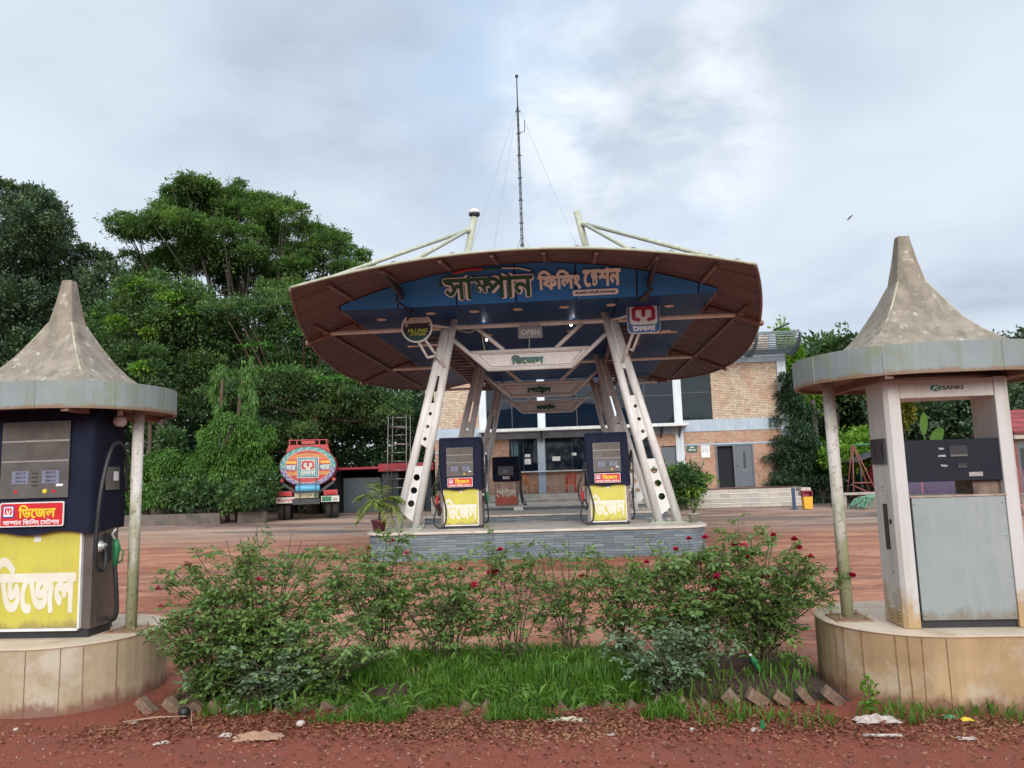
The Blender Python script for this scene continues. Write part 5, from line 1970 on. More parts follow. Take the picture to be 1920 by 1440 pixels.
c.lathe([(0.001, -0.57), (0.12, -0.56), (0.17, -0.50), (0.17, 0.50), (0.12, 0.56), (0.001, 0.57)], n=18, M=Matrix(((0, 0, 1, TX), (1, 0, 0, TY - 0.17), (0, 1, 0, 1.47), (0, 0, 0, 1))))
c.build('gas_bottle', M_cyan, tr)
c = MB()
for x in (-0.38, 0.38):
    c.bar((TX + x, TY - 0.35, 0.95), (TX + x, TY - 0.35, 1.88), 0.035, 0.035)
    c.bar((TX + x, TY - 0.35, 1.88), (TX + x, TY + 0.02, 1.92), 0.035, 0.035)
c.bar((TX - 0.55, TY - 0.35, 1.66), (TX + 0.55, TY - 0.35, 1.66), 0.03, 0.03)
c.bar((TX - 0.55, TY - 0.35, 1.28), (TX + 0.55, TY - 0.35, 1.28), 0.03, 0.03)
c.build('tool_rack', M_dark, tr)
c = MB()
c.box(TX - 0.60, TX + 0.48, TY - 0.14, TY - 0.09, 1.02, 1.24, 0)
c.box(TX + 0.27, TX + 0.45, TY - 0.146, TY - 0.141, 1.05, 1.21, 1)
c.text('STOP', flat_M(TX - 0.08, TY - 0.141, 1.13), 0.55, 0.13, 0.003, 2, bold=0.04)
c.build('rear_beam', [mat('bleached_wood', (0.50, 0.46, 0.33), (0.40, 0.36, 0.26), 0.7), M_green, M_rust], tr)
for s_ in (-1, 1):
    c = MB()
    c.box(TX + s_ * 1.05 - 0.2, TX + s_ * 1.05 + 0.2, TY - 0.09, TY - 0.02, 1.14, 1.27)
    c.build('tail_light', mat('lens_red', (0.45, 0.02, 0.02), rough=0.25), tr)
    c = MB()
    x0 = TX + s_ * 1.03
    c.box(x0 - 0.42, x0 + 0.42, TY - 0.06, TY - 0.03, 0.80, 1.08, 0)
    if s_ > 0:
        c.box(x0 - 0.38, x0 + 0.06, TY - 0.066, TY - 0.0605, 0.83, 1.05, 1)
        c.text('১৮', flat_M(x0 + 0.24, TY - 0.061, 0.93), 0.2, 0.1, 0.003, 2, bold=0.03)
    else:
        c.text('৪১০২৭', flat_M(x0, TY - 0.061, 0.93), 0.7, 0.16, 0.003, 3, bold=0.04)
    c.build('number_plate', [M_tw, M_green, M_ink, M_tred], tr)
for s_ in (-1, 1):
    for y in (TY + 0.75, TY + 2.1, TY + 8.2):
        for dx in ((0.16, -0.16) if y < TY + 5 else (0.0,)):
            xm = TX + s_ * (1.10 if y < TY + 5 else 1.1) + dx
            WM = Matrix(((0, 0, 1, xm), (1, 0, 0, y), (0, 1, 0, 0.52), (0, 0, 0, 1)))
            c = MB()
            c.lathe([(0.30, -0.13), (0.46, -0.14), (0.51, -0.10), (0.52, 0.0), (0.51, 0.10), (0.46, 0.14), (0.30, 0.13)], n=28, M=WM)
            for q in range(30):
                a = 2 * math.pi * q / 30
                for x_ in (-0.08, -0.03, 0.03, 0.08):
                    p_ = WM @ Vector((0.522 * math.cos(a), 0.522 * math.sin(a), x_))
                    c.box(p_.x - 0.018, p_.x + 0.018, p_.y - 0.012, p_.y + 0.012, p_.z - 0.02, p_.z + 0.02)
            w_ = c.build('wheel', M_tyre, tr)
            c = MB()
            c.lathe([(0.06, -0.11), (0.28, -0.06), (0.31, -0.12), (0.31, 0.12), (0.28, 0.06), (0.06, 0.11)], n=20, M=WM)
            c.build('rim', M_tred, w_)
c = MB()
c.box(TX - 1.2, TX + 1.2, TY + 6.8, TY + 8.9, 0.75, 2.95)
c.box(TX - 1.25, TX + 1.25, TY + 6.75, TY + 8.95, 2.96, 3.1)
c.build('cab', M_tred, tr, bevel=0.08)
tr.location = (-13.55, 38.3, 0)
tr.rotation_euler = (0, 0, R(17))

# ------------------------------------------------------------------ shed, scaffold, pots, bin and the yard on the right
M_tin = mat('red_tin', (0.30, 0.02, 0.035), (0.22, 0.015, 0.025), 0.6, scale=2)
sh = thing('yard_shed', 'low dark shed with red tin roof edge between the tanker and the canopy', 'shed', (-10.6, 42, 0))
c = MB()
c.box(-13.4, -12.9, 40.2, 43, 0, 2.2)
c.box(-10.3, -9.4, 40.25, 43, 0, 2.2)
c.box(-13.4, -7.6, 42.8, 43, 0, 2.35)
c.box(-7.9, -7.6, 40.3, 42.79, 0, 2.2)
c.build('wall', mat('dark_board', (0.04, 0.05, 0.055), (0.025, 0.03, 0.035), 0.9), sh)  # all shed walls in one near-black tone
c = MB()
c.box(-13.5, -10.4, 40.0, 43.2, 2.36, 2.48)
c.box(-10.4, -7.4, 39.9, 43.2, 2.20, 2.62)
for q in range(22):
    c.box(-10.36 + q * 0.134, -10.33 + q * 0.134, 39.88, 39.899, 2.22, 2.60)
c.build('roof', M_tin, sh)
c = MB()
c.box(-12.6, -10.5, 40.8, 40.85, 0.02, 1.9)
c.build('panel', mat('grey_panel', (0.07, 0.085, 0.095), rough=0.8), sh)
sf = thing('scaffold_tower', 'thin steel ladder scaffold standing in the shade beside the shed', 'scaffold', (-9.2, 39, 0))
for dx, dy in ((0, 0), (1.05, 0), (0, 1.0), (1.05, 1.0)):
    c = MB()
    c.tube((-9.75 + dx, 39 + dy, 0), (-9.6 + dx * 0.92, 39 + dy, 5.2), 0.03, n=6)
    c.build('post', M_steel, sf)
c = MB()
for q in range(11):
    z = 0.4 + q * 0.46
    k = z / 5.2
    c.tube((-9.75 + 0.15 * k, 39, z), (-8.7 + 0.07 * k, 39, z), 0.022, n=6)
    if q % 2:
        c.tube((-9.75 + 0.15 * k, 40, z), (-8.7 + 0.07 * k, 40, z), 0.022, n=6)
    if q % 3 == 0:
        c.tube((-9.75 + 0.15 * k, 39, z), (-9.75 + 0.15 * k, 40, z), 0.022, n=6)
c.build('rungs', M_steel, sf)

# trash bin
BIN = 0.68
tb = thing('litter_bin', 'yellow litter bin with a red hood at the foot of the steps', 'bin', (9.62, 32.0, 0))
c = MB()
c.prism([(-0.24, 0.05), (0.24, 0.05), (0.28, 0.78), (-0.28, 0.78)], flat_M(9.62, 32.25, 0), 0.5)
c.build('body', mat('bin_yellow', (0.72, 0.36, 0.015), (0.62, 0.30, 0.01), 0.45), tb, bevel=0.02)
c = MB()
c.box(9.33, 9.38, 31.76, 32.24, 0.785, 1.08)
c.box(9.86, 9.91, 31.76, 32.24, 0.785, 1.08)
c.box(9.33, 9.91, 31.76, 32.24, 1.081, 1.15)
c.box(9.385, 9.855, 32.1, 32.24, 0.785, 1.08)
c.build('hood', mat('bin_maroon', (0.30, 0.03, 0.05), rough=0.5), tb, bevel=0.015)
c = MB()
c.box(9.10, 9.22, 32.2, 32.3, 0.02, 0.9)
c.box(9.02, 9.30, 32.15, 32.35, 0.0, 0.05)
tb.scale = (BIN, BIN, BIN)
tag(c.build('marker_post', M_bluesheet), 'short blue post standing just behind the yellow bin', 'post')

# yard objects on the right
M_blk = mat('mossy_block', (0.30, 0.27, 0.23), (0.2, 0.19, 0.15), 0.9, scale=3, grime=(0.12, 0.13, 0.07), bump=0.2)
kw = MB()
kw.bar((11.6, 31.4, 0.19), (20, 29.4, 0.19), 0.4, 0.48)
kw.bar((11.55, 31.42, 0.47), (20, 29.4, 0.47), 0.5, 0.08)
tag(kw.build('low_wall', M_blk), 'low mossy block wall at the edge of the yard, behind the white portal pump', 'wall')
c = MB()
c.box(12.9, 14.9, 31.6, 32.6, 0.55, 0.62)
c.box(13.0, 13.1, 31.7, 31.8, 0, 0.55)
c.box(14.6, 14.7, 31.7, 31.8, 0, 0.55)
c.box(13.0, 13.1, 32.4, 32.5, 0, 0.55)
c.box(14.6, 14.7, 32.4, 32.5, 0, 0.55)
c.v = [(x - 1.9, y + 0.3, z) for x, y, z in c.v]
tag(c.build('plank_table', mat('grey_plank', (0.42, 0.36, 0.28), (0.3, 0.25, 0.2), 0.8)), 'rough pale plank table by the red ladder', 'table')
al = thing('step_ladder', 'rusty red step ladder standing open in front of the bushes', 'ladder', (13.4, 33.4, 0))
M_ladd = mat('ladder_red', (0.26, 0.07, 0.055), (0.18, 0.05, 0.04), 0.6)
for a, b_ in (((12.95, 33.2, 0), (13.15, 33.3, 2.6)), ((14.15, 33.2, 0), (13.2, 33.3, 2.6)), ((12.95, 34.1, 0), (13.15, 33.4, 2.6)), ((14.15, 34.1, 0), (13.2, 33.4, 2.6))):
    c = MB()
    c.tube(a, b_, 0.024, n=6)
    c.build('leg', M_ladd, al)
c = MB()
c.tube((12.97, 33.25, 1.0), (13.78, 33.25, 1.0), 0.03, n=6)
c.tube((13.0, 33.25, 0.9), (14.5, 33.0, 0.1), 0.03, n=6)
c.build('brace', M_ladd, al)
al.location.x -= 1.05
c = MB()
c.tube((12.1, 33.3, 2.62), (14.6, 33.5, 2.68), 0.025, n=6)
tag(c.build('green_pipe', mat('pipe_green', (0.05, 0.25, 0.17), rough=0.5)), 'thin green pipe laid from the ladder top across the bushes', 'pipe')
tk = thing('red_tank', 'dark red tank lying under a black sheet roof beyond the yard wall', 'tank', (15.6, 34.8, 0))
c = MB()
c.lathe([(0.001, -0.8), (0.6, -0.72), (0.68, -0.5), (0.68, 0.9), (0.6, 1.1), (0.001, 1.2)], n=22, M=Matrix(((0, 0, 1, 15.6), (1, 0, 0, 34.9), (0, 1, 0, 1.35), (0, 0, 0, 1))))
c.build('shell', mat('tank_crimson', (0.30, 0.02, 0.05), (0.22, 0.015, 0.04), 0.5), tk)
c = MB()
c.prism([(-1.7, 1.85), (-0.4, 2.3), (1.6, 2.35), (1.6, 2.41), (-0.42, 2.36), (-1.72, 1.92)], flat_M(15.5, 36.0, 0), 2.2)
for x in (14.1, 16.9):
    c.tube((x, 34.0, 0), (x, 34.0, 2.2), 0.05, n=6)
c.build('shelter_sheet', M_dark, tk)
for x in (15.1, 16.1):
    c = MB()
    c.box(x - 0.1, x + 0.1, 34.4, 35.4, 0, 0.75)
    c.build('cradle', M_dark, tk)
tk.location.x -= 1.5
br_ = thing('wheelbarrow', 'small blue barrow standing behind the mossy pole of the white pump shelter', 'barrow', (11.6, 32.6, 0))
c = MB()
c.prism([(-0.4, 0.78), (0.45, 0.78), (0.32, 0.40), (-0.3, 0.40)], flat_M(11.6, 33.0, 0), 0.75)
c.build('tray', mat('barrow_blue', (0.04, 0.12, 0.30), rough=0.5), br_)
c = MB()
c.lathe([(0.16, -0.05), (0.2, 0), (0.16, 0.05)], n=16, M=Matrix(((1, 0, 0, 11.3), (0, 0, 1, 32.6), (0, 1, 0, 0.2), (0, 0, 0, 1))))
c.build('wheel', M_tyre, br_)
c = MB()
c.bar((11.95, 32.4, 0.4), (12.0, 32.4, 0), 0.05, 0.05)
c.bar((11.95, 32.85, 0.4), (12.0, 32.85, 0), 0.05, 0.05)
c.bar((11.9, 32.4, 0.72), (12.4, 32.4, 0.66), 0.04, 0.04)
c.bar((11.9, 32.85, 0.72), (12.4, 32.85, 0.66), 0.04, 0.04)
c.build('frame', M_chmar, br_)
# rolled net on the low wall
c = MB()
rs = random.Random(4)
for q in range(26):
    x0 = 12.7 + rs.uniform(-0.2, 0.5)
    c.path(smooth_pts([(x0 + rs.uniform(-.2, .3), 30.4 + rs.uniform(-.1, .2), rs.uniform(0.02, 0.2)), (x0 + 0.3, 30.6, 0.35 + rs.uniform(-.1, .1)), (13.6 + rs.uniform(-.2, .2), 30.75, 0.46 + rs.uniform(-.05, .08)), (14.6 + rs.uniform(-.4, .4), 30.8, 0.56 + rs.uniform(-.03, .05))], 4), 0.018, 4)
c.v = [(x - 1.75, y + 0.35, z) for x, y, z in c.v]
tag(c.build('green_net', mat('net_green', (0.16, 0.33, 0.22), (0.11, 0.25, 0.17), 0.7)), 'heap of pale green netting draped over the low mossy wall', 'net')
# chain link fence
br_.scale = (0.68, 0.68, 0.68)
br_.location.x = 11.1
cf = thing('wire_fence', 'low chain link fence with pink posts seen through the portal pump', 'fence', (13.5, 25, 0))
M_pinkp = mat('faded_pink_post', (0.36, 0.15, 0.16), (0.28, 0.1, 0.11), 0.7)
for x in (10.6, 11.4, 12.5, 13.6, 14.4, 15.2):
    c = MB()
    c.tube((x, 25.6, 0), (x - 0.03, 25.6, 1.55), 0.03, n=6)
    c.build('post', M_pinkp, cf)
c = MB()
for q in range(70):
    x = 10.4 + q * 0.08
    c.tube((x, 25.56, 0.35), (x + 0.9, 25.56, 1.45), 0.006, n=3)
    c.tube((x + 0.9, 25.57, 0.35), (x, 25.57, 1.45), 0.006, n=3)
c.box(10.4, 16.2, 25.55, 25.6, 0.28, 0.34)
c.build('wire_mesh', M_pinkp, cf)
c = MB()
c.box(10.8, 14.3, 26.6, 26.65, 0.3, 1.55)
tag(c.build('blue_sheet', M_bluesheet), 'dark blue sheet hung behind the chain link fence', 'sheet')
# red roofed house at the right margin
M_rtile = brickmat('red_roof_tile', (0.32, 0.05, 0.05), (0.22, 0.04, 0.04), (0.09, 0.02, 0.02), 0.22, 0.2, 0.02)
hb = thing('red_roof_house', 'small grey house with red tiled roof beyond the white portal pump', 'house', (19, 33, 0))
c = MB()
c.box(16.9, 24, 30.2, 32.2, 0, 2.9, 0)
c.build('wall', mat('grey_render', (0.36, 0.34, 0.31), (0.27, 0.25, 0.23), 0.85, streak=(0.18, 0.16, 0.13)), hb)
c = MB()
c.prism([(29.7, 2.85), (31.2, 3.75), (32.7, 2.85), (32.7, 2.75), (31.2, 3.63), (29.7, 2.75)], Matrix(((0, 0, 1, 16.75), (1, 0, 0, 0), (0, 1, 0, 0), (0, 0, 0, 1))), 8.4)
c.build('roof', M_rtile, hb)
c = MB()
c.box(16.8, 24, 29.8, 30.19, 2.56, 2.72)
c.build('lintel', M_concrete, hb)
c = MB()
c.box(17.05, 17.75, 30.14, 30.19, 0.15, 2.4, 0)
c.box(16.93, 17.045, 30.12, 30.19, 0.1, 2.5, 1)
c.box(17.15, 17.65, 30.12, 30.139, 1.2, 2.2, 2)
c.build('door', [M_door, M_chmar, M_black], hb)
# bird
bd = thing('bird', 'small dark bird gliding in the grey sky', 'bird', (23.0, 60.0, 21.4))
c = MB()
c.path([(22.75, 60, 21.35), (22.9, 60, 21.38), (23.05, 60, 21.42), (23.2, 60, 21.44)], [0.02, 0.07, 0.08, 0.02], 8)
for s_ in (-1, 1):
    c.add([(23.0, 60, 21.45), (23.12, 60, 21.45), (23.1 + 0.25, 60 + s_ * 0.5, 21.68), (23.15 + 0.2, 60 + s_ * 0.9, 21.75), (22.95, 60 + s_ * 0.35, 21.58)], [(0, 1, 2, 3, 4)])
c.build('body', M_dark, bd)
bd.scale = (0.6, 0.6, 0.6)
# ------------------------------------------------------------------ crowns: small ellipsoids (x, y, z, rx, ry, rz) in metres
C_A = [(-26.3,49.9,22.5,2.3,2.0,0.9),(-24.9,52.4,22.9,3.0,2.5,1.1),(-22.0,51.0,21.4,2.5,2.2,1.0),(-26.6,52.8,22.3,3.4,2.9,1.0),(-29.4,53.0,22.8,1.7,1.5,0.8),(-28.4,48.5,19.7,3.1,2.7,0.9),(-25.1,48.1,18.9,3.5,3.0,1.0),(-24.7,54.7,21.4,3.5,3.0,1.2),(-19.8,50.1,20.2,2.4,2.1,1.0),(-31.0,49.9,19.9,1.6,1.4,0.7),(-20.6,56.0,20.5,3.1,2.7,1.1),(-17.2,51.8,18.5,2.4,2.0,1.0),(-16.6,54.7,18.8,1.6,1.3,0.7),(-20.9,51.8,17.9,3.3,2.8,1.0),(-29.4,53.1,18.4,3.6,3.1,1.0),(-23.7,49.2,17.4,3.5,3.0,1.0),(-18.6,53.1,16.9,3.7,3.2,1.2),(-23.9,54.9,16.9,3.5,3.0,1.0),(-30.1,52.2,17.2,1.9,1.6,0.8),(-16.8,53.9,15.7,2.5,2.2,1.1),(-15.4,53.4,17.2,1.1,0.9,0.6),(-18.1,48.5,14.4,2.7,2.3,0.8)]
C_B = [(-36.5,45.5,20.8,2.1,2.0,1.0),(-34.0,44.5,19.7,1.6,1.6,0.9),(-31.4,42.8,18.0,1.0,0.9,0.7),(-33.5,41.2,17.2,2.0,1.9,1.5),(-35.1,46.2,18.3,1.7,1.6,1.1),(-35.0,43.8,15.7,2.5,2.4,1.8),(-33.6,45.3,16.2,1.7,1.6,1.3),(-35.5,46.3,13.8,3.2,3.0,2.1),(-31.9,45.3,14.1,1.6,1.6,1.5),(-31.9,46.5,16.8,1.3,1.2,0.9),(-28.4,43.4,14.7,0.9,0.9,0.9),(-38.9,45.8,13.1,3.0,2.8,2.6),(-28.9,43.7,12.9,1.6,1.5,1.6),(-41.0,46.6,17.9,2.7,2.6,3.5)]
C_C = [(-25.8,43.9,14.3,1.0,0.9,0.8),(-24.2,40.0,12.1,1.7,1.6,1.1),(-21.7,40.2,12.2,1.3,1.3,0.9),(-23.0,40.6,11.0,2.4,2.3,1.3),(-27.7,44.3,10.9,2.5,2.4,1.7),(-21.6,41.7,10.2,2.3,2.2,1.5),(-24.4,42.6,8.8,3.2,3.0,1.7),(-26.2,41.0,8.4,2.3,2.2,1.8),(-20.8,42.0,8.0,2.3,2.2,1.6),(-27.7,41.4,10.4,1.3,1.3,1.7)]
C_D = [(-18.4,40.3,11.3,1.9,1.8,0.7),(-17.2,41.4,12.0,1.8,1.7,0.7),(-14.9,41.4,11.4,2.1,2.0,0.9),(-13.7,43.0,11.2,1.8,1.8,1.1),(-16.2,41.9,10.0,2.8,2.7,1.2),(-13.3,43.1,9.6,2.3,2.2,1.3),(-19.5,42.8,9.3,2.5,2.4,1.0),(-16.2,43.5,8.3,3.0,2.9,1.2),(-12.4,41.9,7.4,2.4,2.3,1.2),(-16.4,39.3,6.6,2.7,2.6,1.1),(-14.0,42.8,5.9,3.0,2.8,1.3),(-11.2,43.3,5.7,2.0,1.9,1.1),(-20.6,43.0,6.5,2.3,2.2,1.3),(-16.0,41.3,4.6,2.9,2.7,1.3)]
C_E = [(-21.1,36.3,8.4,0.6,0.6,0.6),(-20.8,35.7,7.4,0.6,0.5,0.7),(-20.8,36.4,6.4,0.6,0.6,0.7),(-21.4,36.1,5.1,0.7,0.6,0.8),(-19.8,35.7,3.9,0.7,0.7,0.8)]
C_F = [(12.6,43.1,7.3,0.8,0.8,1.3),(12.8,44.7,9.2,0.5,0.4,0.7),(13.6,45.0,6.0,1.0,0.9,1.3),(12.4,43.2,5.2,0.8,0.7,1.6)]
C_G = [(11.0,37.7,0.2,1.2,1.1,0.7),(11.2,37.4,1.1,1.3,1.2,0.7),(11.0,37.2,2.1,1.1,1.1,0.7),(11.0,37.3,3.1,1.0,1.0,0.7),(11.1,37.7,4.1,0.9,0.8,0.7),(11.1,37.8,5.0,0.7,0.7,0.7),(10.9,37.1,5.9,0.5,0.5,0.5)]
C_H = [(16.4,47.6,7.5,1.7,1.7,1.6),(16.8,44.7,8.5,1.2,1.1,0.6),(16.8,48.1,5.5,2.1,2.0,1.8),(18.1,46.2,7.2,1.9,1.8,1.3),(19.3,48.9,4.8,2.1,2.0,1.8),(17.4,49.4,3.2,2.0,1.9,1.4),(20.3,47.0,6.6,2.1,2.0,1.7)]
C_I = [(22.1,47.5,6.6,2.4,2.3,1.6),(22.3,44.0,6.8,2.2,2.1,1.4),(19.2,42.9,4.3,1.9,1.8,1.4),(22.4,45.5,4.4,2.3,2.2,1.8),(22.8,42.7,5.1,1.8,1.8,1.5),(24.0,43.5,6.6,1.9,1.8,1.6),(26.2,44.5,5.4,1.9,1.8,1.9),(21.4,45.6,2.6,2.6,2.5,1.6),(22.9,43.3,2.5,2.5,2.4,1.5),(26.1,42.7,7.0,1.8,1.8,1.5)]
C_J = [(13.7,37.7,2.6,1.2,1.1,0.5),(12.6,36.6,2.1,0.9,0.9,0.6),(14.8,37.9,2.9,0.9,0.8,0.5),(14.7,37.8,2.0,1.1,1.0,0.7),(13.3,36.8,1.8,1.3,1.3,0.5)]
C_K = [(16.2,38.0,4.3,0.7,0.6,1.1),(16.6,38.0,5.4,0.6,0.5,0.6)]
C_col1 = [(-16.6,34.6,7.1,0.5,0.5,0.6),(-16.7,34.5,6.2,0.7,0.7,0.8),(-16.5,34.5,5.2,0.6,0.6,0.8),(-16.7,34.5,4.2,0.6,0.6,0.6)]
C_col2 = [(-15.6,34.7,7.3,0.5,0.5,0.6),(-15.6,34.5,6.3,0.6,0.6,0.8),(-15.4,34.5,5.1,0.6,0.6,0.9),(-15.5,34.6,4.1,0.6,0.6,0.7)]
C_weep = [(-16.1,33.8,3.2,0.9,0.9,0.8),(-15.2,33.8,3.2,1.0,0.9,0.7),(-16.8,34.4,2.2,0.8,0.8,0.7),(-15.7,34.0,2.3,0.9,0.9,0.7),(-14.8,34.0,2.4,0.7,0.6,0.7),(-15.7,33.6,3.7,0.8,0.7,0.6)]
C_hedge = [(-21.4,34.9,2.0,0.8,0.8,1.0),(-20.3,35.1,2.2,0.9,0.9,1.0),(-18.8,34.5,2.3,0.9,0.9,0.9),(-18.1,35.1,2.3,0.8,0.8,0.9),(-18.6,35.1,1.4,1.0,0.9,0.7),(-19.6,34.6,1.2,1.1,1.0,0.6),(-21.3,35.1,1.0,0.8,0.8,0.5)]
C_flow = [(-17.7,33.3,1.2,0.9,0.8,0.6),(-16.7,33.4,1.3,0.8,0.7,0.6),(-14.6,33.2,1.2,1.0,1.0,0.6),(-15.4,33.4,1.0,0.8,0.7,0.5),(-14.2,33.4,1.6,0.5,0.5,0.5)]
C_bush = [(5.1,34.5,1.7,0.7,0.6,0.4),(4.6,34.5,1.3,0.5,0.5,0.4),(5.6,34.9,1.3,0.5,0.5,0.5),(5.0,35.1,1.0,0.8,0.7,0.4),(4.3,34.7,1.6,0.3,0.3,0.3)]
L_dark = leafmat('leaf_dark', (0.04, 0.085, 0.035), (0.09, 0.15, 0.055), (0.14, 0.21, 0.06), tr=0.25)
L_blue = leafmat('leaf_bluish_dark', (0.045, 0.085, 0.055), (0.11, 0.17, 0.09), (0.15, 0.23, 0.085), tr=0.22)
L_rain = leafmat('leaf_rain_tree', (0.055, 0.115, 0.045), (0.145, 0.245, 0.065), (0.25, 0.37, 0.08), tr=0.35)
L_mid = leafmat('leaf_mid', (0.045, 0.100, 0.045), (0.12, 0.21, 0.07), (0.21, 0.33, 0.075), tr=0.3)
L_bright = leafmat('leaf_bright', (0.10, 0.23, 0.03), (0.21, 0.36, 0.045), (0.28, 0.42, 0.06), tr=0.35)
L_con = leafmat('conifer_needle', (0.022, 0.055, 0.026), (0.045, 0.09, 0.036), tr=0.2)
L_rose = leafmat('rose_leaf', (0.11, 0.20, 0.055), (0.225, 0.32, 0.095), (0.26, 0.38, 0.08), tr=0.32, rough=0.42)
L_rosel = leafmat('rose_leaf_pale', (0.13, 0.21, 0.11), (0.22, 0.30, 0.17), (0.12, 0.2, 0.06), tr=0.25)
L_grass = leafmat('grass_blade', (0.060, 0.155, 0.018), (0.145, 0.265, 0.035), (0.20, 0.31, 0.06), tr=0.4)
L_dry = leafmat('dry_leaf', (0.33, 0.13, 0.07), (0.17, 0.065, 0.036), (0.46, 0.28, 0.14), tr=0.1, rough=0.8)
M_bark = mat('bark', (0.075, 0.06, 0.05), (0.045, 0.036, 0.03), 0.9, scale=3, stretch=(1, 1, 0.25), bump=0.5, bscale=8)
M_barkr = mat('bark_reddish', (0.11, 0.062, 0.045), (0.065, 0.04, 0.03), 0.9, scale=3, stretch=(1, 1, 0.25), bump=0.4, bscale=8)
M_cane = mat('rose_cane', (0.09, 0.065, 0.04), (0.06, 0.075, 0.035), 0.7)


def tree(name, label, cat, base, main, subk, per, size, m, bark=None, r0=0.4, fork=None, seed=1, aspect=0.5, group=None, shell=0.5, flat=0.35, limbs=True, droop=0.0, jitter=0.4, tipn=0, tipm=None, tips=None, infill=0.35):
    clumps = subclumps(main, *subk) if subk else main
    fill = [(q[0], q[1], q[2], q[3] * 0.9, q[4] * 0.9, q[5] * 0.85) for q in main]
    t_ = thing(name, label, cat, base, group)
    fork = fork or (base[0], base[1], base[2] + 2)
    rs = random.Random(seed)
    c = MB()
    B, F_ = Vector(base), Vector(fork)
    mid = (B + F_) / 2 + Vector((rs.uniform(-.2, .2), rs.uniform(-.2, .2), 0))
    c.path(smooth_pts([B - Vector((0, 0, 0.1)), mid, F_], 4), [r0 * (1.25 - 0.5 * i / 8) for i in range(9)], 10)
    if limbs:
        for q in main:
            e = Vector(q[:3]) - Vector((0, 0, q[5] * 0.3))
            if e.z < F_.z - 0.5:
                st = B.lerp(F_, max(0.1, min(0.95, (e.z - B.z) / max(0.1, F_.z - B.z) * 0.8)))
            else:
                st = F_
            if rs.random() < 0.3:
                continue
            m1 = Vector((st.x + (e.x - st.x) * 0.66, st.y + (e.y - st.y) * 0.66, st.z + (e.z - st.z) * 0.40)) + Vector((rs.uniform(-.4, .4), rs.uniform(-.4, .4), rs.uniform(-.3, .2)))
            pts = smooth_pts([st, m1, e], 4)
            ra = min(0.16, r0 * rs.uniform(0.22, 0.36))
            c.path(pts, [ra * (1 - 0.09 * i) for i in range(9)], 6)
            for k in range(7):
                a = pts[4 + k % 5]
                d = Vector((rs.uniform(-1, 1) * q[3], rs.uniform(-1, 1) * q[4], rs.uniform(0, 0.8) * q[5])) * 0.8
                c.path([a, a + d * 0.5 + Vector((0, 0, -0.1)), Vector(q[:3]) + d], [ra * 0.4, ra * 0.28, ra * 0.1], 5)
    c.build('trunk', bark or M_bark, t_)
    P, N = clump_points(clumps, per, seed, shell, flat)
    if infill:
        P2, N2 = clump_points(fill, max(60, int(per * len(clumps) * infill / len(fill))), seed + 9, 0.15, 0.7)
        P, N = np.concatenate([P, P2]), np.concatenate([N, N2])
    k_ = int(len(P) * 0.16)        # stray sprays that break the outline
    rg = np.random.default_rng(seed + 40)
    if subk and not droop:
        ids = rg.integers(0, len(P), k_ // 6)
        P3 = np.repeat(P[ids] + N[ids] * rg.uniform(0.15, 0.75, (len(ids), 1)) * size * 3.2, 6, 0) + rg.normal(0, size * 0.45, (len(ids) * 6, 3))
        N3 = np.repeat(N[ids], 6, 0)
        P, N = np.concatenate([P, P3]), np.concatenate([N, N3])
    if droop:
        N = N * 0.5 + np.array([0, 0, -droop])
    leaf_mesh('crown', P, N, size, aspect, m, t_, seed=seed, jitter=jitter)
    if tips:
        P, N = clump_points(tips, tipn, seed + 5, 0.3, 0.2)
        leaf_mesh('young_foliage', P, N + np.array([0, 0, -0.4]), size * 1.1, 0.45, tipm or L_bright, t_, seed=seed + 2)
    return t_


def subclumps(clumps, k, f=0.42, seed=1, fz=0.5):
    """break every crown ellipsoid into smaller tufts on its upper surface"""
    rs = random.Random(seed)
    out = []
    for q in clumps:
        for _ in range(k):
            th = rs.uniform(0, 6.283)
            u = rs.uniform(-0.35, 1.0)
            rr_ = math.sqrt(max(0, 1 - u * u)) * rs.uniform(0.6, 1.15)
            s_ = f * rs.uniform(0.6, 1.5)
            out.append((q[0] + q[3] * rr_ * math.cos(th), q[1] + q[4] * rr_ * math.sin(th), q[2] + q[5] * u * 0.85, q[3] * s_, q[4] * s_, max(0.25, q[5] * fz * rs.uniform(0.7, 1.2))))
    return out


C_B += [(-35.5, 44, 11.2, 3.0, 3.0, 1.8), (-31.8, 43.4, 10.4, 2.6, 2.4, 1.6), (-34.2, 42.6, 8.4, 3.0, 3.0, 1.7), (-30.8, 44, 7.8, 2.6, 2.4, 1.5), (-33.4, 42.4, 12.6, 2.6, 2.2, 1.6)]
C_weep += [(-16.5, 34, 3.9, 0.9, 0.9, 0.7), (-14.9, 34, 3.8, 0.9, 0.9, 0.7), (-15.7, 33.8, 4.3, 0.8, 0.8, 0.6)]
C_bush = [(q[0] - 0.1, q[1], q[2] - 0.35, q[3] * 0.68, q[4] * 0.8, q[5] * 0.75) for q in C_bush]
TG = 'trees behind the filling station'
tree('rain_tree', 'tallest tree, broad layered umbrella crown with sky showing between its limbs', 'tree', (-22.6, 52, 0), C_A, (16, 0.23, 2, 0.5), 430, 0.21, L_rain, M_bark, 0.55, (-22.6, 52, 10.5), 11, 0.42, TG, 0.35, 0.3, infill=0.1)
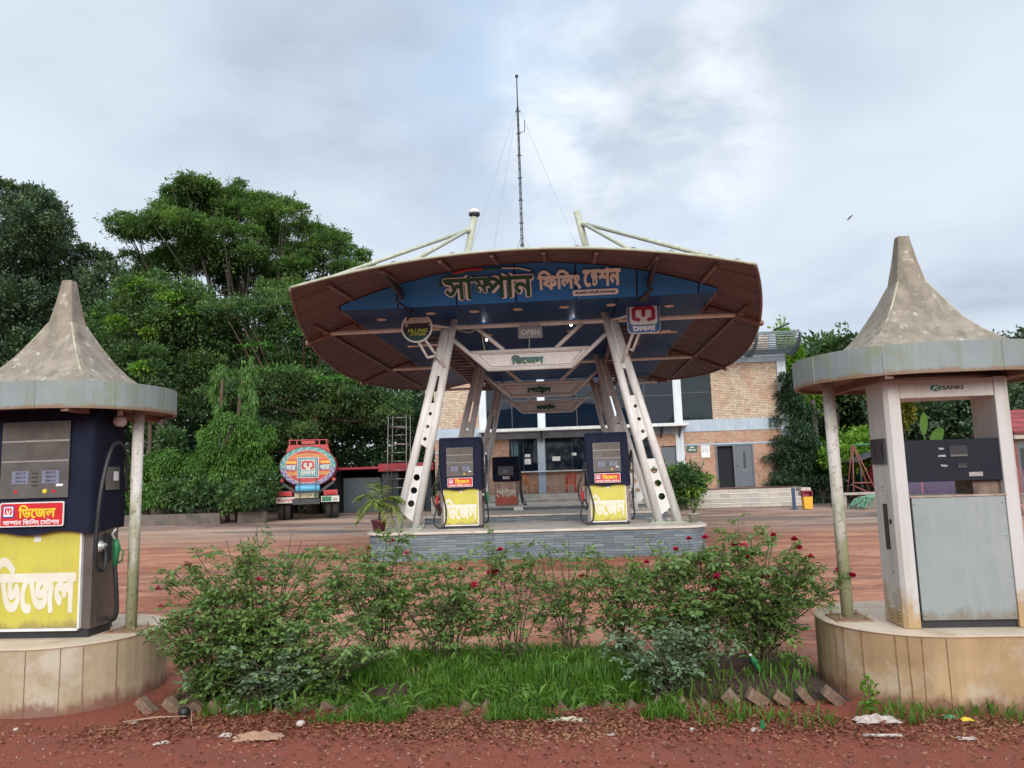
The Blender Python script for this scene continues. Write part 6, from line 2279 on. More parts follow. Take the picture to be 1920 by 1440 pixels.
tree('broadleaf_tree', 'dark bluish broad tree rising behind the tent roof of the navy pump', 'tree', (-33.2, 44, 0), C_B, (14, 0.30, 3, 0.6), 430, 0.22, L_blue, M_bark, 0.45, (-33.0, 44, 9), 12, 0.55, TG, 0.4, 0.4, infill=0.1, tipn=260, tips=[(-28.4, 38.6, 9.9, 0.9, 0.7, 0.5), (-27.5, 38.8, 10.6, 0.7, 0.6, 0.4)])
tree('broadleaf_tree', 'bushy dark tree tipped with yellow green young leaves, in front of the tallest tree', 'tree', (-23.9, 42, 0), C_C, (15, 0.30, 4, 0.6), 430, 0.21, L_mid, M_bark, 0.35, (-23.9, 42, 6), 13, 0.5, TG, 0.4, 0.4,
     tipn=420, tips=[(-23.9, 39.3, 12.9, 0.6, 0.6, 0.55), (-21.8, 39.3, 12.0, 1.0, 0.8, 0.5), (-25.0, 39.2, 10.9, 0.6, 0.6, 0.4), (-20.9, 39.3, 11.2, 0.6, 0.6, 0.35), (-23.0, 39.0, 10.2, 0.5, 0.5, 0.3)])
tree('feathery_tree', 'tree with feathery flat sprays of leaves between the tanker and the brown canopy', 'tree', (-14.3, 41, 0), C_D, (15, 0.30, 5, 0.4), 430, 0.21, L_mid, M_barkr, 0.36, (-14.3, 41, 5.5), 14, 0.35, TG, 0.3, 0.3,
     tipn=120, tips=[(-15.5, 38, 7.6, 2.0, 1.0, 0.25), (-12.0, 38.2, 7.0, 1.6, 1.0, 0.25), (-17.0, 38.0, 7.4, 0.9, 0.8, 0.2), (-13.4, 38.5, 9.7, 1.2, 0.8, 0.2), (-10.9, 38.5, 8.4, 1.0, 0.8, 0.2), (-16.8, 39.0, 9.2, 1.0, 0.8, 0.2)], tipm=leafmat('leaf_fresh', (0.05, 0.15, 0.025), (0.10, 0.24, 0.035), tr=0.35))
tree('young_tree', 'slim young tree with bright leaf tufts and a bare brown stem by the hedge', 'tree', (-20.9, 35.6, 0), C_E, None, 500, 0.26, L_mid, M_barkr, 0.11, (-20.95, 35.8, 5.6), 15, 0.4, TG, 0.3, 0.5, tipn=200, tips=[(-21.2, 35.6, 7.6, 0.55, 0.5, 0.35), (-20.8, 35.4, 5.3, 0.35, 0.4, 0.25)])
tree('broadleaf_tree', 'light green slim tree just past the corner column of the brick building', 'tree', (11.9, 44.5, 0), C_F, (7, 0.42, 6), 330, 0.28, L_bright, M_bark, 0.2, (11.9, 44.5, 4), 16, 0.45, TG, 0.3, 0.5)
tree('conifer', 'dark drooping conifer at the foot of the corner column of the brick building', 'tree', (12.0, 37.5, 0), C_G, (9, 0.38, 7, 0.4), 260, 0.22, L_con, M_bark, 0.16, (11.9, 37.5, 5), 17, 0.25, TG, 0.25, 0.5, droop=0.35)
tree('broadleaf_tree', 'mid green tree seen between the mossy pole and the white pump', 'tree', (16.2, 47, 0), C_H, (8, 0.42, 8, 0.55), 430, 0.30, L_dark, M_bark, 0.3, (16.2, 47, 5), 18, 0.5, TG, 0.35, 0.5)
tree('broadleaf_tree', 'dense dark tree filling the opening of the white portal pump', 'tree', (23.5, 46, 0), C_I, (9, 0.42, 9, 0.55), 430, 0.30, L_blue, M_bark, 0.35, (23.5, 46, 4), 19, 0.5, TG, 0.35, 0.5)
tree('shrub', 'bright yellow green shrub behind the red step ladder', 'shrub', (14.6, 37, 0), C_J, (8, 0.4, 10), 300, 0.20, L_bright, M_bark, 0.08, (14.6, 37, 0.8), 20, 0.5, None, 0.3, 0.6)
tree('croton_shrub', 'slim shrub flecked with yellow leaves beside the banana plant', 'shrub', (16.7, 38, 0), C_K, (8, 0.45, 11), 260, 0.22, leafmat('croton_leaf', (0.06, 0.13, 0.02), (0.30, 0.22, 0.03), tr=0.3), M_bark, 0.07, (16.7, 38, 1.5), 21, 0.4, None, 0.3, 0.6)

# drooping mast trees, weeping bush, hedge and flowering shrubs on the left
for nm, lab, cl_, sd in (('mast_tree', 'narrow drooping mast tree, the one nearer to the brown stemmed young tree', C_col1, 31), ('mast_tree', 'narrow drooping mast tree, the one nearer to the tanker', C_col2, 32)):
    tree(nm, lab, 'tree', (cl_[0][0] + (0.35 if sd == 31 else -0.2), 34.6, 0), [(q[0] + (-0.22 if sd == 31 else 0.22), q[1], q[2], q[3] * 0.5, q[4] * 0.5, q[5]) for q in cl_], (6, 0.30, sd, 0.5), 120, 0.34, leafmat('mast_leaf_%d' % sd, (0.05, 0.13, 0.03), (0.12, 0.23, 0.045), tr=0.3), M_barkr, 0.09, (cl_[0][0], 34.5, 6.8), sd, 0.16, 'mast trees by the hedge', 0.2, 0.6, limbs=False, infill=0.0, droop=1.1, jitter=0.25)
L_hedge = leafmat('hedge_leaf', (0.04, 0.11, 0.018), (0.10, 0.21, 0.03), (0.14, 0.27, 0.04), tr=0.3)
tree('weeping_bush', 'rounded weeping bush with hanging bright shoots below the two mast trees', 'shrub', (-15.5, 34, 0), C_weep, (8, 0.42, 33, 0.6), 330, 0.20, L_hedge, M_bark, 0.08, (-15.5, 34, 1.2), 33, 0.3, None, 0.3, 0.7, droop=0.7, jitter=0.35)
tree('hedge', 'bright trailing hedge over the low kerb wall, left of the weeping bush', 'hedge', (-19.2, 35, 0), C_hedge, (8, 0.42, 34, 0.6), 360, 0.20, L_hedge, M_bark, 0.06, (-19.2, 35, 1.0), 34, 0.35, None, 0.3, 0.7, droop=0.6, jitter=0.4)
fl = tree('flowering_shrub', 'dark glossy shrub dotted with white flowers along the kerb wall', 'shrub', (-16.6, 33.3, 0), C_flow, (7, 0.45, 35, 0.6), 300, 0.20, L_mid, M_bark, 0.06, (-16.6, 33.3, 0.7), 35, 0.5, None, 0.3, 0.7)
rng = np.random.default_rng(8)
P, N = clump_points(C_flow, 22, 77, 0.9, 0.3)
leaf_mesh('blossom', P, N * 0 + np.array([0, -0.6, 0.6]), 0.10, 1.0, M_lwhite, fl, seed=3)
tree('shrub', 'leafy green shrub by the steps, behind the foot of the white lattice leg', 'shrub', (5.2, 34.8, 0), C_bush, (8, 0.45, 36, 0.6), 260, 0.22, L_mid, M_bark, 0.06, (5.2, 34.8, 0.9), 36, 0.4, None, 0.25, 0.6, tipn=90, tips=[(5.9, 34.5, 1.3, 0.5, 0.4, 0.25), (4.6, 34.4, 1.5, 0.5, 0.4, 0.3), (5.2, 34.2, 0.8, 0.7, 0.4, 0.2)])
c = MB()
c.box(-24, -15.9, 33.0, 33.25, -0.05, 0.5)
c.box(-15.2, -13.9, 33.3, 33.5, -0.05, 0.5)
tag(c.build('kerb_wall', mat('mossy_kerb', (0.16, 0.13, 0.11), (0.09, 0.08, 0.065), 0.95, scale=2)), 'low dirty kerb wall under the hedge and flowering shrubs', 'kerb wall')

# wood behind: one mass of foliage on both sides
rng = np.random.default_rng(5)
cl_ = []
for x in np.arange(-75, -2, 2.2):
    for z in np.arange(1.0, 12.5 if x < -12 else 11.0, 2.0):
        cl_.append((x + rng.uniform(-1, 1), 60 + rng.uniform(-2, 2), z + rng.uniform(-.6, .6), 2.3, 2.0, 1.6))
for x in np.arange(9, 60, 2.0):
    for z in np.arange(0.6, 7.5 + rng.uniform(-1, 2.5), 1.8):
        cl_.append((x + rng.uniform(-1, 1), 54 + rng.uniform(-2, 2), z + rng.uniform(-.5, .5), 2.1, 2.0, 1.4))
P, N = clump_points(cl_, 260, 6, 0.4, 0.6)
o = leaf_mesh('distant_wood', P, N, 0.6, 0.6, L_dark, seed=9)
tag(o, 'dark wood closing the view behind the yard', 'wood', kind='stuff')
cl_ = []
for x in np.arange(-32, -6.5, 1.5):
    for z in (0.5, 1.5, 2.6, 3.8, 5.0, 6.3):
        cl_.append((x + rng.uniform(-.6, .6), 46.5 + rng.uniform(-1.2, 1.2), z + rng.uniform(-.3, .3), 1.5, 1.2, 1.1))
for x in np.arange(11.6, 16, 1.2):
    for z in (0.4, 1.1):
        cl_.append((x + rng.uniform(-.6, .6), 39.5 + rng.uniform(-.6, .6), z, 1.1, 0.9, 0.7))
P, N = clump_points(cl_, 170, 16, 0.4, 0.6)
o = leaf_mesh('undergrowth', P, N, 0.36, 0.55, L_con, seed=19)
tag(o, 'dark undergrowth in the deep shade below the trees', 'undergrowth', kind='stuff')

# unseen roadside trees, mirrored in the windows; added to dim the rear portals
cl_ = []
for x in np.arange(-42, 43, 2.3):
    top = 7.0 + 1.6 * math.sin(x * 0.55) + rng.uniform(-0.8, 0.8)
    for z in np.arange(1.0, top, 1.5):
        cl_.append((x + rng.uniform(-.8, .8), -14.5 + rng.uniform(-1.2, 1.2), z, 1.5, 1.3, 1.0))
P, N = clump_points(cl_, 120, 26, 0.4, 0.6)
o = leaf_mesh('unseen_roadside_wood', P, N, 0.5, 0.6, L_dark, seed=29)
tag(o, 'unseen belt of trees added on the opposite roadside, mirrored in the office windows', 'wood', kind='stuff')

# banana plant
BANX = 0.55
bp = thing('banana_plant', 'banana plant with two broad pale green leaves behind the portal pump', 'banana plant', (15.6, 34.2, 0))
c = MB()
c.path([(15.6, 34.2, 0), (15.62, 34.2, 1.4), (15.6, 34.2, 2.6)], [0.16, 0.13, 0.07], 10)
c.build('stem', L_bright, bp)
M_ban = leafmat('banana_leaf', (0.11, 0.22, 0.05), (0.13, 0.25, 0.06), tr=0.4)
for (x0, z0_, x1, z1, w, tilt) in ((15.5, 3.0, 15.42, 4.0, 0.21, 0.3), (15.85, 2.55, 16.1, 3.4, 0.24, -0.2), (15.5, 2.3, 15.1, 2.8, 0.2, 0.5)):
    c = MB()
    vs, fs = [], []
    K = 14
    for i in range(K + 1):
        u = i / K
        x, z = x0 + (x1 - x0) * u, z0_ + (z1 - z0_) * u - 0.5 * u * u * abs(x1 - x0)
        ww = w * math.sin(math.pi * min(1, u * 0.92 + 0.06)) ** 0.6
        d = Vector((x1 - x0, 0, z1 - z0_)).normalized()
        s_ = Vector((d.z, tilt, -d.x)).normalized()
        y = 34.2 - 0.35 * u
        rag = 1 + 0.08 * math.sin(i * 2.3)
        vs += [Vector((x, y, z)) - s_ * ww * rag, (x, y + 0.09, z), Vector((x, y, z)) + s_ * ww * rag]
        if i:
            a = 3 * i
            fs += [(a - 3, a - 2, a + 1, a), (a - 2, a - 1, a + 2, a + 1)]
    c.add(vs, fs, 0, True)
    c.path([(x0, 34.2, z0_ - 0.5), (x0, 34.25, z0_), ((x0 + x1) / 2, 34.1, (z0_ + z1) / 2)], [0.03, 0.025, 0.015], 6)
    c.build('leaf', M_ban, bp)

# ------------------------------------------------------------------ potted plants
def pot(mb, x, y, z, r, h, mi=0):
    mb.lathe([(r * 0.72, z), (r * 0.98, z + h * 0.86), (r * 1.1, z + h * 0.87), (r * 1.1, z + h), (r * 0.9, z + h), (r * 0.85, z + h * 0.9), (0.001, z + h * 0.9)], (x, y, 0), 22, mi)


pp = thing('potted_palm', 'small palm with arching fronds in a maroon pot at the island corner', 'potted palm', (-4.36, 16.75, 0.612))
c = MB()
pot(c, -4.36, 16.75, 0.612, 0.17, 0.26)
c.build('pot', mat('maroon_pot', (0.13, 0.025, 0.04), (0.1, 0.02, 0.03), 0.45), pp)
c = MB()
c.path([(-4.36, 16.75, 0.84), (-4.34, 16.75, 1.05), (-4.35, 16.75, 1.18)], [0.03, 0.022, 0.02], 8)
rs = random.Random(3)
PP, NN = [], []
for a, ln, up in ((170, 0.55, 0.55), (150, 0.6, 0.35), (200, 0.5, 0.2), (10, 0.55, 0.5), (-20, 0.6, 0.3), (40, 0.5, 0.45), (90, 0.4, 0.6), (260, 0.5, 0.4), (-50, 0.5, 0.15), (120, 0.45, 0.7)):
    a = R(a)
    d = Vector((math.cos(a), math.sin(a) * 0.8, 0))
    pts = [Vector((-4.35, 16.75, 1.15)) + d * (ln * u) + Vector((0, 0, up * u * 1.6 - 1.25 * u * u * ln)) for u in np.linspace(0, 1, 9)]
    c.path(pts, [0.009 * (1 - 0.08 * i) for i in range(9)], 5)
    for i in range(1, 9):
        tg = (pts[i] - pts[i - 1]).normalized()
        sd = tg.cross(Vector((0, 0, 1))).normalized()
        for k in range(5):
            p_ = pts[i - 1].lerp(pts[i], k / 5)
            for s_ in (-1, 1):
                PP.append(p_)
                NN.append(tg * 0.55 + sd * s_ * 0.9 + Vector((0, 0, -0.25)))
c.build('stem', M_cane, pp)
leaf_mesh('fronds', [tuple(p) for p in PP], [tuple(n) for n in NN], 0.22, 0.13, leafmat('palm_leaf', (0.14, 0.22, 0.045), (0.28, 0.33, 0.09), tr=0.3), pp, jitter=0.08)
# straggly plant in a grey pot on the other corner
p2_ = thing('potted_plant', 'straggly sapling in a grey pot at the island corner by the lattice leg', 'potted plant', (2.66, 17.1, 0.612))
c = MB()
pot(c, 2.66, 17.1, 0.612, 0.13, 0.2)
c.build('pot', mat('grey_pot', (0.36, 0.33, 0.27), (0.27, 0.25, 0.2), 0.8), p2_)
c = MB()
PP, NN = [], []
for k in range(6):
    e = Vector((2.66 + rs.uniform(-.2, .2), 17.1 + rs.uniform(-.15, .15), 1.1 + rs.uniform(0, 0.35)))
    pts = [Vector((2.66, 17.1, 0.78)), Vector((2.66, 17.1, 0.78)).lerp(e, 0.5) + Vector((rs.uniform(-.03, .03), 0, 0.03)), e]
    c.path(pts, [0.009, 0.007, 0.003], 5)
    for q in range(16):
        u = rs.uniform(0.3, 1)
        PP.append(tuple(pts[0].lerp(e, u)))
        NN.append((rs.uniform(-1, 1), rs.uniform(-1, 1), 0.3))
c.build('stem', M_cane, p2_)
leaf_mesh('foliage', PP, NN, 0.085, 0.45, L_bright, p2_)
# red pot with a cactus like plant on the second island, extinguisher beside it
p3_ = thing('potted_plant', 'green plant in a dark red pot on the middle island, behind the lattice leg', 'potted plant', (-3.95, 23.0, 0.612))
c = MB()
pot(c, -3.95, 23.0, 0.612, 0.26, 0.36)
c.build('pot', mat('red_pot', (0.20, 0.02, 0.03), (0.15, 0.02, 0.025), 0.5), p3_)
P, N = clump_points([(-3.95, 23.0, 1.35, 0.3, 0.3, 0.35), (-3.9, 23.0, 1.7, 0.22, 0.25, 0.3)], 260, 3, 0.2, 0.6)
leaf_mesh('foliage', P, N, 0.14, 0.4, L_mid, p3_)

# overhead wires on the left
c = MB()
for a, b_, sag in (((-3.45, 7.4, 2.35), (-17.5, 36, 4.6), 0.5), ((-26, 38, 3.9), (-16.2, 36.5, 4.35), 0.2)):
    A_, B_ = Vector(a), Vector(b_)
    c.path([A_.lerp(B_, u) - Vector((0, 0, sag * 4 * u * (1 - u))) for u in np.linspace(0, 1, 14)], 0.012, 4)
tag(c.build('overhead_wire', M_dark), 'thin dark wires sagging from the navy pump shelter towards the mast trees', 'wire')
# ------------------------------------------------------------------ rose bushes, grass, brick edging, litter
M_petal = leafmat('rose_petal', (0.50, 0.012, 0.075), (0.62, 0.03, 0.12), tr=0.25)
M_petald = leafmat('rose_petal_dark', (0.42, 0.010, 0.045), (0.50, 0.02, 0.08), tr=0.2)
M_petalp = leafmat('rose_petal_pink', (0.62, 0.16, 0.24), (0.55, 0.10, 0.18), tr=0.25)


def flower(at, r, m, parent, seed):
    rs = random.Random(seed)
    PP, NN = [], []
    for k in range(26):
        u = k / 26
        a = k * 2.4
        out = 0.25 + 0.95 * u
        d = Vector((math.cos(a) * out, math.sin(a) * out, 1.15 - 0.95 * u)).normalized()
        PP.append(tuple(Vector(at) + d * r * 0.15))
        NN.append(tuple(d))
    leaf_mesh('flower', PP, NN, r * 1.05, 1.15, m, parent, seed=seed, jitter=0.12, fold=0.3)


def rose_bush(x, y, spread_l, spread_r, top, ncane, label, flowers, leaf_m, seed, dens=1.0, depth=0.4, lean=0.0, low=0.25, fm=None, lsize=0.045):
    rs = random.Random(seed)
    z0 = bedz(x, y) if BX0 < x < BX1 and BY0 < y < BY1 else gz(x, y)
    t_ = thing('rose_bush', label, 'rose bush', (x, y, z0), 'rose bushes in the bed between the two kiosks')
    c = MB()
    PP, NN = [], []
    tips = []
    tw_ends = []
    for k in range(ncane):
        f = (k + rs.random()) / ncane
        ex = -spread_l + (spread_l + spread_r) * f
        h = top * (1 - 0.38 * (abs(ex) / max(spread_l, spread_r)) ** 2) * rs.uniform(0.72, 1.03)
        b = Vector((x + rs.uniform(-.07, .07), y + rs.uniform(-.07, .07), z0 - 0.02))
        e = Vector((x + ex, y + rs.uniform(-depth, depth), z0 + h))
        m1 = b.lerp(e, 0.4) + Vector((rs.uniform(-.06, .06) - 0.15 * ex * 0.4, rs.uniform(-.06, .06), 0.07 * top))
        pts = smooth_pts([b, m1, e], 5)
        c.path(pts, [0.008 * (1 - 0.065 * i) for i in range(11)], 5)
        tips.append(e)
        for tw in range(int(7 * dens) + 1):
            u = low + (1 - low) * rs.random() ** 0.8
            i = min(9, int(u * 10))
            a = pts[i]
            L = rs.uniform(0.10, 0.34) * (1.15 - 0.4 * u)
            d = Vector((rs.gauss(0, 0.8), rs.gauss(0, 0.8), rs.uniform(-0.15, 0.9))).normalized()
            e2 = a + d * L
            c.path([a, a.lerp(e2, 0.5) + Vector((0, 0, 0.015)), e2], [0.0035, 0.003, 0.0015], 4)
            tw_ends.append(e2)
            for nd in range(int(4.4 * dens) + 2):
                p_ = a.lerp(e2, rs.uniform(0.25, 1.05))
                ld = Vector((rs.gauss(0, 1), rs.gauss(0, 1), rs.uniform(-0.5, 0.6))).normalized()
                sd = ld.cross(Vector((0, 0, 1)))
                sd = sd.normalized() if sd.length > 1e-3 else Vector((1, 0, 0))
                for (f_, s_) in ((0.02, -1), (0.02, 1), (0.05, -1), (0.05, 1), (0.075, 0)):
                    PP.append(tuple(p_ + ld * f_))
                    NN.append(tuple(ld * 0.7 + sd * s_ * 0.8 + Vector((0, 0, -0.12))))
    c.build('canes', M_cane, t_)
    leaf_mesh('foliage', PP, NN, lsize, 0.58, leaf_m, t_, seed=seed, jitter=0.25, fold=0.12)
    for i, (fx, fz, r, m) in enumerate(flowers):
        at = Vector((x + fx, y - depth * 0.4, z0 + fz))
        cand = tips + tw_ends
        near = min(cand, key=lambda v: (v.x - at.x) ** 2 + (v.z - at.z) ** 2 + 0.12 * (v.y - at.y) ** 2)
        cand.remove(near)
        flower(near, r * 1.25, m, t_, seed * 50 + i)
    return t_


r, d, pk = M_petal, M_petald, M_petalp
rose_bush(-2.72, 6.45, 0.98, 1.12, 1.27, 32, 'largest dense rose bush, beside the ochre plinth of the navy covered pump', [(0.05, 0.92, 0.026, pk), (-0.62, 1.03, 0.028, pk), (-0.78, 0.80, 0.022, pk), (-0.8, 0.42, 0.022, pk)], L_rose, 1, 1.15, 0.38, low=0.15)
rose_bush(-1.82, 6.95, 0.5, 0.5, 1.2, 15, 'upright rose bush with dense dark top, next to the largest one', [(0.1, 1.12, 0.022, d), (0.28, 1.0, 0.022, pk), (-0.1, 1.06, 0.02, d)], L_rose, 2, 1.1, 0.25, low=0.32)
rose_bush(-1.18, 6.9, 0.55, 0.62, 1.05, 16, 'rose bush with three pink blooms in front of the slate island', [(0.38, 0.90, 0.042, r), (-0.1, 0.70, 0.030, r), (0.28, 0.70, 0.032, r), (0.34, 0.72, 0.026, pk), (0.1, 0.86, 0.02, d)], L_rose, 3, 1.05, 0.28, low=0.3)
rose_bush(-0.6, 6.85, 0.36, 0.4, 1.1, 10, 'thin rose bush with pale shoots, next to the tall sparse one with bare canes', [(-0.02, 1.04, 0.024, d)], L_rose, 4, 0.9, 0.2, low=0.35)
rose_bush(-0.08, 7.0, 0.4, 0.4, 1.15, 10, 'tall sparse rose bush with bare lower canes in the middle of the bed', [(0.15, 0.78, 0.022, r)], L_rose, 5, 0.9, 0.2, low=0.3)
rose_bush(0.40, 6.95, 0.42, 0.45, 1.05, 12, 'loose rose bush beside the tall sparse one, without blooms', [], L_rose, 6, 0.9, 0.22, low=0.3)
rose_bush(0.95, 6.6, 0.72, 0.58, 1.13, 24, 'full rose bush with several small red blooms, next to the one with the most blooms', [(0.12, 1.08, 0.024, r), (0.05, 1.06, 0.022, d), (-0.1, 0.98, 0.022, d), (0.22, 0.78, 0.028, r), (0.18, 0.66, 0.026, r), (-0.35, 0.86, 0.02, d), (0.3, 0.72, 0.02, d), (0.2, 0.82, 0.022, r), (0.05, 0.88, 0.02, d)], L_rose, 7, 1.15, 0.34, low=0.15)
rose_bush(1.52, 6.75, 0.55, 0.80, 1.15, 26, 'rose bush with the most red blooms, leaning on the plinth of the white pump', [(-0.12, 0.98, 0.038, r), (-0.16, 1.06, 0.03, r), (0.12, 0.72, 0.032, r), (0.25, 1.06, 0.022, d), (0.62, 0.88, 0.03, d), (0.66, 0.85, 0.026, d), (0.74, 0.80, 0.026, d), (0.52, 1.08, 0.024, d), (0.55, 1.0, 0.03, r), (0.35, 1.12, 0.024, d), (0.82, 0.62, 0.026, d), (-0.02, 0.95, 0.02, d), (0.1, 1.1, 0.02, d), (0.4, 0.95, 0.02, d)], L_rose, 8, 1.15, 0.34, low=0.22)
rose_bush(-2.45, 6.05, 0.62, 0.62, 0.5, 18, 'low pale leaved rose sprawling over the brick edging in front of the largest bush', [], L_rosel, 9, 0.65, 0.2, low=0.15, lsize=0.052)
rose_bush(0.72, 6.15, 0.6, 0.5, 0.55, 18, 'low grey green rose at the front edge, below the bush with small red blooms', [], L_rosel, 10, 0.65, 0.22, low=0.1)
rose_bush(-3.0, 6.1, 0.5, 0.6, 0.85, 24, 'smaller dark rose drooping towards the leaf litter beside the plinth', [], L_rose, 11, 1.0, 0.16, low=0.15)

rose_bush(-2.15, 6.1, 0.6, 0.7, 0.62, 20, 'low spreading rose bush spilling over the edging, right beside the pale leaved one', [], L_rose, 12, 0.9, 0.22, low=0.08)
# grass
rng = np.random.default_rng(21)


def grass(n, xr, yr, hr, seed, dens=None):
    rng = np.random.default_rng(seed)
    x = rng.uniform(*xr, n)
    y = rng.uniform(*yr, n)
    k = np.array([mnoise.noise((a * 1.7, b_ * 2.2, seed)) for a, b_ in zip(x, y)])
    keep = k > (dens if dens is not None else -0.25)
    x, y = x[keep], y[keep]
    return x, y, rng.uniform(*hr, len(x))


G = [grass(11000, (-2.15, 0.55), (5.98, 7.3), (0.05, 0.19), 1, -0.22), grass(5200, (-2.0, 0.75), (5.58, 6.0), (0.03, 0.13), 2, -0.05), grass(900, (0.7, 2.0), (5.95, 7.3), (0.06, 0.18), 3, 0.0),
     grass(1000, (0.8, 3.6), (5.4, 5.85), (0.04, 0.14), 4, 0.12), grass(900, (-3.3, -2.4), (5.75, 6.6), (0.06, 0.2), 5, 0.0)]
gx = np.concatenate([q[0] for q in G]); gy = np.concatenate([q[1] for q in G]); gh = np.concatenate([q[2] for q in G])
n = len(gx)
gzv = np.array([max(bedz(a, b_) if (BX0 < a < BX1 and BY0 < b_ < BY1) else -1, gz(a, b_)) for a, b_ in zip(gx, gy)])
ang = rng.uniform(0, 6.283, n)
bend = rng.uniform(0.25, 0.9, n)
wd = rng.uniform(0.003, 0.0075, n)
V = np.zeros((n, 7, 3))
dx, dy = np.cos(ang), np.sin(ang)
sx, sy = -dy, dx
for j, (u, w) in enumerate(((0, 0.8), (0.4, 1.0), (0.75, 0.7))):
    px = gx + dx * bend * gh * u * u * 0.9
    py = gy + dy * bend * gh * u * u * 0.9
    pz = gzv + gh * (u - 0.28 * bend * u * u)
    for s_, q in ((-1, 0), (1, 1)):
        V[:, 2 * j + q, 0] = px + sx * s_ * wd * w
        V[:, 2 * j + q, 1] = py + sy * s_ * wd * w
        V[:, 2 * j + q, 2] = pz
V[:, 6, 0] = gx + dx * bend * gh * 0.95
V[:, 6, 1] = gy + dy * bend * gh * 0.95
V[:, 6, 2] = gzv + gh * (1 - 0.36 * bend)
F = []
for i in range(n):
    b_ = i * 7
    F += [(b_, b_ + 1, b_ + 3, b_ + 2), (b_ + 2, b_ + 3, b_ + 5, b_ + 4), (b_ + 4, b_ + 5, b_ + 6)]
me = bpy.data.meshes.new('grass')
me.from_pydata(V.reshape(-1, 3).tolist(), [], F)
me.materials.append(L_grass)
o = bpy.data.objects.new('grass', me)
COL.objects.link(o)
tag(o, 'bright green grass growing under the roses', 'grass', kind='stuff')
# broad bladed weeds among the grass
PP, NN = [], []
rs = random.Random(12)
for k in range(110):
    x, y = rs.uniform(-2.3, 0.7), rs.choice((rs.uniform(6.0, 7.2), rs.uniform(5.6, 6.0)))
    z = max(bedz(x, y), gz(x, y)) + 0.03
    for q in range(7):
        a = rs.uniform(0, 6.28)
        PP.append((x, y, z + rs.uniform(0, 0.12)))
        NN.append((math.cos(a), math.sin(a), rs.uniform(0.2, 0.9)))
o = leaf_mesh('weeds', PP, NN, 0.12, 0.17, L_grass, seed=4, jitter=0.2)
tag(o, 'broad bladed weeds among the grass of the rose bed', 'weeds', kind='stuff')

# leaf litter
n = 12000
x = rng.normal(0, 1.9, n) - 0.4
x = np.where(rng.random(n) < 0.5, rng.uniform(-3.6, 3.8, n), x)
y = 5.52 + rng.normal(0, 0.19, n) + 0.05 * np.sin(x * 2)
y = np.where(rng.random(n) < 0.14, rng.uniform(4.3, 5.6, n), y)
y = np.where(rng.random(n) < 0.15, rng.uniform(5.8, 7.3, n), y)
ok = ~((x < -3.5) & (y > 5.6)) & ~((x > 1.75) & (y > 5.68))
x, y = x[ok], y[ok]
z = np.array([max(bedz(a, b_) if (BX0 < a < BX1 and BY0 < b_ < BY1) else -1, gz(a, b_)) for a, b_ in zip(x, y)]) + rng.uniform(0.002, 0.02, len(x))
a = rng.uniform(0, 6.283, len(x))
o = leaf_mesh('leaf_litter', np.stack([x, y, z], 1), np.stack([np.cos(a), np.sin(a), rng.uniform(-0.1, 0.35, len(x))], 1), 0.034, 0.55, L_dry, seed=6, jitter=0.1)
tag(o, 'brown fallen leaves strewn along the front of the bed', 'leaf litter', kind='stuff')
n = 1500
x = rng.uniform(-5, 4.5, n)
y = rng.uniform(3.2, 6.0, n)
ok = ~((x < -3.5) & (y > 5.6)) & ~((x > 1.75) & (y > 5.68))
x, y = x[ok], y[ok]
c = MB()
rs = random.Random(2)
for a_, b_ in zip(x, y):
    q = rs.uniform(0.004, 0.012)
    c.obox(Matrix.Translation((a_, b_, gz(a_, b_) + q * 0.3)) @ Matrix.Rotation(rs.uniform(0, 3), 4, Vector((rs.random(), rs.random(), 1)).normalized()), q * 1.6, q * 1.2, q)
o = c.build('grit', mat('red_grit', (0.28, 0.10, 0.07), (0.38, 0.24, 0.19), 0.9, scale=60))
tag(o, 'small stones and grit on the red earth', 'grit', kind='stuff')

# tilted bricks along the bed
M_ebrick = mat('edge_brick', (0.26, 0.175, 0.115), (0.15, 0.08, 0.052), 0.9, scale=12, grime=(0.48, 0.41, 0.31), grime_scale=9, grime_amt=0.6, grime_th=0.55, bump=0.4)
BLAB = {'L': 'pale leaning brick in the short edging row by the navy covered pump',
        'M': 'brick tip showing out of the grass in the edging row of the rose bed',
        'R': 'tilted brick in the bare end of the edging row by the white pump'}
brick0 = None
for i in range(30):
    x = -3.42 + i * 0.182 + rs.uniform(-0.015, 0.015)
    if x > 2.05:
        break
    zone = 'L' if x < -2.85 else ('R' if x > 0.95 else 'M')
    if zone == 'M' and rs.random() < 0.25:
        continue
    y = 5.93 + 0.03 * math.sin(i) + (0.06 if x > 1.5 else 0)
    if brick0 is None:
        c = MB()
        c.box(-0.09, 0.09, -0.06, 0.06, -0.045, 0.045)
        brick0 = c.build('edging_brick', M_ebrick, None, bevel=0.006)
        o = brick0
    else:
        o = brick0.copy()
        COL.objects.link(o)
    o.location = (x, y, gz(x, y) + {'R': 0.05, 'L': 0.035, 'M': rs.uniform(-0.035, 0.005)}[zone])
    o.rotation_euler = (rs.uniform(-.15, .15), R(40 if zone != 'M' else 38) + rs.uniform(-.2, .2), rs.uniform(-.3, .3))
    o.scale = (rs.uniform(0.62, 0.95), rs.uniform(0.7, 1.0), rs.uniform(0.65, 0.95))
    tag(o, BLAB[zone], 'brick', {'L': 'pale bricks at the navy pump end of the edging', 'M': 'bricks half hidden in the grass edging', 'R': 'bricks at the bare end of the edging'}[zone])

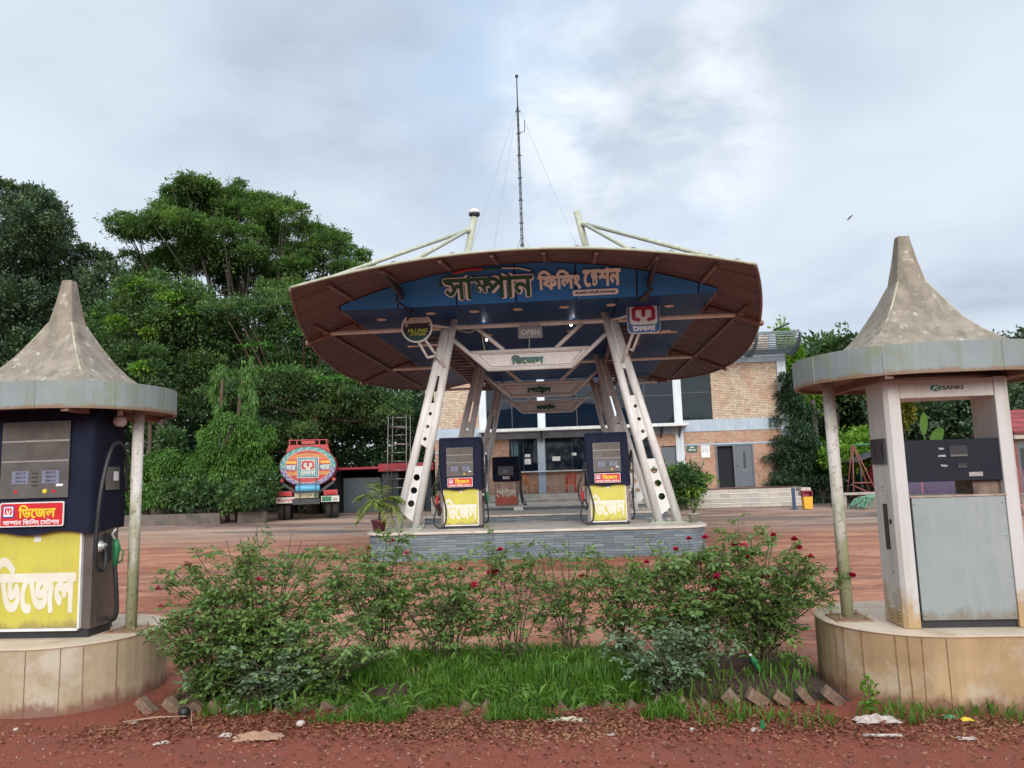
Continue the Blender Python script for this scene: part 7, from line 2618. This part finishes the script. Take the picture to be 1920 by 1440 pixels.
# litter, every piece a thing
M_plast = mat('white_plastic', (0.55, 0.48, 0.43), (0.30, 0.21, 0.165), 0.6, scale=30)
M_pgreen = mat('green_plastic', (0.02, 0.22, 0.07), (0.015, 0.14, 0.045), 0.45, scale=20)
M_card = mat('wet_card', (0.42, 0.25, 0.16), (0.3, 0.17, 0.11), 0.85, scale=8)


def crumple(name, x, y, w, d, h, m, label, cat, seed, rz=0.0, n=9):
    rs = random.Random(seed)
    z0 = max(bedz(x, y) if (BX0 < x < BX1 and BY0 < y < BY1) else -1, gz(x, y)) + 0.004
    c = MB()
    vs = []
    for j in range(n):
        for i in range(n):
            u, v = i / (n - 1) * 2 - 1, j / (n - 1) * 2 - 1
            k = 1 + 0.25 * mnoise.noise((u * 2, v * 2, seed))
            hh = h * (0.35 + 0.9 * abs(mnoise.noise((u * 2.3 + seed, v * 2.3, 1.7)))) * (1 - 0.75 * max(abs(u), abs(v)) ** 3)
            a, b_ = u * w / 2 * k, v * d / 2 * k
            vs.append((x + a * math.cos(rz) - b_ * math.sin(rz), y + a * math.sin(rz) + b_ * math.cos(rz), z0 + max(0.0, hh)))
    c.add(vs, [(j * n + i, j * n + i + 1, (j + 1) * n + i + 1, (j + 1) * n + i) for j in range(n - 1) for i in range(n - 1)], 0)
    o = c.build(name, m, None, solid=0.003)
    return tag(o, label, cat)


crumple('plastic_bag', 2.02, 5.54, 0.30, 0.11, 0.06, M_plast, 'crumpled white plastic bag lying in front of the white pump plinth', 'plastic bag', 1)
crumple('plastic_wrapper', 1.17, 5.40, 0.07, 0.05, 0.03, M_plast, 'small white wrapper beside the upright green scrap', 'wrapper', 2)
crumple('paper_scrap', -3.38, 5.66, 0.10, 0.06, 0.025, M_plast, 'pale torn paper near the short brick row', 'paper scrap', 3, 0.4)
crumple('paper_scrap', -2.88, 5.17, 0.10, 0.035, 0.025, M_plast, 'narrow white paper nearest to the camera', 'paper scrap', 4, 0.5)
crumple('paper_scrap', -2.50, 5.33, 0.09, 0.06, 0.03, M_plast, 'whitish paper lying next to the brown wet cardboard', 'paper scrap', 5)
crumple('cardboard_scrap', -2.25, 5.30, 0.34, 0.12, 0.06, M_card, 'brown wet cardboard scrap on the leaf litter', 'cardboard scrap', 6, 0.1)
crumple('plastic_sheet', -3.30, 6.95, 0.25, 0.10, 0.03, mat('sky_plastic', (0.38, 0.58, 0.66), rough=0.4), 'light blue plastic scrap at the side of the plinth behind the roses', 'plastic scrap', 7)
crumple('plastic_wrapper', 0.19, 5.30, 0.06, 0.03, 0.015, M_plast, 'tiny pale wrapper alone on the red earth in the middle', 'wrapper', 8)
crumple('plastic_wrapper', 2.52, 5.60, 0.09, 0.05, 0.035, M_pgreen, 'green foil wrapper at the foot of the white pump plinth', 'wrapper', 9)
crumple('plastic_wrapper', 2.62, 5.56, 0.08, 0.04, 0.03, M_lyel, 'yellow wrapper touching the green foil by the plinth', 'wrapper', 10)
crumple('paper_scrap', 2.45, 5.22, 0.12, 0.04, 0.02, M_plast, 'flat white scrap out on the red earth before the white pump', 'paper scrap', 11)
crumple('cloth_rag', -0.10, 5.60, 0.30, 0.07, 0.03, mat('dirty_rag', (0.52, 0.48, 0.34), (0.4, 0.36, 0.25), 0.9), 'long dirty cream rag in the grass fringe', 'rag', 12)
crumple('plastic_sheet', -0.72, 6.02, 0.22, 0.06, 0.03, M_plast, 'clear dirty plastic strip lying against the brick edging', 'plastic scrap', 13, -0.25)
crumple('paper_scrap', -1.59, 15.7, 0.3, 0.2, 0.05, M_plast, 'white litter on the red earth below the slate island', 'paper scrap', 14)
c = MB()
c.tube((1.82, 5.27, gz(1.82, 5.27) + 0.012), (2.06, 5.25, gz(2.06, 5.25) + 0.012), 0.011, n=8)
tag(c.build('plastic_tube', M_plast), 'thin white plastic tube lying flat on the red earth', 'tube')
t_ = thing('plastic_bottle', 'crushed green plastic bottle leaning in the bare soil of the bed', 'bottle', (1.45, 6.45, 0.1))
c = MB()
BM = Matrix.Translation((1.45, 6.45, bedz(1.45, 6.45) + 0.04)) @ Matrix.Rotation(R(-28), 4, 'Y') @ Matrix.Rotation(R(10), 4, 'X')
c.lathe([(0.022, -0.02), (0.025, 0.0), (0.018, 0.04), (0.025, 0.07), (0.022, 0.09), (0.012, 0.115), (0.011, 0.125)], n=14, M=BM)
c.build('body', M_pgreen, t_)
c = MB()
c.lathe([(0.013, 0.126), (0.013, 0.14)], n=12, M=BM)
c.build('cap', M_lwhite, t_)
c = MB()
c.prism([(-0.018, 0), (0.02, 0.004), (0.016, 0.05), (-0.008, 0.055)], flat_M(1.22, 5.44, gz(1.22, 5.44)), 0.02)
tag(c.build('plastic_cup', M_pgreen), 'small upright green plastic scrap on the leaf litter', 'plastic scrap')
c = MB()
c.ball((-3.03, 5.76, gz(-3.03, 5.76) + 0.04), 0.045)
tag(c.build('rubber_ball', M_black), 'small black ball beside a stick at the edge of the leaf litter', 'ball')
c = MB()
c.path([(-3.42, 5.60, 0.02), (-3.2, 5.66, 0.035), (-2.98, 5.70, 0.03)], [0.008, 0.007, 0.005], 6)
tag(c.build('dry_stick', M_card), 'pale dry stick pointing at the black ball', 'stick')
c = MB()
c.path([(-2.95, 5.72, 0.06), (-2.88, 5.58, 0.02), (-2.80, 5.46, 0.012)], [0.006, 0.005, 0.003], 6)
tag(c.build('dry_twig', M_card), 'thin dry twig running from the black ball towards the camera', 'twig')
for i, (x, y, q, lab) in enumerate(((-2.05, 5.58, 0.035, 'pale round stone at the front of the leaf litter'), (-4.15, 5.45, 0.018, 'small pinkish stone on bare red earth before the ochre plinth'), (0.75, 5.42, 0.02, 'little cream pebble in the leaf litter, nearer to the white pump'))):
    c = MB()
    c.ball((x, y, gz(x, y) + q * 0.4), q, sz=0.7)
    tag(c.build('stone', mat('pale_stone_%d' % i, (0.60, 0.52, 0.45), (0.45, 0.36, 0.3), 0.8)), lab, 'stone')
# seedling at the plinth
P = [(2.02 + rs.uniform(-.05, .05), 5.66 + rs.uniform(-.04, .03), 0.05 + rs.uniform(0, .22)) for _ in range(60)]
sd_ = thing('seedling', 'small green seedling growing against the plinth of the white pump', 'seedling', (2.02, 5.66, 0))
leaf_mesh('foliage', P, [(rs.uniform(-1, 1), rs.uniform(-1, .4), 0.4) for _ in P], 0.05, 0.5, L_bright, sd_)
c = MB()
c.path([(2.02, 5.66, 0), (2.03, 5.65, 0.15), (2.02, 5.66, 0.27)], 0.004, 5)
c.build('stem', M_cane, sd_)
